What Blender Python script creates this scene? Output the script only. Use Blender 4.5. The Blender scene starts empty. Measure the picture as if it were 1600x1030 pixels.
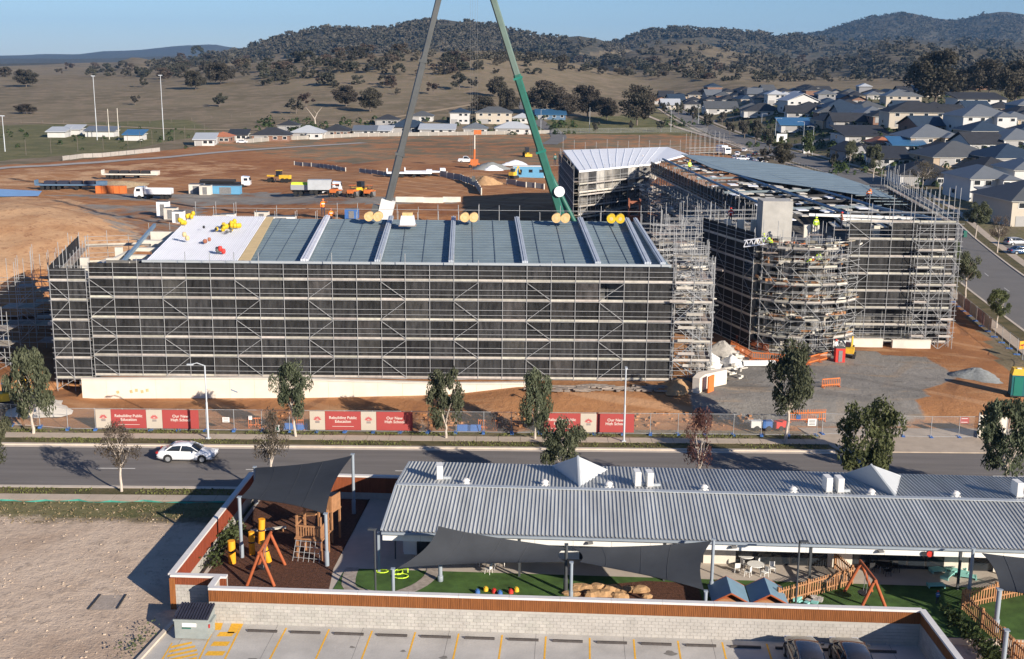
import bpy, bmesh, math, random
import numpy as np
from mathutils import Vector, Matrix, Euler
R = math.radians
rnd = random.Random(11)
HAZE = 4.4e-5
SC = bpy.context.scene
COL = SC.collection

# ------------------------------------------------------------------ camera
CAM_H = 32.0; FPX = 1850.0; PITCH = math.atan((515-98)/FPX); ROLL = .0088
Fw = Vector((0, math.cos(PITCH), -math.sin(PITCH)))
U0 = Vector((0, math.sin(PITCH), math.cos(PITCH)))
Rt = math.cos(ROLL)*Vector((1, 0, 0)) + math.sin(ROLL)*U0
Up = -math.sin(ROLL)*Vector((1, 0, 0)) + math.cos(ROLL)*U0
cam_d = bpy.data.cameras.new('camera'); cam = bpy.data.objects.new('camera', cam_d); COL.objects.link(cam)
cam.matrix_world = Matrix(((Rt.x, Up.x, -Fw.x, 0), (Rt.y, Up.y, -Fw.y, 0), (Rt.z, Up.z, -Fw.z, CAM_H), (0, 0, 0, 1)))
cam_d.sensor_width = 36; cam_d.lens = 36*FPX/1600; cam_d.clip_end = 40000; cam_d.clip_start = .5
SC.camera = cam

# ------------------------------------------------------------------ light
SUN_DIR = Vector((.68, -.73, 0)).normalized(); SUN_EL = R(21)
SUN_VEC = Vector((SUN_DIR.x*math.cos(SUN_EL), SUN_DIR.y*math.cos(SUN_EL), math.sin(SUN_EL)))
world = bpy.data.worlds.new('World'); SC.world = world; world.use_nodes = True
wn = world.node_tree; bg = wn.nodes['Background']
sky = wn.nodes.new('ShaderNodeTexSky'); sky.sky_type = 'NISHITA'; sky.sun_disc = False
sky.sun_elevation = SUN_EL; sky.sun_rotation = math.atan2(SUN_DIR.x, SUN_DIR.y)
sky.air_density = 1.0; sky.dust_density = .25; sky.ozone_density = 6.0; sky.altitude = 600
tint = wn.nodes.new('ShaderNodeMix'); tint.data_type = 'RGBA'; tint.blend_type = 'MULTIPLY'; tint.inputs[0].default_value = 1
tint.inputs[7].default_value = (1.02, 1.0, 1.09, 1); wn.links.new(sky.outputs[0], tint.inputs[6]); wn.links.new(tint.outputs[2], bg.inputs[0]); bg.inputs[1].default_value = .063
sl = bpy.data.lights.new('sun', 'SUN'); sl.energy = 4.7; sl.angle = R(.5); sl.color = (1, .90, .77)
so = bpy.data.objects.new('sun', sl); COL.objects.link(so)
so.rotation_euler = SUN_VEC.to_track_quat('Z', 'Y').to_euler(); so.location = (60, -60, 90)
SC.view_settings.view_transform = 'Standard'; SC.view_settings.look = 'None'
SC.view_settings.exposure = 0.75; SC.view_settings.gamma = 1; SC.view_settings.use_curve_mapping = False
SC.cycles.max_bounces = 6; SC.cycles.transparent_max_bounces = 16; SC.cycles.volume_bounces = 0
SC.cycles.volume_step_rate = 5

# ------------------------------------------------------------------ projection helpers: pixel of the photo -> place in the world
def ray(px, py):
    return Fw*FPX + Rt*(px-800) - Up*(py-515)
def G(px, py, z=0.0):
    r = ray(px, py); t = (z-CAM_H)/r.z
    return Vector((r.x*t, r.y*t, z))
def K(px, py, Y):
    r = ray(px, py); t = Y/r.y
    return Vector((r.x*t, Y, CAM_H+r.z*t))

# ------------------------------------------------------------------ terrain
def interp(xs, pts):
    p = np.array(pts, float); return np.interp(xs, p[:, 0], p[:, 1])
def sst(a, b, x):
    t = np.clip((x-a)/(b-a), 0, 1); return t*t*(3-2*t)
RIDGES = [
 (1150, 640, 900, [(-900,120),(0,121),(200,117),(330,108),(400,100),(450,92),(520,85),(650,80),(750,81),(850,94),(950,112),(1100,130),(1250,140),(1400,140),(1600,128),(2400,120)]),
 (1900, 700, 500, [(-900,112),(0,108),(150,106),(180,97),(205,88),(240,96),(280,97),(330,90),(360,90),(400,100),(900,100),(940,96),(980,80),(1030,70),(1060,66),(1100,68),(1150,80),(1200,88),(1260,96),(1320,90),(1370,72),(1420,68),(1480,78),(1600,80),(2400,90)]),
 (2500, 800, 900, [(-900,110),(250,98),(330,86),(380,79),(400,71),(450,56),(500,44),(560,43),(600,45),(640,37),(690,31),(740,38),(800,50),(830,57),(860,60),(900,58),(930,64),(955,73),(1000,86),(1100,90),(1300,88),(1600,86),(2400,90)]),
 (3100, 700, 900, [(-900,115),(850,90),(900,80),(940,70),(960,66),(1000,53),(1060,47),(1130,50),(1200,57),(1260,62),(1300,64),(1400,60),(1600,66),(2400,70)]),
 (5200, 1700, 1500, [(-900,110),(1100,75),(1200,62),(1250,56),(1300,43),(1360,27),(1410,21),(1440,27),(1470,33),(1500,31),(1540,21),(1560,20),(1600,26),(1700,40),(2400,50)]),
 (8200, 2200, 1500, [(-900,85),(0,88),(60,84),(110,88),(150,81),(220,79),(290,73),(335,70),(360,76),(385,74),(420,80),(500,95),(900,110),(2400,110)]),
]
def bump01(x, y, s, seed=0.0):
    return (np.sin(x/s+1.3+seed)*np.cos(y/s*1.13+.7*seed)+.5*np.sin(x/s*2.3+y/s*1.7+seed*2.1)+.25*np.sin(x/s*4.9-y/s*4.1+seed))/1.75
def hgt(x, y):
    x = np.asarray(x, float); y = np.asarray(y, float)
    z = np.zeros(np.broadcast(x, y).shape)
    pad = interp(x, [(-200,.3),(-41,0),(-20,.25),(-6,.7),(1,1.6),(30,1.4),(46,1.2),(54,.2),(60,0)])
    behind = np.where((x > -41.4) & (x < 60), interp(x, [(-41,1.62),(30,1.5),(50,1.1),(58,0)]), pad)
    ramp = sst(101, 109.8, y)*pad
    soft = interp(x, [(-58,.2),(-41,1.62),(30,1.5),(50,1.1),(58,0)]); kk = sst(122, 150, y); behind = behind*(1-kk)+soft*kk
    z = np.where(y > 110.17, behind, ramp)
    z = np.where(y > 330, z*(1-sst(330, 420, y)), z)
    # spoil heaps left and behind
    def gauss(cx, cy, sx, sy, a): return a*np.exp(-((x-cx)/sx)**2-((y-cy)/sy)**2)
    z = z+gauss(-92, 190, 36, 30, 8.6)+gauss(-66, 172, 16, 20, 3.2)+gauss(-78, 150, 18, 12, 3.0)+gauss(-50, 104, 8, 5, 1.0)*(x < -41.5)*(y > 100)
    z = z+gauss(55, 124, 2.2, 1.6, .9)
    mid = sst(112, 150, y)*(x < 60)*(x < np.where(y < 232, -52, 99))*(.45*bump01(x, y, 9, 2)+.5*np.abs(bump01(x, y, 3.6, 6))*(y < 260))*(1-sst(350, 420, y))
    z = z+mid
    # suburb rise on the right
    z = z+11*sst(230, 470, y)*sst(95, 165, x)
    # hills
    yy = np.maximum(y, 1.0); px = 800+1896*x/yy; yh = 98+.0088*(px-800)
    hills = np.zeros_like(z)
    for k, (Y0, wf, wb, pts) in enumerate(RIDGES):
        cz = 32+Y0*(yh-interp(px, pts))/1944.0
        cz = cz+Y0*.0006*bump01(x, y, 60+Y0*.03, k)*3
        prof = np.where(y < Y0, sst(Y0-wf, Y0, y), 1-.65*sst(Y0, Y0+wb, y))
        hills = np.maximum(hills, np.maximum(cz, 0)*prof)
    hills = hills+(y > 600)*bump01(x, y, 90, 5)*1.2*sst(600, 900, y)
    return np.maximum(z, 0)*(y < 1200) + np.where(y > 500, hills, 0)
def hz(x, y): return float(hgt(x, y))
TS = np.concatenate([np.linspace(90, 400, 300), 400*np.power(1.006, np.arange(1, 560))])
def T(px, py):
    """ray-march a pixel onto the terrain"""
    r = ray(px, py); r = r/r.y
    z = CAM_H+r.z*TS; g = hgt(r.x*TS, TS)
    k = np.argmax(z < g)
    if z[k] >= g[k]: return None
    t = TS[k]
    if k > 0:
        a, b = TS[k-1], TS[k]
        for _ in range(12):
            m = (a+b)/2
            if CAM_H+r.z*m < hz(r.x*m, m): b = m
            else: a = m
        t = b
    return Vector((r.x*t, t, hz(r.x*t, t)))

def T_many(px, py, y0, step=1.012):
    n = int(math.log(13000/y0)/math.log(step)); ts = y0*step**np.arange(n)
    rx = Fw.x*FPX+Rt.x*(px-800)-Up.x*(py-515); ry = Fw.y*FPX+Rt.y*(px-800)-Up.y*(py-515); rz = Fw.z*FPX+Rt.z*(px-800)-Up.z*(py-515)
    X = (rx/ry)[:, None]*ts; Z = CAM_H+(rz/ry)[:, None]*ts; Hh = hgt(X, np.broadcast_to(ts, X.shape)); below = Z < Hh
    k = np.argmax(below, 1); ok = below.any(1); k0 = np.maximum(k-1, 0); i = np.arange(len(px))
    a = Z[i, k0]-Hh[i, k0]; b = Hh[i, k]-Z[i, k]; f = np.clip(a/np.maximum(a+b, 1e-6), 0, 1); t = ts[k0]+(ts[k]-ts[k0])*f
    return (rx/ry)*t, t, hgt((rx/ry)*t, t), ok
# ------------------------------------------------------------------ materials
MATS = {}
def mat(name, col, rough=.8, var=.12, scale=1.5, col2=None, bump=0.0, bscale=8.0, metal=0.0, alpha=1.0, streak=None, objvar=0.0, coat=0.0, emit=None, spec=.3, detail=4, trans=0.0):
    if name in MATS: return MATS[name]
    m = bpy.data.materials.new(name); m.use_nodes = True; nt = m.node_tree; N = nt.nodes; L = nt.links
    b = N['Principled BSDF']; b.inputs['Roughness'].default_value = rough; b.inputs['Metallic'].default_value = metal
    b.inputs['Specular IOR Level'].default_value = spec
    if coat: b.inputs['Coat Weight'].default_value = coat; b.inputs['Coat Roughness'].default_value = .08
    geo = N.new('ShaderNodeNewGeometry'); mp = N.new('ShaderNodeMapping'); L.new(geo.outputs['Position'], mp.inputs[0])
    if streak: mp.inputs['Scale'].default_value = streak
    nz = N.new('ShaderNodeTexNoise'); nz.inputs['Scale'].default_value = scale; nz.inputs['Detail'].default_value = detail; nz.inputs['Roughness'].default_value = .62
    L.new(mp.outputs[0], nz.inputs['Vector'])
    mx = N.new('ShaderNodeMix'); mx.data_type = 'RGBA'
    c1 = tuple(max(0, c*(1-var)) for c in col); c2 = col2 if col2 else tuple(min(1, c*(1+var)) for c in col)
    mx.inputs[6].default_value = (*c1, 1); mx.inputs[7].default_value = (*c2, 1)
    cr = N.new('ShaderNodeMapRange'); cr.inputs[1].default_value = .32; cr.inputs[2].default_value = .68
    L.new(nz.outputs[0], cr.inputs[0]); L.new(cr.outputs[0], mx.inputs[0])
    out = mx.outputs[2]
    if objvar:
        oi = N.new('ShaderNodeObjectInfo'); hs = N.new('ShaderNodeHueSaturation'); ma = N.new('ShaderNodeMapRange')
        ma.inputs[3].default_value = 1-objvar; ma.inputs[4].default_value = 1+objvar
        L.new(oi.outputs['Random'], ma.inputs[0]); L.new(ma.outputs[0], hs.inputs['Value']); L.new(out, hs.inputs['Color'])
        mh = N.new('ShaderNodeMapRange'); mh.inputs[3].default_value = .5-.03*objvar/.2; mh.inputs[4].default_value = .5+.03*objvar/.2
        ml = N.new('ShaderNodeMath'); ml.operation = 'MULTIPLY'; ml.inputs[1].default_value = 7.31; fr = N.new('ShaderNodeMath'); fr.operation = 'FRACT'
        L.new(oi.outputs['Random'], ml.inputs[0]); L.new(ml.outputs[0], fr.inputs[0]); L.new(fr.outputs[0], mh.inputs[0]); L.new(mh.outputs[0], hs.inputs['Hue'])
        out = hs.outputs[0]
    L.new(out, b.inputs['Base Color'])
    if bump:
        n2 = N.new('ShaderNodeTexNoise'); n2.inputs['Scale'].default_value = bscale; n2.inputs['Detail'].default_value = 5
        L.new(mp.outputs[0], n2.inputs['Vector'])
        bp = N.new('ShaderNodeBump'); bp.inputs['Strength'].default_value = bump; bp.inputs['Distance'].default_value = .1
        L.new(n2.outputs[0], bp.inputs['Height']); L.new(bp.outputs[0], b.inputs['Normal'])
    if alpha < 1: b.inputs['Alpha'].default_value = alpha
    if emit: b.inputs['Emission Color'].default_value = (*emit[:3], 1); b.inputs['Emission Strength'].default_value = emit[3]
    if trans:
        b.inputs['Subsurface Weight'].default_value = 0
        tr = N.new('ShaderNodeBsdfTranslucent'); ms = N.new('ShaderNodeMixShader'); ms.inputs[0].default_value = trans
        L.new(out, tr.inputs[0]); L.new(b.outputs[0], ms.inputs[1]); L.new(tr.outputs[0], ms.inputs[2]); L.new(ms.outputs[0], N['Material Output'].inputs[0])
    MATS[name] = m; return m

M = dict(
 steel=mat('galvanised_tube', (.34,.345,.35), .55, .18, 3, metal=.1),
 steel_d=mat('dull_steel', (.20,.20,.20), .6, .2, 3, metal=.1),
 deck=mat('scaffold_board', (.33,.285,.235), .85, .22, 2.5, objvar=.22),
 toe=mat('toe_board', (.43,.40,.35), .8, .15, 2.5, objvar=.22),
 mesh=mat('black_shade_mesh', (.022,.022,.024), .9, .5, 2.2, alpha=.80, streak=(1.3,1.3,.22), col2=(.055,.054,.054), objvar=.4),
 mesh_p=mat('worn_shade_mesh', (.035,.034,.033), .9, .4, 1.4, alpha=.80, streak=(1.3,1.3,.3), col2=(.085,.08,.076), objvar=.3),
 mesh_s=mat('black_shade_mesh_dense', (.020,.021,.024), .9, .4, 1.2, streak=(1.3,1.3,.22), objvar=.2),
 conc=mat('concrete', (.40,.385,.355), .9, .12, .8, bump=.15),
 conc_l=mat('pale_concrete', (.62,.57,.50), .9, .10, .6, bump=.1),
 conc_w=mat('retaining_concrete', (.74,.66,.55), .9, .07, .5, bump=.1),
 cream=mat('cream_concrete_beam', (.62,.58,.50), .85, .08, 1.2),
 dark=mat('dark_interior', (.05,.05,.052), .9, .3, .6),
 grey=mat('grey_wall_lining', (.12,.12,.12), .9, .5, .35, col2=(.32,.30,.27)),
 purlin=mat('roof_purlin_steel', (.185,.23,.25), .5, .1, 1, metal=.2),
 sark=mat('blue_grey_roof_mesh', (.185,.24,.265), .7, .16, .3),
 whiteroof=mat('white_roof_sheet', (.84,.85,.87), .5, .03, .4),
 sheetpack=mat('stacked_roof_sheet', (.47,.51,.56), .45, .1, .6, metal=.1),
 sheetpack_l=mat('pale_stacked_roof_sheet', (.66,.67,.72), .5, .06, .6),
 foil=mat('tan_insulation_blanket', (.60,.45,.24), .9, .08, 1.2),
 bluesteel=mat('blue_primed_steel', (.16,.24,.33), .5, .12, .8),
 ccroof=mat('childcare_roof_steel', (.43,.44,.43), .5, .14, .45, metal=.05, objvar=.08, streak=(2.2,.35,1)),
 ccroof_d=mat('roof_flashing_steel', (.45,.48,.50), .45, .05, .5, metal=.2),
 white=mat('white_paint', (.74,.73,.70), .6, .04, 1),
 offwhite=mat('offwhite_render', (.64,.62,.58), .75, .06, .8),
 cladding=mat('red_cedar_batten', (.24,.066,.026), .7, .22, 3, streak=(3,3,.3), objvar=.18),
 capw=mat('pale_capping', (.66,.63,.60), .6, .05, 1),
 block=mat('grey_masonry_block', (.41,.388,.35), .95, .12, 1.2, objvar=.07, bump=.15, bscale=12),
 mortar=mat('mortar', (.40,.38,.345), .95, .08, 3),
 sail=mat('charcoal_shade_cloth', (.042,.046,.052), .8, .10, .6, bump=.15, bscale=3),
 polegrey=mat('grey_painted_post', (.27,.31,.35), .5, .05, 1),
 poleblk=mat('dark_painted_post', (.06,.065,.07), .5, .05, 1),
 lamp=mat('lamp_post_grey', (.50,.53,.56), .5, .05, 1),
 glass=mat('dark_window_glass', (.022,.027,.033), .08, .3, .3, spec=.6),
 glassb=mat('tinted_car_glass', (.02,.028,.04), .06, .1, 1, spec=.7),
 tyre=mat('black_rubber', (.022,.022,.022), .8, .1, 5),
 rim=mat('alloy_rim', (.45,.46,.47), .35, .05, 5, metal=.5),
 carw=mat('white_car_paint', (.80,.81,.83), .3, .01, 1, coat=.7),
 cardk=mat('dark_car_paint', (.035,.033,.036), .25, .1, 1, coat=.9),
 carsil=mat('silver_car_paint', (.45,.46,.48), .3, .03, 1, coat=.7, metal=.3),
 carblue=mat('blue_car_paint', (.05,.10,.20), .3, .03, 1, coat=.7),
 carred=mat('red_car_paint', (.35,.03,.025), .3, .03, 1, coat=.7),
 blackp=mat('black_plastic', (.03,.03,.032), .6, .1, 2),
 redlamp=mat('red_lamp_lens', (.4,.02,.02), .3, .1, 2),
 headl=mat('headlamp_lens', (.6,.62,.65), .15, .1, 2),
 yellowp=mat('yellow_line_paint', (.78,.42,.04), .8, .15, 6),
 linew=mat('white_line_paint', (.66,.64,.60), .8, .12, 4),
 wstop=mat('dark_rubber_wheel_stop', (.07,.06,.055), .8, .2, 4),
 binp=mat('grey_green_bin_steel', (.27,.30,.29), .6, .1, 2),
 binl=mat('black_bin_lid', (.035,.035,.05), .5, .2, 2),
 green=mat('crane_green_paint', (.028,.125,.095), .45, .10, .8),
 greend=mat('crane_dark_green', (.02,.17,.13), .45, .1, .8),
 boomg=mat('grey_boom_paint', (.12,.125,.125), .4, .14, .4, metal=.2),
 boomgg=mat('pale_green_boom', (.13,.18,.155), .4, .12, .5),
 boomgd=mat('dark_boom_flank', (.10,.105,.105), .5, .14, .4),
 orange=mat('orange_plastic', (.58,.16,.04), .6, .1, 2),
 hivisy=mat('hivis_yellow', (.60,.85,.06), .7, .1, 5),
 hiviso=mat('hivis_orange', (.95,.22,.02), .7, .1, 5),
 navy=mat('navy_trousers', (.03,.035,.06), .9, .1, 5),
 skin=mat('skin', (.42,.24,.16), .6, .05, 5),
 yellow=mat('machine_yellow', (.72,.44,.04), .5, .1, 2),
 ybag=mat('bright_yellow_bag', (.60,.40,.02), .6, .12, 3),
 insul=mat('pink_tan_insulation_roll', (.66,.43,.20), .9, .15, 3),
 blue=mat('blue_plastic', (.05,.14,.38), .6, .1, 2),
 red=mat('red_paint', (.55,.04,.03), .6, .1, 2),
 teal=mat('teal_toilet_plastic', (.02,.13,.14), .5, .1, 2),
 banner_r=mat('red_banner_print', (.36,.060,.055), .7, .03, 1),
 banner_b=mat('beige_banner_print', (.50,.44,.36), .7, .03, 1),
 letter=mat('white_lettering', (.62,.56,.50), .7, .01, 1),
 tgrass=mat('artificial_turf', (.055,.108,.024), .95, .34, .9, bump=.3, bscale=20),
 mulch=mat('brown_bark_mulch', (.10,.043,.025), .95, .45, 5, bump=.8, bscale=14, detail=8),
 ccslab=mat('warm_grey_paving', (.46,.40,.34), .9, .08, 1),
 stonep=mat('mottled_stone_path', (.34,.29,.25), .9, .25, 3),
 timber=mat('playground_timber', (.36,.18,.085), .75, .15, 3),
 timbero=mat('orange_stained_log', (.36,.095,.035), .7, .12, 3),
 yellowpost=mat('orange_yellow_post', (.80,.34,.02), .6, .08, 3),
 rock=mat('tan_sandstone', (.40,.245,.125), .9, .2, 2, bump=.4),
 rubble=mat('pale_rubble', (.45,.42,.37), .95, .2, 3, bump=.4),
 gravelheap=mat('grey_gravel_heap', (.26,.27,.26), .95, .2, 3, bump=.6),
 dirt_o=mat('orange_spoil', (.40,.19,.08), .95, .2, 2, bump=.4),
 brickr=mat('red_brick', (.32,.12,.07), .85, .15, 2),
 trunk_w=mat('pale_bark', (.50,.43,.36), .9, .2, 4, streak=(3,3,.8)),
 trunk_d=mat('dark_bark', (.16,.13,.11), .9, .2, 3),
 bluecab=mat('blue_site_shed', (.12,.32,.50), .6, .06, 1),
 limey=mat('lime_tarp', (.62,.80,.06), .7, .08, 1),
 turq=mat('turquoise_plastic', (.25,.55,.50), .6, .08, 2),
 pond=mat('pale_blue_sheet', (.22,.38,.62), .5, .08, .5),
 tempmesh=mat('fence_wire_mesh', (.40,.40,.40), .6, .1, 8, alpha=.07),
)
def leafmat(name, c, c2, ov=.18): return mat(name, c, .75, .25, .9, col2=c2, objvar=ov, trans=.25, spec=.15)
LEAF = dict(
 gum=leafmat('gum_leaf', (.075,.088,.050), (.150,.158,.095)),
 green=leafmat('green_leaf', (.070,.092,.038), (.14,.16,.07)),
 brown=leafmat('brown_leaf', (.085,.070,.052), (.155,.122,.092)),
 red=leafmat('russet_leaf', (.10,.045,.035), (.16,.09,.07)),
 far=leafmat('far_gum_leaf', (.058,.062,.046), (.125,.115,.088), .28), fargum=leafmat('park_gum_leaf', (.062,.058,.044), (.125,.105,.080), .15),
 hedge=leafmat('hedge_leaf', (.03,.05,.02), (.07,.10,.035)),
)

# ------------------------------------------------------------------ object helpers
def link(o, parent=None):
    COL.objects.link(o)
    if parent: o.parent = parent
    return o
LABELS = {}
def tag(o, label=None, cat=None, group=None, kind=None):
    if label: o['label'] = label
    if cat: o['category'] = cat
    if group: o['group'] = group
    if kind: o['kind'] = kind
    return o
def empty(name, loc=(0, 0, 0), rz=0.0, label=None, cat=None, group=None, parent=None):
    o = bpy.data.objects.new(name, None); o.location = loc; o.rotation_euler = (0, 0, rz); o.empty_display_size = .3
    link(o, parent); return tag(o, label, cat, group)
_unit = {}
def unit_mesh(kind, m):
    k = (kind, m.name)
    if k in _unit: return _unit[k]
    me = bpy.data.meshes.new(kind)
    if kind == 'box':
        v = [(x, y, z) for z in (-.5, .5) for y in (-.5, .5) for x in (-.5, .5)]
        f = [(0, 2, 3, 1), (4, 5, 7, 6), (0, 1, 5, 4), (2, 6, 7, 3), (0, 4, 6, 2), (1, 3, 7, 5)]
    elif kind in ('tube', 'cyl'):
        n = 5 if kind == 'tube' else 14
        v = [(math.cos(2*math.pi*i/n), math.sin(2*math.pi*i/n), z) for z in (0, 1) for i in range(n)]
        f = [(i, (i+1) % n, n+(i+1) % n, n+i) for i in range(n)]+[tuple(range(n-1, -1, -1)), tuple(range(n, 2*n))]
    me.from_pydata(v, [], f); me.materials.append(m)
    if kind == 'cyl':
        for i, p in enumerate(me.polygons): p.use_smooth = i < 14
    _unit[k] = me; return me
def pbox(name, m, parent, c, d, rz=0.0, rot=None):
    o = bpy.data.objects.new(name, unit_mesh('box', m)); o.location = c; o.scale = d
    o.rotation_euler = rot if rot else (0, 0, rz)
    return link(o, parent)
def ptube(name, m, parent, a, b, r, kind='tube'):
    a = Vector(a); b = Vector(b); d = b-a
    o = bpy.data.objects.new(name, unit_mesh(kind, m)); o.location = a; o.scale = (r, r, d.length)
    o.rotation_euler = d.to_track_quat('Z', 'Y').to_euler()
    return link(o, parent)
class MB:
    def __init__(s): s.v = []; s.f = []; s.m = []; s.sm = []
    def add(s, vs, fs, m=0, smooth=False):
        n = len(s.v); s.v += [tuple(p) for p in vs]
        for f in fs: s.f.append(tuple(n+i for i in f)); s.m.append(m); s.sm.append(smooth)
    def box(s, c, d, rz=0.0, m=0, taper=1.0):
        x, y, z = d[0]/2, d[1]/2, d[2]/2; cs, sn = math.cos(rz), math.sin(rz); vs = []
        for zz in (-z, z):
            t = taper if zz > 0 else 1
            for yy in (-y, y):
                for xx in (-x, x): vs.append((c[0]+(xx*cs-yy*sn)*t, c[1]+(xx*sn+yy*cs)*t, c[2]+zz))
        s.add(vs, [(0, 2, 3, 1), (4, 5, 7, 6), (0, 1, 5, 4), (2, 6, 7, 3), (0, 4, 6, 2), (1, 3, 7, 5)], m)
    def b2(s, lo, hi, m=0):
        s.box([(a+b)/2 for a, b in zip(lo, hi)], [b-a for a, b in zip(lo, hi)], 0, m)
    def tube(s, a, b, r, r2=None, n=6, m=0, cap=True):
        a = Vector(a); b = Vector(b); r2 = r if r2 is None else r2; q = (b-a).to_track_quat('Z', 'Y'); vs = []
        for p, rr in ((a, r), (b, r2)):
            for i in range(n): vs.append(p+q@Vector((rr*math.cos(2*math.pi*i/n), rr*math.sin(2*math.pi*i/n), 0)))
        s.add(vs, [(i, (i+1) % n, n+(i+1) % n, n+i) for i in range(n)], m, n > 7)
        if cap: s.add(vs, [tuple(range(n-1, -1, -1)), tuple(range(n, 2*n))], m)
    def poly(s, pts, m=0): s.add(pts, [tuple(range(len(pts)))], m)
    def prism(s, pts, z0, z1, m=0):
        n = len(pts); vs = [(p[0], p[1], z0) for p in pts]+[(p[0], p[1], z1) for p in pts]
        s.add(vs, [(i, (i+1) % n, n+(i+1) % n, n+i) for i in range(n)]+[tuple(range(n-1, -1, -1)), tuple(range(n, 2*n))], m)
    def xprism(s, prof, x0, x1, m=0):
        """profile in (y,z), extruded along x"""
        n = len(prof); vs = [(x0, p[0], p[1]) for p in prof]+[(x1, p[0], p[1]) for p in prof]
        s.add(vs, [(i, (i+1) % n, n+(i+1) % n, n+i) for i in range(n)]+[tuple(range(n-1, -1, -1)), tuple(range(n, 2*n))], m)
    def yprism(s, prof, y0, y1, m=0):
        """profile in (x,z), extruded along y"""
        n = len(prof); vs = [(p[0], y0, p[1]) for p in prof]+[(p[0], y1, p[1]) for p in prof]
        s.add(vs, [(i, (i+1) % n, n+(i+1) % n, n+i) for i in range(n)]+[tuple(range(n-1, -1, -1)), tuple(range(n, 2*n))], m)
    def mesh(s, name, mats):
        me = bpy.data.meshes.new(name); me.from_pydata(s.v, [], s.f)
        for m in (mats if isinstance(mats, (list, tuple)) else [mats]): me.materials.append(m)
        me.polygons.foreach_set('material_index', s.m); me.polygons.foreach_set('use_smooth', s.sm)
        bm = bmesh.new(); bm.from_mesh(me); bmesh.ops.recalc_face_normals(bm, faces=bm.faces); bm.to_mesh(me); bm.free()
        me.update(); return me
    def build(s, name, mats, parent=None, loc=(0, 0, 0), rz=0.0, **kw):
        o = bpy.data.objects.new(name, s.mesh(name, mats)); o.location = loc; o.rotation_euler = (0, 0, rz)
        link(o, parent); return tag(o, **kw)
def inst(name, me, parent=None, loc=(0, 0, 0), rz=0.0, sc=(1, 1, 1), rot=None, **kw):
    o = bpy.data.objects.new(name, me); o.location = loc; o.rotation_euler = rot if rot else (0, 0, rz)
    o.scale = sc if isinstance(sc, (tuple, list)) else (sc, sc, sc)
    link(o, parent); return tag(o, **kw)

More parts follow.
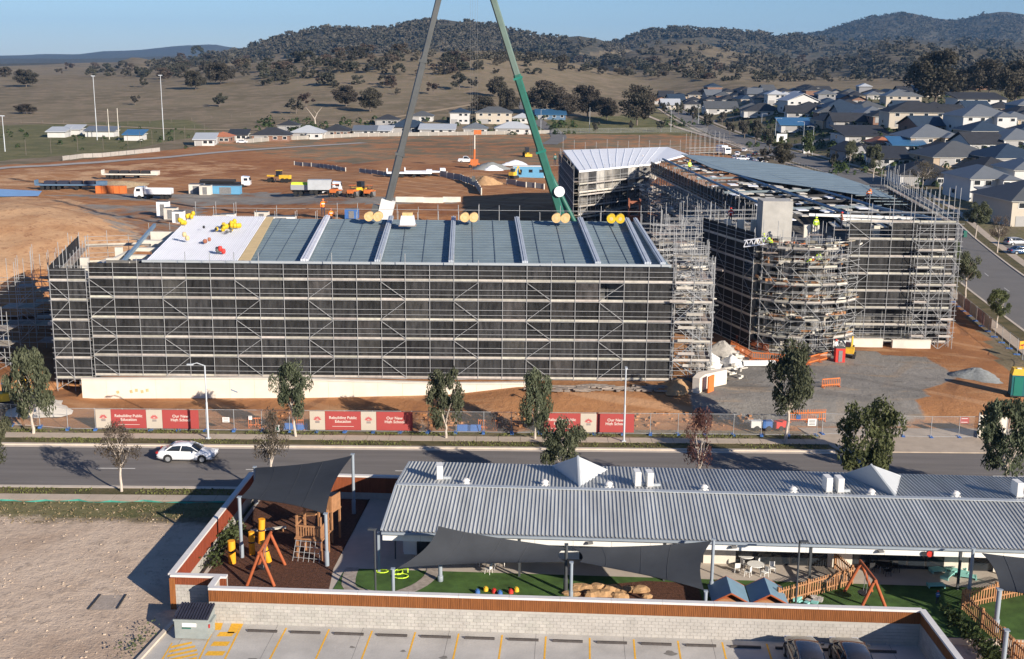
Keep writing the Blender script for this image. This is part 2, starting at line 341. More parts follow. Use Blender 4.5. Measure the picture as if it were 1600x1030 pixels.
# ================================================================== GROUND SHEET
def ground_material():
    m = bpy.data.materials.new('ground_soil_and_grass'); m.use_nodes = True; nt = m.node_tree; N = nt.nodes; L = nt.links
    b = N['Principled BSDF']; b.inputs['Roughness'].default_value = .95; b.inputs['Specular IOR Level'].default_value = .1
    geo = N.new('ShaderNodeNewGeometry')
    def noise(sc, det=5, rough=.6, stretch=None):
        n = N.new('ShaderNodeTexNoise'); n.inputs['Scale'].default_value = sc; n.inputs['Detail'].default_value = det; n.inputs['Roughness'].default_value = rough
        if stretch:
            mp = N.new('ShaderNodeMapping'); mp.inputs['Scale'].default_value = stretch; L.new(geo.outputs['Position'], mp.inputs[0]); L.new(mp.outputs[0], n.inputs[0])
        else: L.new(geo.outputs['Position'], n.inputs[0])
        return n.outputs[0]
    def mix(f, a, c):
        x = N.new('ShaderNodeMix'); x.data_type = 'RGBA'
        for s, v in ((0, f), (6, a), (7, c)):
            if isinstance(v, (tuple, float, int)): x.inputs[s].default_value = (*v, 1) if isinstance(v, tuple) else v
            else: L.new(v, x.inputs[s])
        return x.outputs[2]
    def rng(v, lo, hi):
        r = N.new('ShaderNodeMapRange'); r.inputs[1].default_value = lo; r.inputs[2].default_value = hi; r.interpolation_type = 'SMOOTHSTEP'; L.new(v, r.inputs[0]); return r.outputs[0]
    def madd(a, b_, c=None, op='ADD'):
        x = N.new('ShaderNodeMath'); x.operation = op
        for i, v in enumerate((a, b_)):
            if isinstance(v, float): x.inputs[i].default_value = v
            else: L.new(v, x.inputs[i])
        return x.outputs[0]
    big = noise(.012, 6); med = noise(.09, 6, .65); fine = noise(1.1, 6, .7); vf = noise(5.0, 4, .7); tracks = noise(.16, 5, .6, (1, 3.2, 1))
    pad1 = mix(rng(big, .38, .62), (.160, .130, .080), (.225, .182, .115))
    pad2 = mix(rng(med, .42, .66), pad1, (.27, .205, .14))
    pad2 = mix(rng(fine, .52, .72), pad2, (.14, .118, .07))
    dirt = mix(rng(med, .36, .62), (.235, .095, .041), (.375, .170, .072))
    dirt = mix(rng(big, .40, .62), dirt, (.385, .195, .09))
    dirt = mix(rng(tracks, .52, .70), dirt, (.42, .23, .115))
    dirt = mix(rng(fine, .55, .75), dirt, (.23, .11, .06))
    gravel = mix(rng(med, .35, .65), (.195, .182, .163), (.285, .262, .232))
    gravel = mix(rng(tracks, .54, .68), gravel, (.30, .24, .18))
    gravel = mix(rng(fine, .56, .72), gravel, (.155, .14, .12))
    def ruts(rot, sc, seed):
        mp = N.new('ShaderNodeMapping'); mp.inputs['Rotation'].default_value = (0, 0, rot); mp.inputs['Location'].default_value = (seed, seed, 0); L.new(geo.outputs['Position'], mp.inputs[0])
        w = N.new('ShaderNodeTexWave'); w.wave_type = 'BANDS'; w.inputs['Scale'].default_value = sc; w.inputs['Distortion'].default_value = 14; w.inputs['Detail'].default_value = 2; w.inputs['Detail Scale'].default_value = .35; L.new(mp.outputs[0], w.inputs[0]); return rng(w.outputs['Fac'], .86, .98)
    rut1, rut2 = ruts(.5, .06, 3.0), ruts(2.1, .045, 40.0)
    rmask = madd(rut1, rng(med, .45, .6), op='MULTIPLY'); rmask2 = madd(rut2, rng(big, .42, .58), op='MULTIPLY')
    dirt = mix(madd(rmask, .7, op='MULTIPLY'), dirt, (.20, .095, .05)); dirt = mix(madd(rmask2, .6, op='MULTIPLY'), dirt, (.50, .30, .17))
    gravel = mix(madd(rmask, .6, op='MULTIPLY'), gravel, (.29, .235, .18)); gravel = mix(madd(rmask2, .5, op='MULTIPLY'), gravel, (.11, .10, .09))
    green = mix(rng(med, .38, .64), (.115, .118, .048), (.20, .175, .088))
    green = mix(rng(fine, .5, .7), green, (.07, .082, .03))
    forest = mix(rng(med, .4, .62), (.06, .062, .045), (.12, .10, .075))
    pale = mix(rng(med, .35, .62), (.43, .315, .228), (.60, .47, .355))
    pale = mix(rng(fine, .50, .68), pale, (.40, .31, .235))
    pale = mix(rng(vf, .60, .72), pale, (.58, .50, .41))
    pale = mix(rng(big, .5, .7), pale, (.27, .225, .18))
    col = pad2
    wob = madd(madd(madd(med, -.5), .9, op='MULTIPLY'), madd(madd(fine, -.5), .35, op='MULTIPLY'))
    def chan(att):
        a = N.new('ShaderNodeAttribute'); a.attribute_name = att; s = N.new('ShaderNodeSeparateColor'); L.new(a.outputs['Color'], s.inputs[0]); return s.outputs
    a1 = chan('soil_a'); a2 = chan('soil_b')
    spoil = mix(rng(med, .35, .60), (.43, .235, .12), (.58, .36, .20)); spoil = mix(rng(fine, .5, .7), spoil, (.30, .15, .08))
    for ch, c in ((a1[2], green), (a2[0], forest), (a1[0], dirt), (a2[2], spoil), (a1[1], gravel), (a2[1], pale)):
        col = mix(rng(madd(ch, wob), .42, .60), col, c)
    L.new(col, b.inputs['Base Color'])
    bp = N.new('ShaderNodeBump'); bp.inputs['Strength'].default_value = .7; bp.inputs['Distance'].default_value = .25
    hh = madd(madd(fine, .8, op='MULTIPLY'), madd(vf, .3, op='MULTIPLY')); L.new(hh, bp.inputs['Height']); L.new(bp.outputs[0], b.inputs['Normal'])
    return m
def to_px(x, y, z):
    d = [x, y, z-CAM_H]; w = d[0]*Fw.x+d[1]*Fw.y+d[2]*Fw.z; w = np.where(w < 5, 5, w)
    return 800+FPX*(d[0]*Rt.x+d[1]*Rt.y+d[2]*Rt.z)/w, 515-FPX*(d[0]*Up.x+d[1]*Up.y+d[2]*Up.z)/w
def inpoly(px, py, poly):
    r = np.zeros(px.shape, bool); n = len(poly)
    for i in range(n):
        x1, y1 = poly[i]; x2, y2 = poly[(i+1) % n]
        if y1 == y2: continue
        c = ((y1 > py) != (y2 > py)) & (px < (x2-x1)*(py-y1)/(y2-y1)+x1); r ^= c
    return r
def grow(a, s, lim, g):
    out = [a]
    while out[-1] < lim: out.append(out[-1]+max(s, (out[-1]-a)*g+s))
    return out[1:]
xs = list(np.arange(-110, 110.1, 1.7)); xs = [-v for v in reversed(grow(110, 1.7, 7000, .045))]+xs+grow(110, 1.7, 7000, .045)
ys = list(np.arange(-60, 56, 8))+list(np.arange(56, 101, 2))+list(np.arange(101, 109.9, 1.0))+[110.05, 110.3]+list(np.arange(111, 260, 1.7))+grow(259, 2.0, 13000, .018)
XX, YY = np.meshgrid(np.array(xs), np.array(sorted(ys))); ZZ = hgt(XX, YY)
PX, PY = to_px(XX, YY, np.zeros_like(ZZ)+np.where(YY < 700, ZZ, ZZ))
ny, nx = XX.shape
soilA = np.zeros((ny*nx, 4), np.float32); soilB = np.zeros((ny*nx, 4), np.float32); soilA[:, 3] = 1; soilB[:, 3] = 1
P_dirt = [(-2500, 330), (0, 259), (120, 250), (200, 243), (330, 226), (430, 244), (560, 256), (640, 246), (720, 252), (800, 262), (1120, 238), (1200, 262), (1440, 330), (1475, 440), (1560, 560), (1640, 640), (1640, 673), (-2500, 673)]
P_mix = [(330, 226), (420, 212), (640, 208), (860, 208), (1130, 210), (1180, 240), (1120, 240), (800, 262), (430, 246)]
P_grav0 = [(1060, 618), (1100, 560), (1200, 540), (1320, 545), (1460, 560), (1490, 590), (1440, 625), (1480, 660), (1460, 690), (1290, 690), (1150, 668), (1090, 650)]
P_green = [(-3000, 200), (0, 196), (180, 190), (300, 186), (345, 206), (200, 235), (0, 252), (-3000, 300)]
P_park = [(820, 210), (860, 186), (1010, 178), (1100, 198), (1120, 212)]
P_sub = [(1010, 178), (1020, 148), (1400, 138), (1900, 130), (3000, 600), (1700, 700), (1480, 440), (1440, 330), (1200, 240), (1106, 200)]
dm = inpoly(PX, PY, P_dirt)*1.0; mm = inpoly(PX, PY, P_mix)*.50
dm = np.maximum(dm, mm)*(YY > 100.9); gm = inpoly(PX, PY, P_grav0)*(.92-.30*sst(610, 690, PY)-.30*sst(1330, 1480, PX))*(YY > 102)
gm = np.maximum(gm, inpoly(PX, PY, [(60, 305), (420, 300), (620, 308), (740, 318), (300, 322), (180, 312)])*.62)
gm = np.maximum(gm, inpoly(PX, PY, [(110, 320), (330, 320), (270, 420), (180, 360)])*.52)
gr = np.maximum(inpoly(PX, PY, P_green)*.62, inpoly(PX, PY, P_park)*.7)
gr = np.maximum(gr, inpoly(PX, PY, P_sub)*.5)
gr = np.maximum(gr, ((YY > 98) & (YY < 101) | (YY < 86) & (YY > 79.5))*.62)
gr = np.maximum(gr, ((YY > 79.5) & (YY < 84) & (XX < -20))*.4)
pl = ((YY < 80.5) & (XX < 60))*(1-.65*sst(76, 79.5, YY))
fo = np.zeros_like(ZZ)
yh = 98+.0088*(PX-800)
fo = np.maximum(fo, (YY > 1750)*inpoly(PX, PY, [(300, 20), (940, 10), (960, 75), (900, 84), (380, 83), (250, 100)])*1.0)
fo = np.maximum(fo, (YY > 2500)*1.0); fo = np.maximum(fo, (YY > 1300)*inpoly(PX, PY, [(1250, 120), (1150, 100), (1300, 60), (2500, 40), (2500, 150), (1600, 150)])*.55)
fo = np.maximum(fo, (YY > 900)*.36); fo = np.maximum(fo, (YY > 1300)*inpoly(PX, PY, [(880, 96), (1000, 50), (1300, 50), (1300, 120), (960, 116)])*.47)
for i, a in enumerate((dm, gm, gr)): soilA[:, i] = a.ravel()
spo = inpoly(PX, PY, [(-2500, 300), (-200, 304), (0, 306), (110, 312), (190, 336), (232, 372), (180, 420), (90, 452), (-2500, 520)])*.75+inpoly(PX, PY, [(330, 250), (60, 262), (-100, 290), (180, 292), (420, 262)])*.5
for i, a in enumerate((fo, pl, spo)): soilB[:, i] = a.ravel()
gmsh = bpy.data.meshes.new('ground')
gmsh.vertices.add(nx*ny); gmsh.vertices.foreach_set('co', np.stack([XX, YY, ZZ], -1).astype(np.float32).ravel())
ii = (np.arange(ny-1)[:, None]*nx+np.arange(nx-1)[None, :]).ravel()
quads = np.stack([ii, ii+1, ii+nx+1, ii+nx], -1).astype(np.int32)
gmsh.loops.add(quads.size); gmsh.loops.foreach_set('vertex_index', quads.ravel())
gmsh.polygons.add(len(quads)); gmsh.polygons.foreach_set('loop_start', np.arange(0, quads.size, 4, dtype=np.int32))
gmsh.polygons.foreach_set('use_smooth', np.ones(len(quads), bool))
gmsh.update(calc_edges=True)
for nm, arr in (('soil_a', soilA), ('soil_b', soilB)):
    at = gmsh.attributes.new(nm, 'FLOAT_COLOR', 'POINT'); at.data.foreach_set('color', arr.ravel())
gmsh.materials.append(ground_material())
go = bpy.data.objects.new('ground', gmsh); link(go); go['kind'] = 'structure'

# ================================================================== ROADS, PATHS
asph = mat('asphalt', (.172, .156, .144), .9, .17, .8, bump=.25, bscale=20, streak=(.10, 1.3, 1), detail=8)
asph2 = mat('side_street_asphalt', (.17, .160, .150), .9, .09, .2, bump=.2, bscale=20)
pathm = mat('footpath_concrete', (.47, .385, .30), .92, .10, .7, bump=.1)
kerbm = mat('kerb_concrete', (.56, .48, .395), .9, .08, 1)
vergem = mat('verge_grass', (.090, .088, .030), .95, .3, .6, col2=(.17, .13, .065), bump=.9, bscale=9, detail=8)
def slab(name, lo, hi, z0, z1, m, joints=None):
    b = MB(); b.b2((lo[0], lo[1], z0), (hi[0], hi[1], z1)); return b.build(name, m, kind='structure')
b = MB(); b.poly([(-150, 85.65, .012), (170, 85.65, .012), (170, 95.7, .012), (-150, 95.7, .012)]); b.build('road', asph, kind='structure')
def kerb_run(x0, x1, y, m=kerbm):
    root = None; b = MB()
    b.b2((x0, y-.17, -.05), (x1, y+.17, .13)); b.b2((x0, y-.62 if y > 90 else y+.17, .0), (x1, y-.17 if y > 90 else y+.62, .020))
    return b.build('kerb', m, kind='structure')
kerb_run(-150, 27.5, 95.87); kerb_run(45.5, 170, 95.87); kerb_run(-150, 170, 85.48)
slab('verge', (-150, 96.04), (27.4, 97.5), -.05, .11, vergem); slab('verge', (45.6, 96.04), (56, 97.5), -.05, .11, vergem)
slab('verge', (-150, 83.95), (170, 85.31), -.05, .11, vergem)
def paved_path(x0, x1, y0, y1, name='footpath'):
    """concrete path poured in bays; each bay is a slab of its own"""
    root = tag(empty(name, (x0, y0, 0)), kind='structure'); n = int((x1-x0)/1.9)
    base = MB(); base.b2((0, 0, -.05), (x1-x0, y1-y0, .105)); base.build('path_bed', mat('path_joint', (.22, .19, .15)), root)
    vis = [k for k in range(n)]
    me = MB(); me.b2((.02, .02, 0), (1.88, y1-y0-.02, .02)); me = me.mesh('path_slab', pathm)
    for k in vis[:300]: inst('path_slab', me, root, (k*1.9, 0, .10))
    return root
paved_path(-60, 27.4, 97.5, 98.9); paved_path(45.6, 56, 97.5, 98.9); paved_path(-60, 56, 82.75, 83.95)
# driveway apron into the site
b = MB(); b.prism([(28, 95.72), (45, 95.72), (46.5, 99), (47.5, 104.5), (25.5, 103.5), (26.8, 99)], -.05, .10)
b.build('site_driveway', mat('driveway_dusty_concrete', (.42, .345, .27), .95, .16, .5, bump=.2), kind='structure')
# lane marks
for k in range(-4, 12):
    x = -33.2+ 14.6*k/1.0*.82
    b = MB(); b.b2((0, -.05, 0), (3.1, .05, .006)); b.build('lane_marking', M['linew'], loc=(x, 90.05, .014), kind='structure')
# side street
SIDE = [(61, 60), (63.5, 98), (68.8, 141), (74, 180), (82, 222), (95, 285), (101, 350), (98, 470), (97, 600), (96, 735)]
def curve_pts(ctrl, step=4.0):
    out = []
    P = [Vector((a[0], a[1], 0)) for a in ctrl]
    for i in range(len(P)-1):
        p0 = P[max(i-1, 0)]; p1 = P[i]; p2 = P[i+1]; p3 = P[min(i+2, len(P)-1)]; n = max(2, int((p2-p1).length/step))
        for k in range(n):
            t = k/n; out.append(.5*((2*p1)+(p2-p0)*t+(2*p0-5*p1+4*p2-p3)*t*t+(3*p1-p0-3*p2+p3)*t*t*t))
    out.append(P[-1]); return out
def offs(pts, d):
    out = []
    for i, p in enumerate(pts):
        t = (pts[min(i+1, len(pts)-1)]-pts[max(i-1, 0)]).normalized(); out.append(p+Vector((t.y, -t.x, 0))*d)
    return out
def ribbon(name, pts, d0, d1, m, dz, thick=0.0, nseg=3, **kw):
    b = MB(); A = [offs(pts, d0+(d1-d0)*k/nseg) for k in range(nseg+1)]
    vs = [(p.x, p.y, hz(p.x, p.y)+dz) for row in A for p in row]; n = len(pts)
    fs = [(r*n+i, r*n+i+1, (r+1)*n+i+1, (r+1)*n+i) for r in range(nseg) for i in range(n-1)]
    b.add(vs, fs)
    if thick:
        for row in (A[0], A[-1]):
            v2 = [(p.x, p.y, hz(p.x, p.y)+dz) for p in row]+[(p.x, p.y, hz(p.x, p.y)+dz-thick) for p in row]
            b.add(v2, [(i, i+1, n+i+1, n+i) for i in range(n-1)])
    return b.build(name, m, kind='structure')
SP = [p for p in curve_pts(SIDE) if p.y > 96.2]
ribbon('side_road', SP, -5.4, 5.4, asph2, .07)
ribbon('kerb', SP, -5.75, -5.4, kerbm, .16, .2, 1); ribbon('kerb', SP, 5.4, 5.75, kerbm, .16, .2, 1)
SP2 = [p for p in SP if p.y > 99.6]
ribbon('side_verge', SP2, -7.7, -5.78, vergem, .13, .2, 1); ribbon('side_verge', SP2, 5.78, 7.6, vergem, .13, .2, 1)
ribbon('side_footpath', SP2, -9.2, -7.7, pathm, .14, .2, 1); ribbon('side_footpath', SP2, 7.6, 9.1, pathm, .14, .2, 1)
for k in range(5, 60, 3):
    p, q = SP[k], SP[k+1]; d = (q-p).normalized(); b = MB(); b.box((0, 0, 0), (3.0, .1, .006)); b.build('lane_marking', M['linew'], loc=(p.x, p.y, .085), rz=math.atan2(d.y, d.x), kind='structure')
# grass island with trees by the corner of the side street, and streets in the estate behind
def patch(name, pts, m, dz, n=14):
    """draped polygon (convex) as a fan grid"""
    c = sum((Vector(p[:2]) for p in pts), Vector((0, 0)))/len(pts); b = MB(); rings = []
    for k in range(n+1):
        rings.append([(c+(Vector(p[:2])-c)*k/n) for p in pts])
    vs = [(p.x, p.y, hz(p.x, p.y)+dz) for r in rings for p in r]; L_ = len(pts)
    b.add(vs, [(r*L_+i, r*L_+(i+1) % L_, (r+1)*L_+(i+1) % L_, (r+1)*L_+i) for r in range(n) for i in range(L_)])
    return b.build(name, m, kind='structure')
def ell(cx, cy, a, b_, rz=0, n=20): return [(cx+a*math.cos(t)*math.cos(rz)-b_*math.sin(t)*math.sin(rz), cy+a*math.cos(t)*math.sin(rz)+b_*math.sin(t)*math.cos(rz)) for t in [2*math.pi*i/n for i in range(n)]]
EST = [[(90, 262), (120, 262), (150, 275), (230, 300)], [(108, 330), (150, 345), (230, 380), (330, 400)], [(104, 470), (160, 470), (260, 500)], [(100, 640), (170, 650), (300, 640)], [(118, 205), (112, 240), (120, 262)], [(88, 214), (112, 206), (150, 200), (200, 190)]]
for e in EST: ribbon('estate_street', curve_pts(e, 6), -4, 4, asph2, .10)
LP = curve_pts([(-7, 690), (22, 560), (36, 500), (40, 470)], 6)
ribbon('gravel_access_road', curve_pts([(14, 480), (20, 540), (10, 640), (4, 720)], 6), -3.5, 3.5, asph2, .12)
ribbon('park_path', curve_pts([(70, 725), (86, 560), (92, 500), (90, 452)], 6), -1.3, 1.3, pathm, .16)
ribbon('field_road', curve_pts([(-190, 300), (-150, 352), (-120, 392), (-100, 430), (-60, 480)], 6), -2.5, 2.5, mat('pale_field_road', (.36, .33, .30)), .15)
ribbon('field_track', curve_pts([(-420, 640), (-250, 600), (-120, 560), (-20, 700)], 8), -2.2, 2.2, mat('dusty_track', (.36, .27, .17)), .15)

# ================================================================== TREES
def blob_pts(r, n, lobes, sq=1.0):
    out = []
    L_ = []
    for k in range(lobes):
        a = r.uniform(0, 6.283); u = r.uniform(-.75, .85); rad = math.sqrt(1-u*u)*r.uniform(.25, .80)
        L_.append((Vector((rad*math.cos(a), rad*math.sin(a), u*.78)), r.uniform(.14, .30) if lobes > 12 else r.uniform(.28, .46)))
    for k in range(n):
        c, s = L_[k % lobes]; d = Vector((r.gauss(0, 1), r.gauss(0, 1), r.gauss(0, 1))).normalized(); q = c+d*s*(r.random()**.35); out.append((q, d))
    return out
def crown_mesh(name, seed, n, lobes, leaf, m, droop=False):
    """crown in a unit box: centre at origin, radius .5; leaf = face size relative to the width"""
    r = random.Random(seed); b = MB(); P = blob_pts(r, n, lobes)
    for q, d in P:
        c = Vector((q.x*.56, q.y*.56, q.z*.62)); s = leaf*r.uniform(.6, 1.3)
        nn = (d*.6+Vector((r.gauss(0, 1), r.gauss(0, 1), r.gauss(0, 1)))*.8).normalized(); t = nn.orthogonal().normalized(); t.rotate(Matrix.Rotation(r.uniform(0, 6.28), 3, nn)); w = nn.cross(t)
        if droop:
            t = (t+Vector((0, 0, -1.1))).normalized(); w = nn.cross(t).normalized(); b.add([c-t*s*1.2, c-w*s*.45, c+t*s*1.3, c+w*s*.45], [(0, 1, 2, 3)])
        else: b.add([c-t*s-w*s*.3, c+t*s*.2-w*s*.6, c+t*s+w*s*.1, c-t*s*.1+w*s*.6], [(0, 1, 2, 3)])
    return b.mesh(name, m)
def limb_mesh(name, seed, m, h, r0, lean=.0, fork=5, crown_h=.5, w=1.0, trunk_frac=.4):
    r = random.Random(seed); b = MB()
    base = Vector((0, 0, -.15)); p = base; n = 5; path = [p]
    ht = h*trunk_frac
    for k in range(n): p = Vector((lean*ht*(k+1)/n+r.gauss(0, .03)*h/6, r.gauss(0, .03)*h/6, ht*(k+1)/n)); path.append(p)
    for k in range(n): b.tube(path[k], path[k+1], r0*(1-.09*k), r0*(1-.09*(k+1)), 7, 0, cap=(k == 0))
    for k in range(fork):
        a = 6.283*k/fork+r.uniform(-.4, .4); s = path[-1] if k % 2 else path[-2]; e = s+Vector((math.cos(a)*w*.28, math.sin(a)*w*.28, (h-ht)*r.uniform(.35, .75)))
        mid = (s+e)/2+Vector((r.gauss(0, .05)*w, r.gauss(0, .05)*w, 0)); b.tube(s, mid, r0*.5, r0*.34, 5, 0, cap=False); b.tube(mid, e, r0*.34, r0*.12, 5, 0, cap=False)
        e2 = mid+Vector((r.gauss(0, .2)*w, r.gauss(0, .2)*w, (h-ht)*.3)); b.tube(mid, e2, r0*.25, r0*.08, 4, 0, cap=False)
    return b.mesh(name, m)
CROWN = {}
for nm, sd, lk in (('gum', 1, 'gum'), ('gum', 2, 'gum'), ('green', 3, 'green'), ('brown', 4, 'brown'), ('red', 5, 'red'), ('gum', 8, 'gum'), ('gum', 9, 'gum'), ('gum', 12, 'gum'), ('gum', 14, 'gum'), ('green', 15, 'green'), ('brown', 17, 'brown')):
    sparse = nm in ('brown', 'red')
    CROWN.setdefault(nm, []).append(crown_mesh('crown', sd, 5600 if not sparse else 2300, 34, .027 if not sparse else .022, LEAF[lk], droop=True))
CROWNF = [crown_mesh('crown', 70+k, 3400, 30, .03, LEAF['fargum']) for k in range(3)]
MIDC = [crown_mesh('crown', 20+k, 900, 13, .060, LEAF['far']) for k in range(5)]
MIDG = [crown_mesh('crown', 40+k, 900, 13, .060, LEAF['green']) for k in range(2)]
MIDB = [crown_mesh('crown', 50+k, 700, 13, .056, LEAF['brown']) for k in range(2)]
def tree(name, base, h, w, kind, label, group=None, lean=0.0, tf=.42, white=True, rz=0.0, bot=.3, seed=0, cdx=0.0):
    """base world, h total height, w crown width; crown from bot*h to h"""
    t = empty(name, base, rz, label, 'tree', group)
    lm = limb_mesh('trunk', seed, M['trunk_w'] if white else M['trunk_d'], h, .020*h**.9+.02, lean, 6, w=w, trunk_frac=tf); inst('trunk', lm, t)
    w *= 1.14; cm = CROWN[kind][seed % len(CROWN[kind])]
    inst('crown', cm, t, (lean*h*tf+cdx, 0, h*(bot+1)/2), rnd.uniform(0, 6), (w*1.08, w*1.08, h*(1-bot)*1.06))
    return t
def street_tree(px, ytop, Yb, w_px, kind, label, ybot_crown, zb=.1, lean=0.0, white=True, seed=0, cx=None, X=None):
    """px = photo column of the trunk foot; Yb = distance; sizes measured off the photo"""
    p = K(px, 600, Yb); r = ray(px, 600)
    # column of the foot: solve x on the ground at Yb
    for _ in range(4):
        q = to_px(np.array(p.x), np.array(Yb), np.array(zb)); p.x += (px-float(q[0]))*Yb/1900
    top = K(px, ytop, Yb).z; bot = K(px, ybot_crown, Yb).z; h = top-zb; sc = FPX/(Yb*Fw.y+(zb+3-CAM_H)*Fw.z)
    w = w_px/sc
    return tree('street_tree', (p.x, Yb, zb), h, w, kind, label, 'street trees along the road', lean, max(.25, (bot-zb)/h+.08), white, 0, max(.05, (bot-zb)/h), seed)
ST = [
 (52, 546, 98.6, 66, 'gum', 'large full grey-green gum standing before the left end of the scaffolding', 655, 0.0, 1),
 (-12, 640, 84.6, 62, 'gum', 'gum tree cut off by the left edge above the bare lot', 728, 0.0, 2),
 (190, 664, 84.6, 60, 'brown', 'thin brown-leaved tree with a white trunk beside the empty pale lot', 728, 0.0, 3),
 (424, 643, 84.6, 46, 'brown', 'bare russet-brown tree behind the corner of the playground fence', 728, 0.0, 5),
 (462, 567, 98.4, 50, 'gum', 'slim gum with a leaning white trunk between the first two banner runs', 650, -.10, 4),
 (697, 577, 98.4, 54, 'gum', 'gum tree just right of the middle banners, before the dark scaffold', 668, 0.0, 6),
 (836, 580, 98.4, 48, 'gum', 'gum tree at the left end of the right-hand banners', 672, 0.0, 7),
 (878, 652, 84.6, 62, 'gum', 'dark gum behind the childcare roof ridge near its first gablet', 738, 0.0, 8),
 (1090, 640, 88.0-3.4, 46, 'red', 'reddish half-bare tree behind the middle of the childcare roof', 735, 0.0, 9),
 (1228, 540, 98.4, 74, 'gum', 'tall dark gum with a pale curved trunk in front of the gravel yard', 648, .04, 10),
 (1350, 630, 84.6, 92, 'green', 'broad bushy gum beside the site driveway, behind the childcare roof', 742, 0.0, 11),
 (1568, 622, 84.6, 84, 'gum', 'wide gum tree at the right edge of the photo beyond the roof', 742, 0.0, 12),
]
for (px, yt, Yb, w, k, lb, yb, ln, sd) in ST: street_tree(px, yt, Yb, w, k, lb, yb, lean=ln, seed=sd)
SR = [(1507, 397, 470, 38, 'gum', 'slender gum on the side street verge beside the scaffold end'), (1557, 455, 514, 34, 'green', 'small round green tree at the fork of side street and fence'),
      (1524, 316, 374, 34, 'gum', 'young tree on the grass corner beside a green wheelie bin'), (1558, 340, 396, 26, 'brown', 'sparse brown young tree on the oval grass island'),
      (1484, 378, 440, 26, 'green', 'shrubby green tree half hidden behind the right end of the scaffold'), (1441, 255, 298, 40, 'brown', 'round brownish tree before the dark-roofed houses'),
      (1364, 228, 284, 24, 'gum', 'narrow dark tree before the gabled grey house'), (1327, 222, 262, 20, 'gum', 'narrow tree at the left corner of the gabled grey house')]
for (px, yt, yb, w, k, lb) in SR:
    p = T(px, yb); s = FPX/(p.y*.975+8); h = (yb-yt)/s/.97
    tree('young_street_tree', p, h, w/s, k, lb, 'young trees along the side street', 0, .5, True, 0, .36, int(px) % 7)

# trees one can tell apart on the slopes
def far_tree(px, ytop, ybase, w, label, group=None, kind='far', name='paddock_tree', dz=0.0, trunkf=.18, parts=True):
    p = T(px, ybase)
    if p is None: return
    s = FPX/(p.y*Fw.y); h = (ybase-ytop)/s; W = w/s
    me = {'far': MIDC, 'green': MIDG, 'brown': MIDB}[kind][rnd.randrange(2 if kind != 'far' else 5)]
    if parts:
        t = empty(name, p, rnd.uniform(0, 6), label, 'tree', group)
        b = MB(); r0 = h*.028
        b.tube((0, 0, -.3), (0, 0, h*.5), r0, r0*.6, 6)
        for k in range(4): a = k*1.57+.4; b.tube((0, 0, h*.25), (math.cos(a)*W*.22, math.sin(a)*W*.22, h*.62), r0*.5, r0*.2, 4)
        b.build('trunk', M['trunk_d'], t)
        if w >= 30:
            cc = CROWNF; me = cc[int(px) % len(cc)]
            inst('crown', cc[(int(px)+1) % len(cc)], t, (0, 0, h*(1+trunkf)/2), 2.1, (W*1.1, W*1.1, h*(1-trunkf)*1.05))
        inst('crown', me, t, (0, 0, h*(1+trunkf)/2), 0, (W*1.2, W*1.2, h*(1-trunkf)*1.15))
    else:
        inst(name, me, None, (p.x, p.y, p.z+h*.52), rnd.uniform(0, 6), (W*1.1, W*1.1, h*1.05), label=label, cat='tree', group=group)
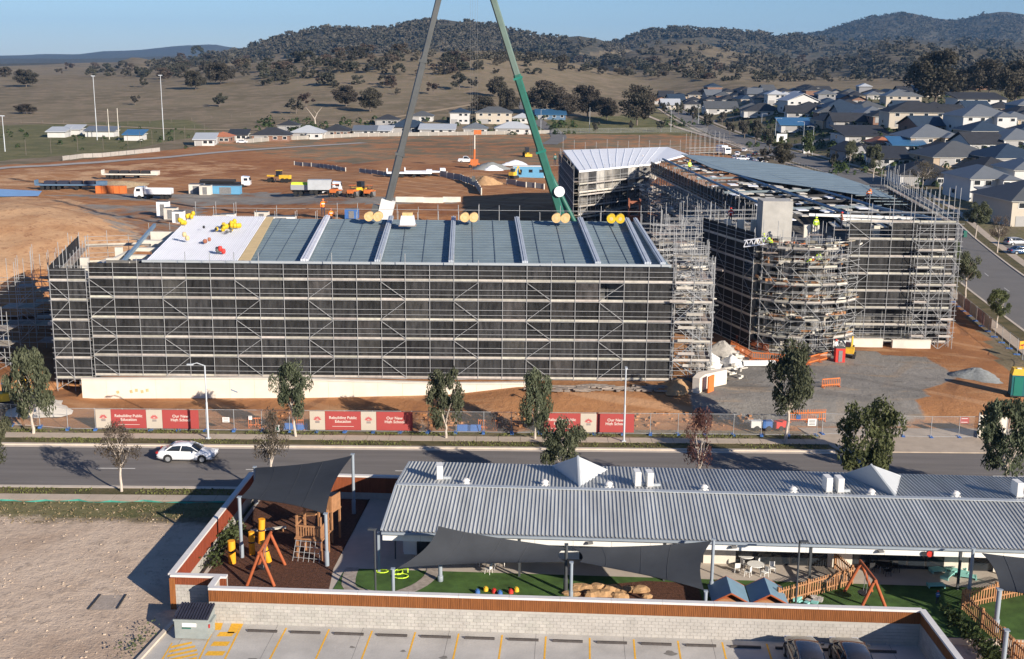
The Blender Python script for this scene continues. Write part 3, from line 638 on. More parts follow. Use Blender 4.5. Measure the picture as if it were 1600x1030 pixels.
FT = [
 (42, 163, 178, 32, 'low spreading tree alone at the far left of the paddock', 'far'), (41, 110, 136, 34, 'dark gum on the skyline above the left goalposts', 'far'),
 (212, 148, 164, 13, 'tiny dark tree alone on the bare paddock between the tall light poles', 'far'), (224, 118, 136, 14, 'small tree high on the left slope', 'far'),
 (343, 146, 167, 27, 'round dark tree alone on the slope right of the light poles', 'far'), (306, 112, 140, 34, 'brownish spreading gum on the upper left slope', 'brown'),
 (345, 100, 132, 44, 'wide dark double-crowned gum on the upper left slope', 'far'), (463, 150, 178, 26, 'leaning dark gum at the foot of the slope above the dead white tree', 'far'),
 (478, 146, 168, 24, 'gum leaning right behind the dead white tree', 'brown'), (541, 136, 168, 38, 'dark flat-topped gum with a long shadow on the slope', 'far'),
 (578, 139, 175, 36, 'bright green broad gum on the slope left of the grey crane boom', 'green'), (621, 138, 148, 9, 'tiny round bush on the slope near the grey boom', 'far'),
 (677, 130, 148, 20, 'brown tree directly right of the grey boom on the slope', 'brown'), (718, 117, 141, 26, 'open-crowned gum between the two booms', 'far'),
 (738, 121, 138, 18, 'small gum beside the open-crowned one between the booms', 'far'), (711, 87, 112, 20, 'upright dark gum near the hill crest between the booms', 'far'),
 (752, 150, 178, 40, 'low dark tree behind the two-storey cream house', 'far'), (778, 122, 152, 32, 'dark gum on the slope just left of the green boom', 'far'),
 (795, 140, 178, 34, 'dense dark gum right behind the two-storey cream house', 'far'), (850, 130, 180, 56, 'large spreading brown gum right of the green boom', 'brown'),
 (884, 148, 184, 36, 'smaller dark gum filling in beside the large brown one', 'far'), (918, 136, 184, 46, 'tall open gum on the park lawn, second clump right of the green boom', 'brown'),
 (948, 154, 188, 34, 'low dark gum between the two tall park gums', 'far'), (995, 136, 196, 56, 'big round-headed gum with a forked pale trunk in the park', 'brown'),
 (931, 188, 208, 11, 'young tree planted on the park lawn, left of three', 'far'), (1032, 186, 206, 14, 'young tree on the park lawn near its path', 'far'), (986, 188, 204, 10, 'smallest young tree on the park lawn', 'far'),
 (1461, 84, 166, 82, 'huge dark gum towering over the white houses on the right', 'far'), (1545, 96, 150, 60, 'tall thin-leaved gum behind the houses at the right edge', 'brown'),
 (1585, 100, 168, 52, 'tall gum touching the right edge of the photo', 'brown'), (1505, 108, 150, 34, 'dark bushy tree right of the huge gum', 'far'),
 (1218, 216, 250, 26, 'round green tree by the light poles of the side street', 'green'), (1262, 208, 246, 26, 'dark tree behind the twin light poles', 'green'),
 (1202, 196, 236, 18, 'dark conifer-like tree beside the small white sign house', 'far'), (1180, 190, 226, 18, 'narrow tree on the verge left of the white sign board', 'far'),
 (1163, 184, 216, 16, 'verge tree beside the bend of the side street', 'far'), (1140, 186, 210, 16, 'low verge tree above the parked cars', 'far'), (1225, 226, 262, 34, 'wide shrubby tree beside the parked cars', 'green'),
 (1196, 232, 256, 20, 'dark shrub tree at the end of the row of parked cars', 'far'), (1105, 176, 200, 15, 'tree on the corner where the park path meets the street', 'far'), (1082, 168, 192, 14, 'small tree left of the park path corner', 'far'), (1060, 160, 180, 14, 'street tree at the start of the estate', 'far'),
 (1038, 158, 178, 13, 'street tree nearest the big forked park gum', 'far'), (1128, 176, 196, 14, 'street tree before the long dark-roofed house', 'far'), (1300, 236, 262, 16, 'narrow tree between street light and white wall', 'far'),
]
for a in FT: far_tree(a[0], a[1], a[2], a[3], a[4], None, a[5])
# dead white tree
p = T(493, 196); t = empty('dead_tree', p, 0, 'dead white forked tree standing behind the row of houses', 'dead tree'); b = MB(); s = FPX/p.y
h = 28/s; b.tube((0, 0, 0), (-.3, 0, h*.35), h*.045, h*.035); b.tube((-.3, 0, h*.35), (-h*.28, 0, h*.7), h*.03, h*.015); b.tube((-h*.28, 0, h*.7), (-h*.5, 0, h*.98), h*.015, h*.006)
b.tube((-.3, 0, h*.35), (h*.14, 0, h*.7), h*.03, h*.015); b.tube((h*.14, 0, h*.7), (h*.4, 0, h*1.0), h*.015, h*.005); b.tube((h*.1, 0, h*.6), (-h*.1, 0, h*.85), h*.01, h*.004); b.build('trunk', M['trunk_w'], t)
# scattered woodland trees on the hillsides: region, count, size range in pixels
WOOD = [((0, 108, 400, 122), 34, (9, 17), 'gums in the tree line along the top of the left paddock', 'dark gum in the tree line along the top of the left paddock'),
 ((250, 88, 460, 128), 44, (10, 20), 'gums crowding the left shoulder of the hillside', 'dark gum crowding the left shoulder of the hillside'),
 ((400, 84, 640, 138), 66, (11, 22), 'gums scattered over the slope left of the grey boom', 'dark gum scattered with others over the slope left of the grey boom'),
 ((640, 84, 860, 122), 34, (8, 19), 'gums scattered over the slope between the booms', 'dark gum scattered with others over the slope between the booms'),
 ((860, 92, 1140, 128), 58, (9, 17), 'gums in the dark belt below the grassy hill', 'dark gum in the dense belt below the grassy hill'),
 ((1140, 98, 1440, 130), 44, (9, 17), 'gums in the belt above the housing estate', 'dark gum in the belt above the housing estate')]
for (x0, y0, x1, y1), n, (s0, s1), grp, lb in WOOD:
    k = 0; tries = 0
    while k < n and tries < n*6:
        tries += 1
        x = rnd.uniform(x0, x1); y = y0+(y1-y0)*rnd.random()
        if x0 == 860 and abs(y-(98+.085*(x-860))) > 13: continue
        if x0 == 0 and rnd.random() < .35 and x < 200: continue
        sz = rnd.uniform(s0, s1)
        far_tree(x, y-sz*rnd.uniform(.8, 1.0), y, sz*rnd.uniform(1.0, 1.5), lb, grp, rnd.choice(['far', 'far', 'far', 'brown']), parts=False); k += 1
# wooded hills: thousands of crowns nobody could count, one object
def canopy(name, regions, seed, m):
    r = random.Random(seed); tmpl = []
    for k in range(4):
        pts = []
        for q, d in blob_pts(r, 26, 6):
            c = Vector((q.x*.55, q.y*.55, q.z*.5)); nn = (d+Vector((r.gauss(0, .5), r.gauss(0, .5), r.gauss(0, .5)))).normalized(); t = nn.orthogonal().normalized(); w = nn.cross(t); s = .21
            pts.append([c-t*s-w*s*.4, c+t*s-w*s*.5, c+w*s*.9])
        tmpl.append(np.array([[list(v) for v in tri] for tri in pts]))
    V = []; cnt = 0
    for (poly, n, s0, s1, ymin) in regions:
        nr = np.random.RandomState(seed+n); xs_ = [p[0] for p in poly]; ys_ = [p[1] for p in poly]; N_ = n*5
        X = nr.uniform(min(xs_), max(xs_), N_); Y = nr.uniform(min(ys_), max(ys_), N_)
        keep = inpoly(X, Y, poly) & ((bump01(X, Y*2.2, 22, seed) > -.25) | (nr.rand(N_) > .75)); X = X[keep][:int(n*1.3)]; Y = Y[keep][:int(n*1.3)]
        gx, gy, gz, ok = T_many(X, Y, ymin*.9); ok &= gy > ymin
        for qx, qy, qz in list(zip(gx[ok], gy[ok], gz[ok]))[:n]:
            s = r.uniform(s0, s1)*qy/1900; a = r.uniform(0, 6.28); ca, sa = math.cos(a), math.sin(a)
            t = tmpl[r.randrange(4)]; q = t*np.array([s, s, s*.85]); q = np.stack([q[..., 0]*ca-q[..., 1]*sa, q[..., 0]*sa+q[..., 1]*ca, q[..., 2]], -1)+np.array([qx, qy, qz+s*.35]); V.append(q.reshape(-1, 3))
    V = np.concatenate(V).astype(np.float32); n = len(V)
    me = bpy.data.meshes.new(name); me.vertices.add(n); me.vertices.foreach_set('co', V.ravel()); me.loops.add(n); me.loops.foreach_set('vertex_index', np.arange(n, dtype=np.int32))
    me.polygons.add(n//3); me.polygons.foreach_set('loop_start', np.arange(0, n, 3, dtype=np.int32)); me.update(calc_edges=True); me.materials.append(m)
    o = bpy.data.objects.new(name, me); link(o); o['kind'] = 'stuff'; return o
fm = mat('distant_canopy', (.050, .054, .040), .85, .3, .03, col2=(.115, .10, .078), spec=.1, detail=8)
canopy('hillside_woodland', [
 ([(370, 88), (400, 68), (500, 42), (620, 42), (690, 28), (780, 40), (860, 58), (935, 66), (900, 84), (640, 82), (440, 92)], 2100, 7, 12, 1700),
 ([(230, 100), (390, 80), (420, 95), (240, 112)], 260, 8, 13, 900),
 ([(930, 76), (1000, 50), (1060, 44), (1200, 54), (1300, 60), (1230, 74), (1100, 58), (1030, 64), (960, 84)], 900, 6, 11, 1600),
 ([(1150, 70), (1300, 62), (1420, 62), (1600, 66), (1600, 122), (1480, 118), (1300, 104), (1180, 96)], 560, 7, 12, 1200),
 ([(1240, 58), (1300, 44), (1360, 26), (1410, 20), (1480, 34), (1540, 20), (1600, 25), (1600, 68), (1300, 64)], 1800, 3.4, 6, 3500),
 ([(1460, 98), (1600, 90), (1600, 130), (1480, 130)], 160, 12, 20, 700),
 ([(620, 84), (860, 84), (950, 98), (860, 100), (700, 92)], 160, 8, 13, 900),
 ([(880, 92), (1000, 96), (1200, 98), (1440, 96), (1440, 126), (1150, 130), (950, 114)], 380, 9, 15, 900), ([(960, 90), (1030, 66), (1150, 68), (1250, 96)], 90, 8, 14, 1200),
], 3, fm)

# ================================================================== SCAFFOLDS
def scaffold(root, O, p0, p1, z0, levels, wid, bay=2.4, toe=True, mesh=None, inner=True, top=1.55, post_up=1.2, lower=1.6, brace=3, seed=0, mesh_rows=None, rails=True, skip=0.0, ground=True, mmat=None, jitter=.0, decks=True):
    """straight run from p0 to p1 (xy, world). wid>0 puts the inner row to the left of the run direction. levels = deck heights (absolute)."""
    r = random.Random(seed); a = Vector((p0[0], p0[1], 0)); b = Vector((p1[0], p1[1], 0)); d = b-a; L = d.length; d.normalize(); nrm = Vector((-d.y, d.x, 0))
    n = max(1, round(L/bay)); step = L/n; rz = math.atan2(d.y, d.x); Ov = Vector(O)
    def W(s, w, z): return a+d*s+nrm*w+Vector((0, 0, z))-Ov
    ztop = levels[-1]
    rows = [0, wid] if inner else [0]
    for row in rows:
        for i in range(n+1):
            zt = ztop+top+r.choice([0, .0, .5, post_up]); zb = z0 if ground else levels[0]-lower
            ptube('standard', M['steel'], root, W(i*step, row, zb-.1), W(i*step, row, zt), .034)
    for li, z in enumerate(levels):
        hs = [z-.05] if not rails else [z-.05, z+.55, z+1.05]
        for hh in hs: ptube('ledger', M['steel'], root, W(-.2, -.04, hh), W(L+.2, -.04, hh), .026)
        if inner: ptube('ledger', M['steel'], root, W(0, wid, z+1.0), W(L, wid, z+1.0), .026)
        if decks:
            for i in range(n):
                if r.random() < skip: continue
                c = W((i+.5)*step, wid/2, z+r.uniform(-1, 1)*jitter); o = pbox('deck_board', M['deck'], root, c, (step-.05, abs(wid)-.12, .05), rz)
                if toe: pbox('toe_board', M['toe'], root, W((i+.5)*step, .045 if wid > 0 else -.045, z+.10), (step-.03, .035, .20), rz)
        if inner and not toe:
            for i in range(0, n+1, 2): ptube('transom', M['steel'], root, W(i*step, 0, z-.06), W(i*step, wid, z-.06), .024)
    allz = ([z0] if ground else [])+list(levels)
    for li in range(len(allz)-1):
        for i in range(n):
            if brace and (i % (brace*1)) == 0:
                up = (li+i//brace) % 2; za, zb_ = allz[li]+.1, allz[li+1]-.1
                if up: za, zb_ = zb_, za
                ptube('brace', M['steel'], root, W(i*step, -.07, za), W((i+1)*step, -.07, zb_), .03)
    if mesh:
        mm = mmat or M['mesh']; w = .13 if wid > 0 else -.13
        seq = list(levels)+[ztop+top]
        for li in range(len(seq)-1):
            if mesh_rows and li not in mesh_rows: continue
            lo, hi = seq[li]+.06, seq[li+1]-.08
            for i in range(n):
                if r.random() < .006: continue
                m3 = M['mesh_p'] if (mmat is None and r.random() < .10) else mm
                pbox('mesh_sheet', m3, root, W((i+.5)*step, w+r.uniform(-.015, .015), (lo+hi)/2), (step-.02, .012, hi-lo), rz)

LV = [1.67, 3.68, 5.55, 7.47, 9.46, 11.37]
# -- main block front
fs = empty('scaffold', (-44.4, 112.5, 1.6), 0, 'long six-deck scaffold wrapped in black mesh along the whole street front of the main block', 'scaffold')
FO = (-44.4, 112.5, 1.6)
scaffold(fs, FO, (-40.9, 112.5), (15.5, 112.5), 1.55, LV, 1.1, 2.35, mesh=True, inner=False, top=1.55, post_up=1.1, seed=1, brace=3, jitter=.03)
for z in LV: ptube('ledger', M['steel'], fs, (0, .9, z+1.0-1.6), (60, .9, z+1.0-1.6), .024)
# left end bays, splayed back
ls = empty('scaffold', (-44.6, 112.4, 0), 0, 'two-bay end scaffold with stepped decks at the left corner of the main block', 'scaffold')
scaffold(ls, (-44.6, 112.4, 0), (-44.6, 112.2), (-41.1, 112.2), .2, [v-.25 for v in LV], 1.3, 1.75, mesh=True, inner=True, top=1.3, seed=2, brace=2)
bs = empty('scaffold', (-46.6, 116, 0), 0, 'dark mesh-wrapped scaffold return running back from the left corner of the main block', 'scaffold')
scaffold(bs, (-46.6, 116, 0), (-44.9, 112.8), (-49.3, 133), .2, [v-.3 for v in LV], -1.1, 2.4, mesh=True, inner=True, top=1.5, seed=3, brace=3, mmat=M['mesh_s'])
bs2 = empty('scaffold', (-49.3, 133, 0), 0, 'mesh-wrapped scaffold across the rear of the left end bays, before the dirt bank', 'scaffold')
scaffold(bs2, (-49.3, 133, 0), (-49.0, 134.6), (-37.8, 138), .2, [v-.3 for v in LV], -1.1, 2.4, mesh=True, inner=False, top=1.2, seed=4, brace=0, mmat=M['mesh_s'], mesh_rows=[0, 1, 2])
# loose scaffold further left, half built over the excavation
us = empty('scaffold', (-58, 128, 0), 0, 'unfinished open scaffold standing in the shaded cut left of the main block', 'scaffold')
scaffold(us, (-58, 128, 0), (-58, 127), (-50.5, 127), -.2, [1.5, 3.4, 5.3, 7.2], 2.5, 1.9, toe=False, mesh=None, top=3.2, seed=5, brace=2, skip=.45)
scaffold(us, (-58, 128, 0), (-57, 134), (-50.5, 136), -.2, [2.5, 4.4, 6.3], 2.0, 1.6, toe=False, mesh=None, top=3.4, seed=6, brace=2, skip=.5)
us2 = empty('scaffold', (-60, 118, 0), 0, 'low cluttered scaffold at the left edge of the photo beside the dirt bank', 'scaffold')
scaffold(us2, (-60, 118, 0), (-61, 120), (-52, 119), 0, [1.2, 3.0, 4.6], 2.2, 1.8, toe=False, mesh=None, top=2.0, seed=7, brace=2, skip=.4)
# rear guard rail of the main roof
gs = empty('scaffold', (0, 138.4, 1.5), 0, 'guard-rail scaffold rising behind the high rear edge of the main roof', 'scaffold')
scaffold(gs, (0, 138.4, 1.5), (-37.5, 138.4), (17.5, 138.4), 1.5, [12.6], 1.1, 2.4, toe=False, mesh=None, top=2.2, post_up=.9, seed=8, brace=0)
ptube('guard_rail', M['steel'], gs, (-37.5, -.04, 15.1-1.5), (17.5, -.04, 15.1-1.5), .026)

# -- main block itself
mb = empty('school_building', (-40, 113.8, 1.5), 0, 'long unfinished main school block with half-sheeted blue-grey roof behind black mesh', 'building')
MO = Vector((-40, 113.8, 1.5))
def mloc(x, y, z): return Vector((x, y, z))-MO
for k, z in enumerate((1.6, 5.4, 9.2)): pbox('floor_slab', M['conc'], mb, mloc(-11.8, 125.4, z), (54.6, 22.4, .35))
for k in range(24):
    x = -38.6+k*2.33
    for j, z in enumerate((1.78, 5.58, 9.38)):
        c = M['grey'] if (k*7+j*3) % 5 else M['dark']
        pbox('wall_panel', c, mb, mloc(x, 114.25, z+1.75), (2.2, .15, 3.4))
for k in range(12): pbox('column', M['conc'], mb, mloc(-38.4+k*4.9, 114.6, 7.2), (.4, .4, 11.2))
pbox('rear_wall', M['grey'], mb, mloc(-11.5, 136.4, 7.0), (53, .25, 11)); pbox('side_wall', M['grey'], mb, mloc(15.0, 125.3, 7.0), (.25, 22, 11))
# roof plane: front (y=113.9,z=12.85) to rear (137, 14.25)
RF, RB = (113.9, 12.80), (137.0, 14.25)
def roofz(y): return RF[1]+(y-RF[0])/(RB[0]-RF[0])*(RB[1]-RF[1])
pitch = math.atan2(RB[1]-RF[1], RB[0]-RF[0]); RLen = math.hypot(RB[1]-RF[1], RB[0]-RF[0])
def rplane(name, xa0, xa1, xb0, xb1, m, dz, th=.04, y0=RF[0], y1=RB[0]):
    b = MB(); vs = [(xa0, y0, roofz(y0)+dz), (xa1, y0, roofz(y0)+dz), (xb1, y1, roofz(y1)+dz), (xb0, y1, roofz(y1)+dz)]
    vs = [tuple(Vector(v)-MO) for v in vs]; lo = [(v[0], v[1], v[2]-th) for v in vs]
    b.add(vs+lo, [(0, 1, 2, 3), (7, 6, 5, 4), (0, 4, 5, 1), (1, 5, 6, 2), (2, 6, 7, 3), (3, 7, 4, 0)]); return b.build(name, m, mb)
rplane('roof_mesh', -26.9, 15.5, -28.6, 14.0, M['sark'], -.16)
for k in range(19):
    y = RF[0]+.25+k*1.255; f = (y-RF[0])/(RB[0]-RF[0]); x0 = -26.6-1.6*f; x1 = 15.4-1.5*f
    pbox('purlin', M['purlin'], mb, mloc((x0+x1)/2, y, roofz(y)-.155), (x1-x0, .09, .06))
def strip_x(pxf, pxr): return K(pxf, 412, 114).x, K(pxr, 342, 137).x
STR = [(467, 507, 489, 522, 1), (583, 607, 600, 622, 0), (700, 703, 713, 713, 0), (816, 802, 826, 813, 0), (931, 900, 943, 913, 0), (1010, 973, 1022, 983, 0), (1032, 987, 1040, 993, 0)]
STR = [(467, 506, 484, 518, 1), (583, 606, 597, 617, 0), (699, 704, 711, 714, 0), (814, 802, 827, 813, 0), (928, 900, 941, 912, 0), (1005, 973, 1020, 984, 0), (1030, 988, 1042, 996, 0)]
for (f0, r0, f1, r1, pale) in STR:
    a0, b0 = strip_x(f0, r0); a1, b1 = strip_x(f1, r1); m = M['sheetpack_l'] if pale else M['sheetpack']; n = 3; cx0, cx1 = (a1-a0)*.14, (b1-b0)*.14; a0 += cx0; a1 -= cx0; b0 += cx1; b1 -= cx1
    for k in range(n):
        t0, t1 = k/n+.03, (k+1)/n-.03; rplane('stacked_roof_sheet', a0+(a1-a0)*t0, a0+(a1-a0)*t1, b0+(b1-b0)*t0, b0+(b1-b0)*t1, m, .34+.05*(k % 2), .3, RF[0]+.1, RB[0]-.2)
for (f0, r0) in ((398, 440), (430, 470), (508, 540), (545, 570), (626, 636), (660, 668), (740, 738), (775, 770), (845, 832), (885, 868), (955, 925), (985, 950)):
    a0, b0 = strip_x(f0, r0); rplane('safety_mesh_lap', a0-.04, a0+.04, b0-.04, b0+.04, M['purlin'], -.10, .03)
# white sheeted part: ribbed sheets
xa0, xb0 = strip_x(228, 298); xa1, xb1 = strip_x(371, 416); n = 14
for k in range(n):
    t0, t1 = k/n, (k+1)/n-.004; u0, u1 = xa0+(xa1-xa0)*t0, xa0+(xa1-xa0)*t1; v0, v1 = xb0+(xb1-xb0)*t0, xb0+(xb1-xb0)*t1
    o = rplane('roof_sheet', u0, u1, v0, v1, M['whiteroof'], .06, .05)
    for j in range(3): s_ = .12+j*.36; rplane('sheet_rib', u0+(u1-u0)*s_, u0+(u1-u0)*(s_+.07), v0+(v1-v0)*s_, v0+(v1-v0)*(s_+.07), M['sheetpack_l'], .12, .08)
a1_, b1_ = strip_x(390, 428); rplane('insulation_blanket', xa1+.02, a1_, xb1+.02, b1_, M['foil'], .03, .06)
pbox('eave_gutter', M['ccroof_d'], mb, mloc(-10.3, 113.78, 12.86), (51.5, .25, .22))
# open left end: portal walls, pale beams and steel rafters
pbox('concrete_wall', M['cream'], mb, mloc(-40.3, 119, 11.6), (.35, 9, 1.6)); pbox('concrete_wall', M['cream'], mb, mloc(-36.6, 131, 11.9), (7.5, .3, 2.8))
pbox('roof_rafter', M['bluesteel'], mb, mloc(-39.9, 125.5, 12.9), (.3, 19, .35), rot=(pitch, 0, R(7))); pbox('roof_rafter', M['bluesteel'], mb, mloc(-36.6, 118.5, 12.2), (.25, 11, .3), rot=(pitch, 0, R(-10)))
for k, (x, y, z, w) in enumerate(((-38.5, 118.0, 11.9, 3.6), (-38.4, 121, 12.1, 4.2), (-38.0, 124, 12.4, 4.4), (-38.2, 127.4, 12.7, 5.0))): pbox('cream_beam', M['cream'], mb, mloc(x, y, z), (w, .7, .35))
for x, y in ((-42.2, 115.2), (-39.6, 115.2), (-41.0, 122)): pbox('column', M['cream'], mb, mloc(x, y, 7.4), (.7, .5, 11.0))
pbox('upper_floor_slab', M['conc_l'], mb, mloc(-41.6, 121.5, 10.5), (6.2, 14, .3)); pbox('brick_infill', M['brickr'], mb, mloc(-40.6, 116.3, 11.3), (3.4, .3, 1.0))
pbox('floor_slab', M['conc'], mb, mloc(-42.6, 121.5, 6.5), (6.4, 15, .3)); pbox('wall_panel', M['dark'], mb, mloc(-42.4, 114.8, 6), (4.8, .2, 8.8))

# -- right end of main block: stair scaffold stack, full of decks and rails
rs = empty('scaffold', (15.6, 112.5, 1.4), 0, 'open stair-tower scaffold packed with short decks at the right end of the main block', 'scaffold'); RO = (15.6, 112.5, 1.4)
LR = [1.7, 3.1, 4.3, 5.6, 6.9, 8.2, 9.5, 10.8]
scaffold(rs, RO, (15.7, 112.3), (19.4, 112.3), 1.2, LV, 1.2, 1.8, toe=True, mesh=None, top=1.4, seed=11, brace=2)
scaffold(rs, RO, (19.5, 112.6), (20.4, 124), 1.2, LV, 1.2, 1.9, toe=True, mesh=None, top=1.4, seed=12, brace=2, skip=.1)
scaffold(rs, RO, (17.6, 114.6), (19.2, 114.8), 1.2, [2.6, 4.5, 6.4, 8.3, 10.2], 1.4, 1.6, toe=True, mesh=None, top=1.4, seed=13, brace=1)
for k, z in enumerate(LV[:-1]):
    y = 113.0; x0, x1 = (15.9, 18.6) if k % 2 else (18.6, 15.9)
    b = MB()
    for s in range(9):
        t = s/8; b.box((x0+(x1-x0)*t-15.6, y-112.5, z+.1+1.8*t-1.4), (.3, .75, .04))
    b.tube((x0-15.6, y-.4-112.5, z-1.4), (x1-15.6, y-.4-112.5, z+1.9-1.4), .05, n=4); b.tube((x0-15.6, y-.4-112.5, z+1.0-1.4), (x1-15.6, y-.4-112.5, z+2.9-1.4), .03, n=4); b.build('stair_flight', M['steel'], rs)
for k in range(10):
    z = LR[k % 8]; pbox('toe_board', M['toe'], rs, (17.0+rnd.uniform(-1, 1.2)-15.6, 112.1-112.5-.1, z-1.4+.2), (1.6, .04, .28))
lk = empty('scaffold', (17, 126, 1.4), 0, 'maze of tall open scaffold bridging the gap between main block and tower', 'scaffold'); LO = (17, 126, 1.4)
for k, (p0, p1, lv, sd) in enumerate((((16.5, 125), (21.0, 126), [8.0, 9.8, 11.6], 21), ((16.2, 129.5), (21, 130.5), [7.0, 8.9, 10.8, 12.7], 22), ((16.0, 134), (21.5, 135), [9.5, 11.3, 13.0], 23), ((17.5, 139), (27, 142), [8.5, 10.4, 12.3], 24), ((16.6, 119.5), (20.0, 119.5), [7.5, 9.4, 11.4, 12.8], 25), ((18.5, 141.5), (30, 143.5), [8.8, 10.8, 12.7], 26), ((21.5, 146), (30.5, 148), [9.5, 11.5, 13.2], 27), ((20, 152), (28, 153), [7.5, 9.5, 11.5], 28))):
    scaffold(lk, LO, p0, p1, 1.2, lv, 1.3, 1.8, toe=False, mesh=None, top=1.6, post_up=1.4, seed=sd, brace=2, skip=.25, jitter=.08, ground=False, lower=1.0)

# -- tower / stair core with wrapped scaffold
tw = empty('stair_core_building', (29.5, 131.5, 1.2), 0, 'unfinished round-fronted stair core standing inside curved scaffolding', 'building'); TO = Vector((29.5, 131.5, 1.2))
def arc(c, r_, a0, a1, n): return [(c[0]+r_*math.cos(R(a0+(a1-a0)*i/n)), c[1]+r_*math.sin(R(a0+(a1-a0)*i/n))) for i in range(n+1)]
core = [(25.2, 139.5), (26.9, 130.5)]+arc((31.9, 131.4), 4.6, 198, 330, 9)+[(36, 133), (36, 140)]
for zf in (1.3, 4.9, 8.5, 12.1):
    b = MB(); b.prism([(p[0]-TO.x, p[1]-TO.y) for p in core], zf-TO.z, zf+.3-TO.z); b.build('floor_slab', M['grey'], tw)
inner = arc((31.9, 131.8), 3.2, 200, 330, 8)
for j, zf in enumerate((1.6, 5.2, 8.8)):
    for i in range(8):
        a, c = Vector((*inner[i], 0)), Vector((*inner[i+1], 0)); mid = (a+c)/2-TO
        pbox('wall_panel', (M['grey'], M['conc'], M['dark'])[(i+j) % 3], tw, (mid.x, mid.y, zf+1.6-TO.z), ((c-a).length, .2, 3.3), math.atan2((c-a).y, (c-a).x))
for p in [core[1]]+core[3:11:2]+[core[-2]]: pbox('column', M['conc_l'], tw, (p[0]*.96+31.2*.04-TO.x, p[1]*.96+131.5*.04-TO.y, 7.2-TO.z), (.45, .45, 12))
pbox('lift_shaft', M['conc'], tw, (30.0-TO.x, 135.5-TO.y, 9.2-TO.z), (3.4, 3.2, 15.5)); pbox('formwork_beam', M['orange'], tw, (30.5-TO.x, 128-TO.y, 13.1-TO.z), (4.5, .25, .25)); pbox('formwork_beam', M['orange'], tw, (30.8-TO.x, 127.2-TO.y, 11.4-TO.z), (4.0, .25, .25)); pbox('formwork_beam', M['orange'], tw, (29.5-TO.x, 126.4-TO.y, 8.6-TO.z), (2.5, .2, .2))
ts_ = empty('scaffold', (29, 127, 1.0), 0, 'curved many-decked scaffold wrapped round the front of the stair core', 'scaffold'); TSO = (29, 127, 1.0)
TL = [1.4+1.0*k*1.93 for k in range(7)]
ring = arc((31.9, 131.2), 7.3, 226, 318, 7); ring2 = arc((31.9, 131.2), 6.0, 226, 318, 7)
for i in range(7): scaffold(ts_, TSO, ring[i], ring[i+1], .9, TL[:6] if i > 4 else TL, 1.25, 1.8, toe=True, mesh=None, top=1.3, post_up=1.6, seed=40+i, brace=2, skip=.12, jitter=.05)
for i in range(0, 7): scaffold(ts_, TSO, ring2[i], ring2[i+1], .9, [v+.95 for v in TL[:6]], .8, 1.5, toe=False, mesh=None, top=.8, seed=60+i, brace=0, skip=.3, rails=True)
ds = empty('scaffold', (24, 132, 1.0), 0, 'black mesh-wrapped scaffold in full shade on the left flank of the stair core', 'scaffold'); DO = (24, 132, 1.0)
scaffold(ds, DO, (26.0, 126.3), (22.2, 139.0), .9, TL, -1.1, 2.1, toe=True, mesh=True, inner=True, top=1.5, post_up=1.2, seed=71, brace=3, mmat=M['mesh_s'])

# -- right wing
RWZ = [1.6+1.94*k for k in range(8)]
rw = empty('scaffold', (42, 130.6, 1.0), 0, 'eight-deck scaffold across the street end of the right wing, lowest bays open', 'scaffold'); RWO = (42, 130.6, 1.0)
scaffold(rw, RWO, (37.2, 130.2), (49.0, 130.2), 1.0, RWZ, 1.2, 2.36, toe=True, mesh=True, inner=True, top=1.6, post_up=1.4, seed=81, brace=3, mesh_rows=[2, 3, 4, 5, 6])
scaffold(rw, RWO, (44.6, 129.0), (49.2, 129.0), 1.0, [v+.9 for v in RWZ[:7]], 1.0, 1.5, toe=True, mesh=None, top=.8, seed=82, brace=1, skip=.25)
rr = empty('scaffold', (49.2, 131, .8), 0, 'scaffold along the side-street flank of the right wing with tall bare standards', 'scaffold'); RRO = (49.2, 131, .8)
scaffold(rr, RRO, (49.3, 130.6), (54.5, 172), .6, RWZ, 1.2, 2.4, toe=True, mesh=True, inner=True, top=2.2, post_up=1.6, seed=83, brace=3, mesh_rows=[0, 1, 2, 3, 4, 5, 6])
rl = empty('scaffold', (30, 180, .8), 0, 'courtyard-side scaffold of the right wing with a long black mesh band on top', 'scaffold'); RLO = (30, 180, .8)
CWL = [2, 4, 6, 8, 10, 12]
scaffold(rl, RLO, (30.6, 150), (25.7, 224), .8, CWL, -1.3, 2.4, toe=True, mesh=True, inner=True, top=2.2, post_up=.6, seed=84, brace=3, mesh_rows=[5])
scaffold(rl, RLO, (27.5, 153), (23.0, 215), .8, [3, 5, 7, 9], -1.3, 2.0, toe=False, mesh=None, inner=True, top=1.5, seed=85, brace=2, skip=.35)
wg = empty('school_wing', (40, 160, 1.2), 0, 'unfinished right wing with exposed steel roof frame and a blue-grey mesh roof', 'building'); WO = Vector((40, 160, 1.2))
plan = [(31.6, 140), (31.2, 150), (27.0, 223), (42.5, 224), (52.9, 170), (48.6, 131.8), (37.2, 131.8), (36.4, 140)]
for zf in (1.3, 5.3, 9.3):
    b = MB(); b.prism([(p[0]-WO.x, p[1]-WO.y) for p in plan], zf-WO.z, zf+.35-WO.z); b.build('floor_slab', M['grey'], wg)
def wall_run(root, O, pts, z0, z1, m, name='wall_panel', w=2.4, t=.15):
    for i in range(len(pts)-1):
        a, c = Vector((*pts[i], 0)), Vector((*pts[i+1], 0)); L = (c-a).length; n = max(1, round(L/w)); d = (c-a)/n
        for k in range(n):
            mid = a+d*(k+.5)-Vector(O); pbox(name, m[(k*5+i) % len(m)], root, (mid.x, mid.y, (z0+z1)/2-O[2]), (L/n-.03, t, z1-z0), math.atan2(d.y, d.x))
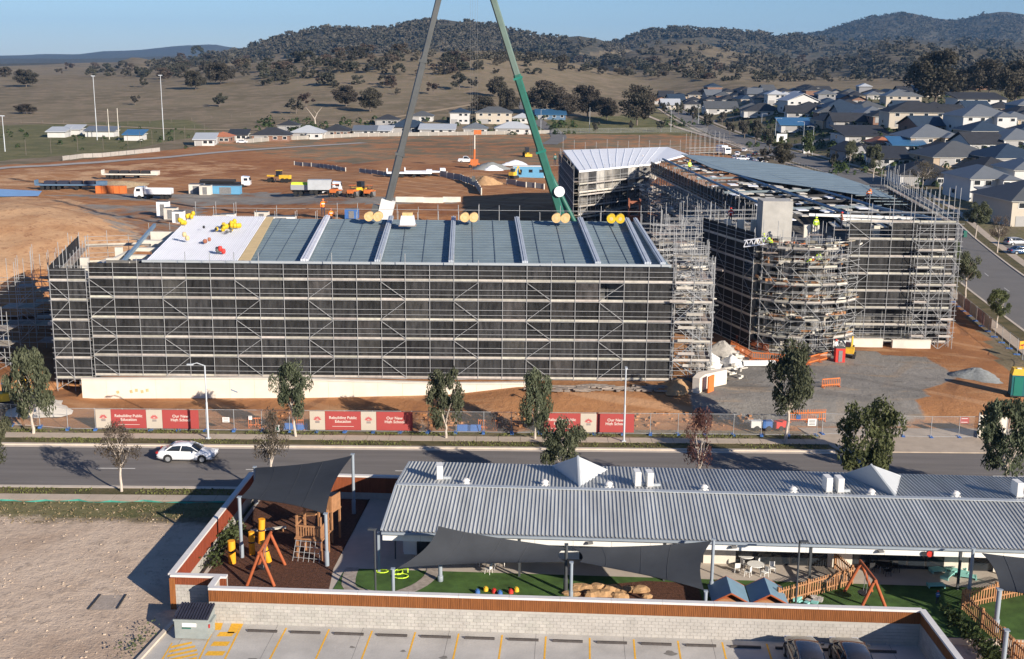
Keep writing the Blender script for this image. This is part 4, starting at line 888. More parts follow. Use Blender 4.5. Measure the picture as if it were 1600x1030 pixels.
wall_run(wg, WO, [(37.4, 132.2), (48.3, 132.2), (52.3, 170), (42.3, 223.4)], 5.7, 9.3, [M['grey'], M['dark'], M['grey']])
wall_run(wg, WO, [(37.4, 132.4), (48.3, 132.4)], 9.7, 13.2, [M['grey'], M['dark'], M['offwhite']])
wall_run(wg, WO, [(37.4, 133.4), (48.3, 133.4)], 1.7, 5.2, [M['dark'], M['grey']])
wall_run(wg, WO, [(48.3, 132.4), (52.3, 170), (42.3, 223)], 9.7, 13.6, [M['grey'], M['dark']])
wall_run(wg, WO, [(27.8, 222), (31.4, 152)], 1.7, 5.3, [M['dark'], M['grey'], M['conc']]); wall_run(wg, WO, [(27.8, 222), (31.4, 152)], 5.7, 9.3, [M['dark'], M['conc'], M['grey']])
# roof of the wing: mesh roof polygon and open rafters
def wpoly(pix, z): return [G(x, y, z) for x, y in pix]
rp = wpoly([(1064, 240), (1140, 246), (1225, 257), (1300, 271), (1355, 289), (1400, 309), (1345, 304), (1262, 291), (1200, 283), (1112, 262)], 15.0)
b = MB(); b.poly([tuple(Vector((p.x, p.y, 14.92))-WO) for p in rp]); b.poly([tuple(Vector((p.x, p.y, 14.80))-WO) for p in rp])
b.build('mesh_roof', mat('pale_blue_roof_mesh', (.22,.29,.33), .7, .14, .35), wg)
# purlins across the roofed part
lo = [(1112, 262), (1200, 283), (1262, 291), (1345, 304), (1398, 309)]; up_ = [(1064, 241), (1140, 246.5), (1225, 257.5), (1300, 271.5), (1356, 289.5)]
def lerp_path(path, t):
    t *= len(path)-1; i = min(int(t), len(path)-2); f = t-i; return (path[i][0]+(path[i+1][0]-path[i][0])*f, path[i][1]+(path[i+1][1]-path[i][1])*f)
for k in range(15):
    t = k/14; a, c = lerp_path(lo, t), lerp_path(up_, t); m_ = G(a[0], a[1], 15.05); n_ = G(c[0], c[1], 15.05)
for k in range(22):
    y = 150+k*3.35
    xl = float(np.interp(y, [150, 163, 178, 190, 233], [47, 46, 39, 36, 33])); xr = float(np.interp(y, [150, 168, 208, 224, 235], [52, 53, 47, 41.5, 34]))
    if xr-xl > .6: pbox('purlin', M['purlin'], wg, Vector(((xl+xr)/2, y, 14.90))-WO, (xr-xl, .12, .10))
for k in range(26):
    y = 141+k*3.25; xl = float(np.interp(y, [140, 150, 223], [32.2, 31.4, 27.4])); xr = float(np.interp(y, [140, 150, 163, 178, 190, 233], [48.5, 47, 46, 39, 36, 33])); z = 13.9+.3*math.sin(k)
    if xr-xl < 1: continue
    if k % 2: pbox('roof_rafter', M['dark'] if k % 3 else M['purlin'], wg, Vector(((xl+xr)/2, y, 14.3))-WO, (xr-xl, .18, .30), rot=(0, R(-2.0), 0))
    nn = int((xr-xl)/1.9); xo = rnd.uniform(0, .6)
    for j in range(nn):
        if rnd.random() < .12: continue
        pbox('ceiling_panel', M['cream'] if (j+k) % 4 else M['whiteroof'], wg, Vector((xl+1.0+xo+j*1.9, y+1.6, 14.0+rnd.uniform(-.2, .6)))-WO, (rnd.uniform(.7, 1.5), rnd.uniform(1.2, 2.6), .10), rz=rnd.uniform(-.1, .1))
for xa, xb, ya, yb in ((31.6, 27.8, 150, 222), (40.0, 33.5, 141, 222), (46.5, 41, 141, 190)):
    a = Vector((xa, ya, 14.75)); c = Vector((xb, yb, 14.75)); ptube('roof_beam', M['bluesteel'], wg, a-WO, c-WO, .2)
for k, (px, py) in enumerate(((1137, 352), (1157, 356), (1178, 360), (1262, 340), (1275, 345), (1338, 350), (1370, 345), (1400, 352))):
    p = K(px, py, 138 if k < 3 else 134); pbox('steel_column', M['cream'], wg, Vector((p.x, p.y, (p.z-2.5+14.3)/2))-WO, (.75, .5, 14.3-p.z+2.5))
pbox('edge_beam', M['white'], wg, Vector((43.2, 133.2, 14.8))-WO, (12.0, .3, .35), rot=(0, R(2.5), 0)); pbox('edge_beam', M['white'], wg, Vector((40.2, 136.5, 15.0))-WO, (12, .25, .3), rot=(0, R(1.5), 0))
pbox('edge_beam', M['bluesteel'], wg, Vector((46.5, 139.5, 15.0))-WO, (.3, 13, .35), rz=R(18))
for k in range(7): pbox('roof_rafter', M['purlin'], wg, Vector((37.5+k*1.8, 136.8, 14.75))-WO, (.2, 7, .25), rz=R(-6))
for k in range(9): pbox('ceiling_panel', M['cream'], wg, Vector((37.5+k*1.35, 137.4, 13.9))-WO, (.8, 4.2, .1), rz=R(-6))

# -- rear wing with white roof
rz_ = 13.2
e = [G(905, 268, rz_), G(1016, 257, rz_), G(1074, 248, rz_), G(1043, 236, rz_), G(880, 241.5, rz_)]
rb = empty('school_wing', (e[0].x, e[0].y, 1.2), 0, 'rear wing with a bright white sheeted roof behind the green boom', 'building'); BO = Vector((e[0].x, e[0].y, 1.2))
b = MB(); n = len(e); vs = [tuple(Vector((p.x, p.y, rz_+.1+(.8 if i > 1 else 0)))-BO) for i, p in enumerate(e)]; lo_ = [(v[0], v[1], v[2]-.3) for v in vs]
b.add(vs+lo_, [tuple(range(n)), tuple(range(2*n-1, n-1, -1))]+[(i, (i+1) % n, n+(i+1) % n, n+i) for i in range(n)]); b.build('roof', M['whiteroof'], rb)
for k in range(1, 12):
    t = k/12; a = e[0].lerp(e[1], t); c = e[4].lerp(e[3], t); a.z = rz_+.13; c.z = rz_+.93; ptube('sheet_joint', M['whiteroof'], rb, a-BO, c-BO, .03)
for zf in (1.4, 5.3, 9.3): b = MB(); b.prism([(p.x-BO.x, p.y-BO.y) for p in (e[0], e[1], e[3], e[4])], zf-1.2, zf-.9); b.build('floor_slab', M['conc_l'], rb)
wall_run(rb, BO, [(e[0].x+.2, e[0].y+.6), (e[1].x, e[1].y+.6)], 9.6, rz_-.2, [M['grey'], M['dark'], M['conc'], M['grey']])
wall_run(rb, BO, [(e[0].x+.2, e[0].y+1.6), (e[1].x, e[1].y+1.6)], 5.7, 9.2, [M['grey'], M['dark'], M['dark']])
wall_run(rb, BO, [(e[0].x+.2, e[0].y+1.6), (e[1].x, e[1].y+1.6)], 1.7, 5.2, [M['dark'], M['grey']])
wall_run(rb, BO, [(e[4].x, e[4].y), (e[0].x, e[0].y+.3)], 1.4, rz_, [M['dark'], M['grey']])
rbs = empty('scaffold', (e[0].x, e[0].y, 1), 0, 'scaffold on the courtyard face of the white-roofed rear wing', 'scaffold')
scaffold(rbs, (e[0].x, e[0].y, 1), (e[0].x, e[0].y-1.4), (e[1].x, e[1].y-1.4), .9, [3.1, 5.0, 7.0, 9.0, 11.0], 1.2, 2.4, toe=True, mesh=None, top=2.0, seed=91, brace=2)
rbl = empty('scaffold', (e[4].x, e[4].y, 1), 0, 'shaded black mesh scaffold on the left end of the white-roofed rear wing', 'scaffold')
scaffold(rbl, (e[4].x, e[4].y, 1), (e[0].x-1, e[0].y-1.2), (e[4].x-1, e[4].y), .9, [1.4, 3.4, 5.4, 7.4, 9.4, 11.4], -1.2, 2.6, toe=True, mesh=True, inner=False, top=2.2, seed=92, brace=0, mmat=M['mesh_s'])
rbb = empty('scaffold', (e[4].x, e[4].y+2, 1), 0, 'row of tall bare standards and rails along the far side of the white roof', 'scaffold')
scaffold(rbb, (e[4].x, e[4].y+2, 1), (e[4].x, e[4].y+1.5), (e[3].x+3, e[3].y+1.5), 1, [13.0], 1.2, 2.6, toe=False, mesh=None, inner=False, top=2.6, post_up=1.2, seed=93, brace=0)
scaffold(rbb, (e[4].x, e[4].y+2, 1), (e[3].x+4, e[3].y-6), (e[3].x+12, e[3].y-2), 1, [13.2], 1.4, 1.3, toe=False, mesh=None, inner=True, top=3.6, post_up=1.0, seed=94, brace=0)
# orange stair hoist seen dark brown in the courtyard
pbs = K(992, 300, 195); ho = empty('material_hoist', (pbs.x, 195, 1.3), 0, 'rust-brown material hoist cage standing in the shaded courtyard', 'hoist')
for sx in (-.9, .9):
    for sy in (-.8, .8): ptube('mast', M['brickr'], ho, (sx, sy, 0), (sx, sy, 9.0), .09)
for k in range(7): pbox('cage_panel', M['brickr'], ho, (0, -.8 if k % 2 else .8, .8+k*1.25), (1.8, .06, .5))
pbox('cage', M['timbero'], ho, (0, 0, 5.2), (1.6, 1.4, 2.0))

# -- retaining wall below the scaffold
rwl = empty('retaining_wall', (-41.4, 110.0, -.3), 0, 'long pale concrete retaining wall under the main block, with orange stains', 'retaining wall')
nseg = 18; xA, xB = -41.4, 1.4
topz = lambda x: float(np.interp(x, [-41.4, -24.6, -6.1, 1.4], [1.86, 2.10, 1.72, 1.82]))
for k in range(nseg):
    x0 = xA+(xB-xA)*k/nseg; x1 = xA+(xB-xA)*(k+1)/nseg-.015
    b = MB(); b.add([(x0, 110, -1), (x1, 110, -1), (x1, 110.34, -1), (x0, 110.34, -1), (x0, 110, topz(x0)), (x1, 110, topz(x1)), (x1, 110.34, topz(x1)), (x0, 110.34, topz(x0))],
                   [(3, 2, 1, 0), (4, 5, 6, 7), (0, 1, 5, 4), (1, 2, 6, 5), (2, 3, 7, 6), (3, 0, 4, 7)])
    o = b.build('wall_panel', M['conc_w'], rwl); o.location = Vector((41.4, -110, .3))
b = MB()
for k in range(nseg):
    x0 = xA+(xB-xA)*k/nseg; x1 = xA+(xB-xA)*(k+1)/nseg
    b.add([(x0, 109.93, topz(x0)), (x1, 109.93, topz(x1)), (x1, 110.40, topz(x1)), (x0, 110.40, topz(x0)), (x0, 109.93, topz(x0)+.16), (x1, 109.93, topz(x1)+.16), (x1, 110.40, topz(x1)+.16), (x0, 110.40, topz(x0)+.16)],
          [(3, 2, 1, 0), (4, 5, 6, 7), (0, 1, 5, 4), (1, 2, 6, 5), (2, 3, 7, 6), (3, 0, 4, 7)])
o = b.build('wall_coping', M['conc_l'], rwl); o.location = Vector((41.4, -110, .3))
b = MB()
for (px, py, w, h) in ((215, 612, 3.2, .45), (185, 610, .7, .5), (232, 606, .5, .5), (372, 612, .5, .35), (100+270, 609, .6, .15)):
    p = K(px, py, 109.985)
    q = [(p.x-w/2, p.z-h/2), (p.x-w*.1, p.z-h*.35), (p.x+w/2, p.z-h/2), (p.x+w*.4, p.z+h*.1), (p.x+w*.1, p.z-h*.1), (p.x-w*.2, p.z+h/2)]
stain = mat('ochre_stain', (.66, .42, .22), .9, .2, 3)
for (px, py) in ((205, 612), (213, 610), (222, 612), (230, 610), (184, 613)):
    p = K(px, py, 109.99); pbox('stain_patch', stain, rwl, (p.x+41.4, -.008, p.z+.3), (.28, .006, .30), rot=(0, rnd.uniform(-.4, .4), 0))
pbox('blue_spray_mark', M['bluesteel'], rwl, (K(366, 611, 110).x+41.4, -.008, K(366, 611, 110).z+.3), (.7, .006, .12), rot=(0, .4, 0))

# ================================================================== HOUSES
HW = dict(white=mat('house_white_wall', (.56,.55,.53), .8, .05, .3), cream=mat('house_cream_wall', (.50,.44,.36), .8, .05, .3), grey=mat('house_grey_wall', (.26,.26,.27), .8, .06, .3),
          brick=mat('house_brown_brick', (.24,.14,.10), .85, .15, 1), tan=mat('house_tan_wall', (.42,.33,.24), .8, .06, .3), dark=mat('house_dark_wall', (.07,.075,.085), .8, .06, .3), bluew=mat('house_blue_wall', (.10,.17,.26), .8, .06, .3))
HR = dict(charcoal=mat('charcoal_roof_tile', (.040,.042,.048), .75, .12, .5), grey=mat('mid_grey_roof', (.095,.10,.105), .6, .08, .4), pale=mat('pale_grey_metal_roof', (.17,.183,.196), .45, .05, .4, metal=.1), white=mat('white_metal_roof', (.46,.48,.50), .5, .04, .4),
          navy=mat('blue_black_roof', (.035,.055,.085), .6, .1, .5), solar=mat('blue_solar_roof', (.05,.15,.28), .3, .1, .6), rust=mat('orange_tile_roof', (.40,.15,.08), .8, .1, .6))
COLN = dict(charcoal='charcoal', grey='mid-grey', pale='pale grey', white='white', navy='blue-black', solar='blue', rust='orange-tiled')
gdoor = mat('garage_door', (.34,.33,.32), .6, .05, 1); fasc = mat('fascia_white', (.62,.61,.58), .6, .04, 1)
HPOS = []
def roof_mesh(kind, L, D, ov, pit, h):
    b = MB(); x, y = L/2+ov, D/2+ov
    if kind == 'hip':
        rr = y*pit; e = max(.05, x-y) if x > y else .05
        if x >= y: ridge = [(-e, 0, h+rr), (e, 0, h+rr)]; b.add([(-x, -y, h), (x, -y, h), (x, y, h), (-x, y, h)]+ridge, [(0, 1, 5, 4), (1, 2, 5), (2, 3, 4, 5), (3, 0, 4), (3, 2, 1, 0)])
        else:
            e = y-x; rr = x*pit; b.add([(-x, -y, h), (x, -y, h), (x, y, h), (-x, y, h), (0, -e, h+rr), (0, e, h+rr)], [(0, 1, 4), (1, 2, 5, 4), (2, 3, 5), (3, 0, 4, 5), (3, 2, 1, 0)])
    elif kind == 'gable':      # gable faces the front (-y)
        rr = x*pit; b.yprism([(-x, h-.05), (0, h+rr), (x, h-.05), (x-.1, h-.2), (0, h+rr-.2), (-x+.1, h-.2)], -y, y)
    elif kind == 'gablex':
        rr = y*pit; b.xprism([(-y, h-.05), (0, h+rr), (y, h-.05), (y-.1, h-.2), (0, h+rr-.2), (-y+.1, h-.2)], -x, x)
    else:
        b.xprism([(-y, h+.0), (y, h+y*2*pit*.35), (y, h+y*2*pit*.35-.25), (-y, h-.25)], -x, x)
    return b.mesh('roof', None) if False else b
def house(px, py, wpx, dep, st, wall, roof, kind, rz, label, group=None, pit=.38, windows=True, name='house', wing=False):
    p = T(px, py)
    if p is None: return
    s = FPX/(p.y*Fw.y+4); L = wpx/s; h = 2.6 if st == 1 else 5.4; L = max(7, min(L, 30)); D = dep*(1.4 if p.x > 60 and py > 145 else 1.1)
    p = p+Vector((p.x, p.y, 0)).normalized()*D*.5; p.z = hz(p.x, p.y)-.1
    HPOS.append((p.x, p.y, L)); t = empty(name, p, R(rz), label, 'house', group); W = HW[wall]
    pbox('wall', W, t, (0, 0, h/2-.4), (L, D, h+.8))
    if kind == 'gable':
        b = MB(); b.yprism([(-L/2, h-.02), (0, h+L/2*pit-.15), (L/2, h-.02)], -D/2, D/2); b.build('gable_wall', W, t)
    if kind == 'gablex':
        b = MB(); b.xprism([(-D/2, h-.02), (0, h+D/2*pit-.15), (D/2, h-.02)], -L/2, L/2); b.build('gable_wall', W, t)
    roof_mesh(kind, L, D, .75, pit+.04, h).build('roof', HR[roof], t)
    if kind in ('hip', 'skillion'): pbox('fascia', fasc if wall != 'dark' else HW['dark'], t, (0, 0, h-.12), (L+1.0, D+1.0, .2))
    if wing:
        pbox('wing_wall', W, t, (L*.27, -D/2-1.6, h/2-.4), (L*.38, 3.4, h+.8)); b = MB(); x = L*.19+.5
        b.add([(L*.27-x, -D/2-3.8, h+.02), (L*.27+x, -D/2-3.8, h+.02), (L*.27+x, 0, h+.02), (L*.27-x, 0, h+.02), (L*.27, -D/2-3.8+x*.9, h+x*pit), (L*.27, 0, h+x*pit)], [(0, 1, 4), (1, 2, 5, 4), (3, 0, 4, 5), (3, 2, 1, 0), (2, 3, 5)])
        b.build('wing_roof', HR[roof], t)
    if windows:
        yf = -D/2-.04; gx = -L*.28
        for lv in range(st):
            z = 1.5+2.9*lv
            xs_ = ([-.12, .12, .38] if lv == 0 else [-.36, -.12, .14, .38]) if L > 11 else [.05, .33]
            for k, f in enumerate(xs_):
                if wing and f > .05: yy = -D/2-3.34
                else: yy = yf
                w = pbox('window', M['white'], t, (L*f, yy, z), (1.7, .06, 1.25)); q = pbox('pane', M['glass'], w, (0, -.6, 0), (.84, .5, .82))
        pbox('garage_door', gdoor, t, (gx, yf, 1.1), (min(4.8, L*.33), .06, 2.2)); pbox('side_window', M['glass'], t, (-L/2-.03, D*.1, 1.5), (.06, 1.6, 1.0)); pbox('side_window', M['glass'], t, (L/2+.03, -D*.1, 1.5), (.06, 1.6, 1.0))
    return t
HS = [
 (1600, 353, 118, 12, 2, 'cream', 'grey', 'hip', 6, 'big two-storey beige house with grey hip roof, cut by the right edge above the street', 0),
 (1527, 314, 74, 11, 2, 'white', 'pale', 'hip', 4, 'two-storey white house with pale roof left of the big beige one', 1),
 (1594, 300, 60, 10, 2, 'white', 'pale', 'hip', 0, 'white house with pale roof directly behind the big beige one', 0),
 (1440, 290, 92, 13, 1, 'white', 'charcoal', 'hip', -6, 'wide single-storey house with a great charcoal hip roof behind the round brown tree', 1),
 (1487, 262, 104, 13, 1, 'tan', 'grey', 'hip', 4, 'low tan house under a twin-ridged mid-grey roof', 1),
 (1568, 264, 84, 12, 1, 'grey', 'navy', 'hip', 8, 'grey house with blue-black hip roof near the right edge', 0),
 (1333, 250, 52, 10, 1, 'grey', 'charcoal', 'gable', 8, 'dark grey house with white-edged front gable by the side street', 0),
 (1345, 226, 76, 13, 1, 'white', 'charcoal', 'skillion', 2, 'long white-walled house with dark slab roof behind the gabled grey one', 0),
 (1414, 241, 48, 9, 1, 'white', 'solar', 'skillion', -6, 'white house with a blue panel-covered roof', 0),
 (1374, 237, 34, 8, 1, 'brick', 'rust', 'hip', 0, 'small brick house with an orange tile roof in the estate', 0),
 (1424, 200, 88, 12, 2, 'cream', 'charcoal', 'hip', -4, 'wide two-storey cream house with four upper windows and charcoal roof', 0),
 (1446, 230, 84, 12, 1, 'tan', 'pale', 'hip', 5, 'low house with broad pale roof in front of the two-storey cream one', 1),
 (1526, 208, 82, 12, 2, 'white', 'pale', 'hip', 4, 'two-storey white house with pale upper roof and wide porch roof', 1),
 (1523, 172, 76, 12, 2, 'white', 'charcoal', 'skillion', 0, 'boxy white two-storey house with flat dark roof and strip windows', 0),
 (1406, 167, 54, 11, 2, 'cream', 'pale', 'hip', -5, 'cream two-storey house with balcony-like front left of the huge gum', 0),
 (1360, 188, 44, 10, 1, 'white', 'pale', 'hip', 4, 'small white house with pale grey hip roof in the estate centre', 0),
 (1525, 240, 58, 10, 1, 'white', 'charcoal', 'gablex', 6, 'white cottage with charcoal gable roof, front to the street', 0),
 (1583, 234, 70, 11, 1, 'white', 'pale', 'hip', 4, 'long house with ribbed pale roofs at the right edge', 1),
 (1580, 198, 48, 10, 1, 'tan', 'pale', 'hip', 0, 'tan house with a low pale-blue roof at the right edge', 0),
 (1597, 184, 36, 10, 2, 'bluew', 'pale', 'hip', 0, 'blue-grey walled house at the right edge under the gums', 0),
 (1246, 176, 50, 12, 2, 'white', 'white', 'gable', 5, 'bright white house with broad white front gable', 0),
 (1190, 183, 62, 12, 1, 'white', 'charcoal', 'hip', -4, 'white-walled house with low charcoal roof left of the white gable', 0),
 (1124, 178, 50, 12, 1, 'white', 'grey', 'gablex', 0, 'house with ribbed grey gable roof near the start of the estate', 0),
 (1252, 206, 72, 11, 1, 'white', 'solar', 'skillion', -4, 'white house with open pergola-like flat roofs beside the light poles', 0),
 (1297, 200, 46, 12, 1, 'tan', 'charcoal', 'hip', 5, 'tan house with big charcoal roof right of the pergola house', 0),
 (1310, 178, 56, 12, 1, 'dark', 'navy', 'hip', 0, 'dark low house with blue-black roof behind the white gable', 0),
 (1475, 180, 30, 10, 1, 'dark', 'charcoal', 'hip', 0, 'dark-roofed house wedged between cream house and white two-storey', 0),
 (1470, 250, 40, 10, 1, 'white', 'charcoal', 'hip', 10, 'small white house tucked behind the twin-ridged grey roof', 0),
 (1385, 262, 60, 12, 1, 'white', 'charcoal', 'skillion', -8, 'low charcoal skillion-roofed house nearest the side street bend', 0),
 (1565, 330, 40, 8, 1, 'white', 'pale', 'skillion', 4, 'white carport annex below the two white houses', 0),
 # centre row beyond the construction site
 (426, 221, 58, 11, 1, 'brick', 'charcoal', 'hip', 4, 'brick house with charcoal hip roof at the left end of the centre row', 0),
 (482, 217, 50, 11, 1, 'white', 'white', 'hip', 0, 'house with a white hip roof, second in the centre row', 1),
 (527, 214, 42, 11, 1, 'brick', 'charcoal', 'hip', 0, 'red-brick house with charcoal hip roof, before the dead tree', 0),
 (571, 213, 34, 9, 1, 'white', 'pale', 'skillion', 3, 'white house with pale skillion roof in the centre row', 0),
 (598, 213, 28, 9, 1, 'white', 'white', 'skillion', -3, 'narrow white-fronted house with white skillion roof, left of the grey boom', 0),
 (640, 208, 62, 12, 1, 'dark', 'navy', 'hip', 0, 'dark blue-roofed house right behind the grey boom', 0),
 (684, 211, 54, 10, 1, 'white', 'white', 'skillion', 0, 'flat-fronted bright white house right of the grey boom', 0),
 (719, 194, 30, 10, 2, 'white', 'navy', 'hip', 0, 'two-storey white-fronted house with blue-black roof between the booms', 0),
 (743, 210, 36, 10, 1, 'white', 'pale', 'hip', 0, 'white house with pale pyramid roof beside the orange boom lift', 0),
 (772, 194, 56, 11, 2, 'cream', 'grey', 'hip', 0, 'two-storey cream house with grey hip roof between the booms', 0),
 (802, 210, 56, 11, 1, 'white', 'white', 'hip', 0, 'low white house with a white hip roof beside the green boom', 0),
 (816, 193, 30, 9, 1, 'white', 'white', 'hip', 0, 'small white house behind the low white-roofed one by the green boom', 0),
 (860, 187, 46, 12, 1, 'bluew', 'solar', 'skillion', 0, 'blue-roofed shed-like house right of the green boom', 0),
 (322, 228, 30, 10, 1, 'white', 'white', 'skillion', 8, 'white boxy building at the left end of the centre row, furthest left', 0),
 (374, 220, 26, 9, 1, 'white', 'charcoal', 'skillion', 6, 'white building with slanting dark roof beside the furthest-left boxy one', 0),
 (349, 224, 18, 8, 1, 'brick', 'rust', 'hip', 0, 'tiny brick building between the two white boxy ones', 0),
 (606, 196, 36, 9, 1, 'grey', 'charcoal', 'hip', 0, 'charcoal-roofed house behind the two white skillion ones', 0),
 (452, 205, 30, 9, 1, 'grey', 'charcoal', 'hip', 0, 'charcoal-roofed house peeping over the white hip roof', 0),
 (660, 190, 34, 9, 1, 'white', 'grey', 'hip', 0, 'grey-roofed house high behind the bright white flat-fronted one', 0),
]
for a in HS: house(*a[:10], None, wing=bool(a[10]))
# far rows of the estate
fr = random.Random(5)
ROWS = [(150, 1095, 1480, 21, 'houses in the farthest estate row'), (156, 1040, 1370, 23, 'houses in the second farthest estate row'), (163, 1030, 1345, 26, 'houses in the third farthest estate row'), (171, 1048, 1345, 31, 'houses in the fourth farthest estate row'), (139, 1480, 1600, 24, 'houses under the gums at the top right')]
for (y, x0, x1, stp, grp) in ROWS:
    x = x0; k = 0; seen = {}
    while x < x1:
        if not (y == 171 and (1095 < x < 1150 or 1158 < x < 1275)):
            rf = fr.choice(['charcoal', 'navy', 'charcoal', 'navy', 'grey', 'charcoal', 'pale', 'charcoal', 'white']); wl = fr.choice(['white', 'grey', 'tan', 'grey', 'cream', 'brick'])
            st = 2 if fr.random() < .10 else 1
            key = (rf, wl, st); seen[key] = seen.get(key, 0)+1
            word = {1: '', 2: 'next such '}.get(seen[key], '')
            row = grp.replace('houses in the ', '').replace('houses ', '')
            lb = f"{'two-storey ' if st == 2 else ''}{wl} house with {COLN[rf]} roof in the {row}" if not row.startswith('under') else f"{'two-storey ' if st == 2 else ''}{wl} house with {COLN[rf]} roof {row}"
            if seen[key] > 1: lb = lb.replace('in the ', 'in ', 1)+[', further right', ', still further right', ', yet further right', ', rightmost'][min(seen[key]-2, 3)]
            house(x+fr.uniform(-4, 4), y+fr.uniform(-1.5, 2), stp*fr.uniform(.85, 1.1), 11, st, wl, rf, fr.choice(['hip', 'hip', 'gablex', 'hip', 'gable']), fr.uniform(-12, 12), lb, grp, windows=(y > 160 or fr.random() < .5))
        x += stp; k += 1
# dark-roofed houses filling the gaps of the estate
for (y, xa) in ((178, 1170), (186, 1230), (193, 1260), (201, 1290), (210, 1330), (219, 1380), (229, 1400), (240, 1440), (252, 1450), (266, 1480), (282, 1500)):
    x = xa+fr.uniform(0, 20)
    while x < 1610:
        p = T(x, y); s_ = FPX/(p.y*Fw.y+4); L = fr.uniform(11, 14); q = p+Vector((p.x, p.y, 0)).normalized()*8
        if all(math.hypot(q.x-a, q.y-b) > (L+l)*.5+2.2 for a, b, l in HPOS) and q.x > 104:
            rf = fr.choice(['charcoal', 'navy', 'grey', 'charcoal']); wl = fr.choice(['white', 'grey', 'tan', 'brick'])
            side = 'left' if x < 1350 else ('middle' if x < 1480 else 'right'); dpt = 'back' if y < 200 else ('centre' if y < 235 else 'front')
            house(x, y, L*s_, 10, 1, wl, rf, fr.choice(['hip', 'hip', 'gablex']), fr.uniform(-14, 14), f"low {wl} house with {COLN[rf]} roof squeezed into the {dpt} {side} of the estate", 'low dark-roofed houses filling the estate')
        x += 15
# garden shrubs between houses: uncountable greenery
def shrub_mass(name, pts, m, seed, size=1.0):
    r = random.Random(seed); b = MB()
    for (x, y, z, w, h) in pts:
        for k in range(14):
            d = Vector((r.gauss(0, 1), r.gauss(0, 1), abs(r.gauss(0, 1)))).normalized(); c = Vector((x+d.x*w*.45, y+d.y*w*.45, z+d.z*h*.8)); t = d.orthogonal().normalized(); q = d.cross(t); s = w*.24*r.uniform(.7, 1.3)
            b.add([c-t*s-q*s*.4, c+t*s-q*s*.4, c+q*s], [(0, 1, 2)])
    return b.build(name, m, kind='stuff')
sp = []
for k in range(1500):
    x = fr.uniform(1040, 1600); y = fr.uniform(150, 300); 
    if x < 1160 and y > 200 or x < 1300 and y > 240 or x < 1420 and y > 275: continue
    p = T(x, y)
    if p is None or p.y > 1300: continue
    w = fr.uniform(1.0, 3.2); sp.append((p.x, p.y, p.z, w, w*fr.uniform(.6, 1.4)))
shrub_mass('garden_shrubs', sp, LEAF['hedge'], 9)
sp = []
for k in range(200):
    x = fr.uniform(380, 900); y = fr.uniform(186, 212); p = T(x, y)
    if p is not None: w = fr.uniform(1.5, 4); sp.append((p.x, p.y, p.z, w, w*.8))
for k in range(150):
    x = fr.uniform(0, 330); y = fr.uniform(200, 236); p = T(x, y)
    if p is not None and fr.random() < .35: w = fr.uniform(1, 2.6); sp.append((p.x, p.y, p.z, w, w*.9))
shrub_mass('garden_shrubs', sp, LEAF['hedge'], 10)

# ================================================================== FENCES
def post_fence(name, pix, label, step, h, post_m, panel_m=None, ph=None, cat='fence', world=None, solid=False, kind3='fence_panel', foot=None, skew=0, rails=True, pr_=.03):
    P = world if world else [T(x, y) for x, y in pix]
    root = empty(name, P[0], 0, label, cat); O = P[0].copy(); r = random.Random(len(label)); cnt = 0
    for i in range(len(P)-1):
        a, c = P[i], P[i+1]; L = (Vector((c.x-a.x, c.y-a.y))).length; n = max(1, round(L/step)); rz = math.atan2(c.y-a.y, c.x-a.x)
        for k in range(n+1):
            q = a.lerp(c, k/n); q.z = hz(q.x, q.y)
            if k == n and i < len(P)-2: continue
            ptube('post', post_m, root, q-O, q-O+Vector((0, 0, h)), pr_)
            if foot: pbox('foot', foot, root, q-O+Vector((r.uniform(-.05, .05), 0, .07)), (.28, .75, .14), rz+r.uniform(-.2, .2))
            if k < n:
                e = a.lerp(c, (k+1)/n); mid = a.lerp(c, (k+.5)/n); mid.z = hz(mid.x, mid.y)
                if panel_m: pbox(kind3, panel_m, root, mid-O+Vector((0, 0, h*.5)), (L/n-.08, .03 if not solid else .06, (ph or h)-.12), rz)
                if rails:
                    for zz in (.12, h-.04): ptube('rail', post_m, root, q-O+Vector((0, 0, zz)), Vector((e.x, e.y, hz(e.x, e.y)))-O+Vector((0, 0, zz)), .022)
    return root
tf = M['steel']
FY = 100.15
post_fence('temporary_fence', None, 'long run of temporary mesh fence panels on blue feet along the street', 2.42, 2.0, tf, M['tempmesh'], world=[Vector((x, FY, 0)) for x in (-49, 27.0)], foot=M['blue'])
post_fence('temporary_fence', None, 'temporary fence panels across the site driveway beside the grey gate', 2.42, 2.0, tf, M['tempmesh'], world=[Vector((27.6, 100.6, 0)), Vector((37.0, 99.9, 0)), Vector((52, 100.4, 0))], foot=M['blue'])
sf = [p for p in offs(SP, -10.0) if 108 < p.y < 236]; sf = [Vector((p.x, p.y, hz(p.x, p.y))) for p in sf[::5]]
post_fence('temporary_fence', None, 'temporary mesh fence on blue feet along the side street footpath', 3.3, 2.0, tf, M['tempmesh'], world=sf, foot=M['blue'])
sf = [p for p in offs(SP, -10.4) if 236 < p.y < 640]; sf = [Vector((p.x, p.y, hz(p.x, p.y))) for p in sf[::7]]
post_fence('temporary_fence', None, 'long site fence with grey mesh receding beside the side street', 3.6, 2.1, tf, M['tempmesh'], world=sf)
post_fence('temporary_fence', [(862, 209), (930, 208), (1010, 207), (1105, 207), (1140, 222)], 'thin site fence between the dirt and the park lawn', 7, 2.2, tf, M['tempmesh'])
post_fence('paling_fence', [(384, 224), (420, 221), (480, 218), (560, 214), (700, 212), (760, 211), (858, 209)], 'pale fence before the centre row of houses', 4.5, 1.7, M['conc_l'], mat('pale_fence_sheet', (.30, .28, .25), .85, .1, .3), solid=True, rails=False, pr_=.08)
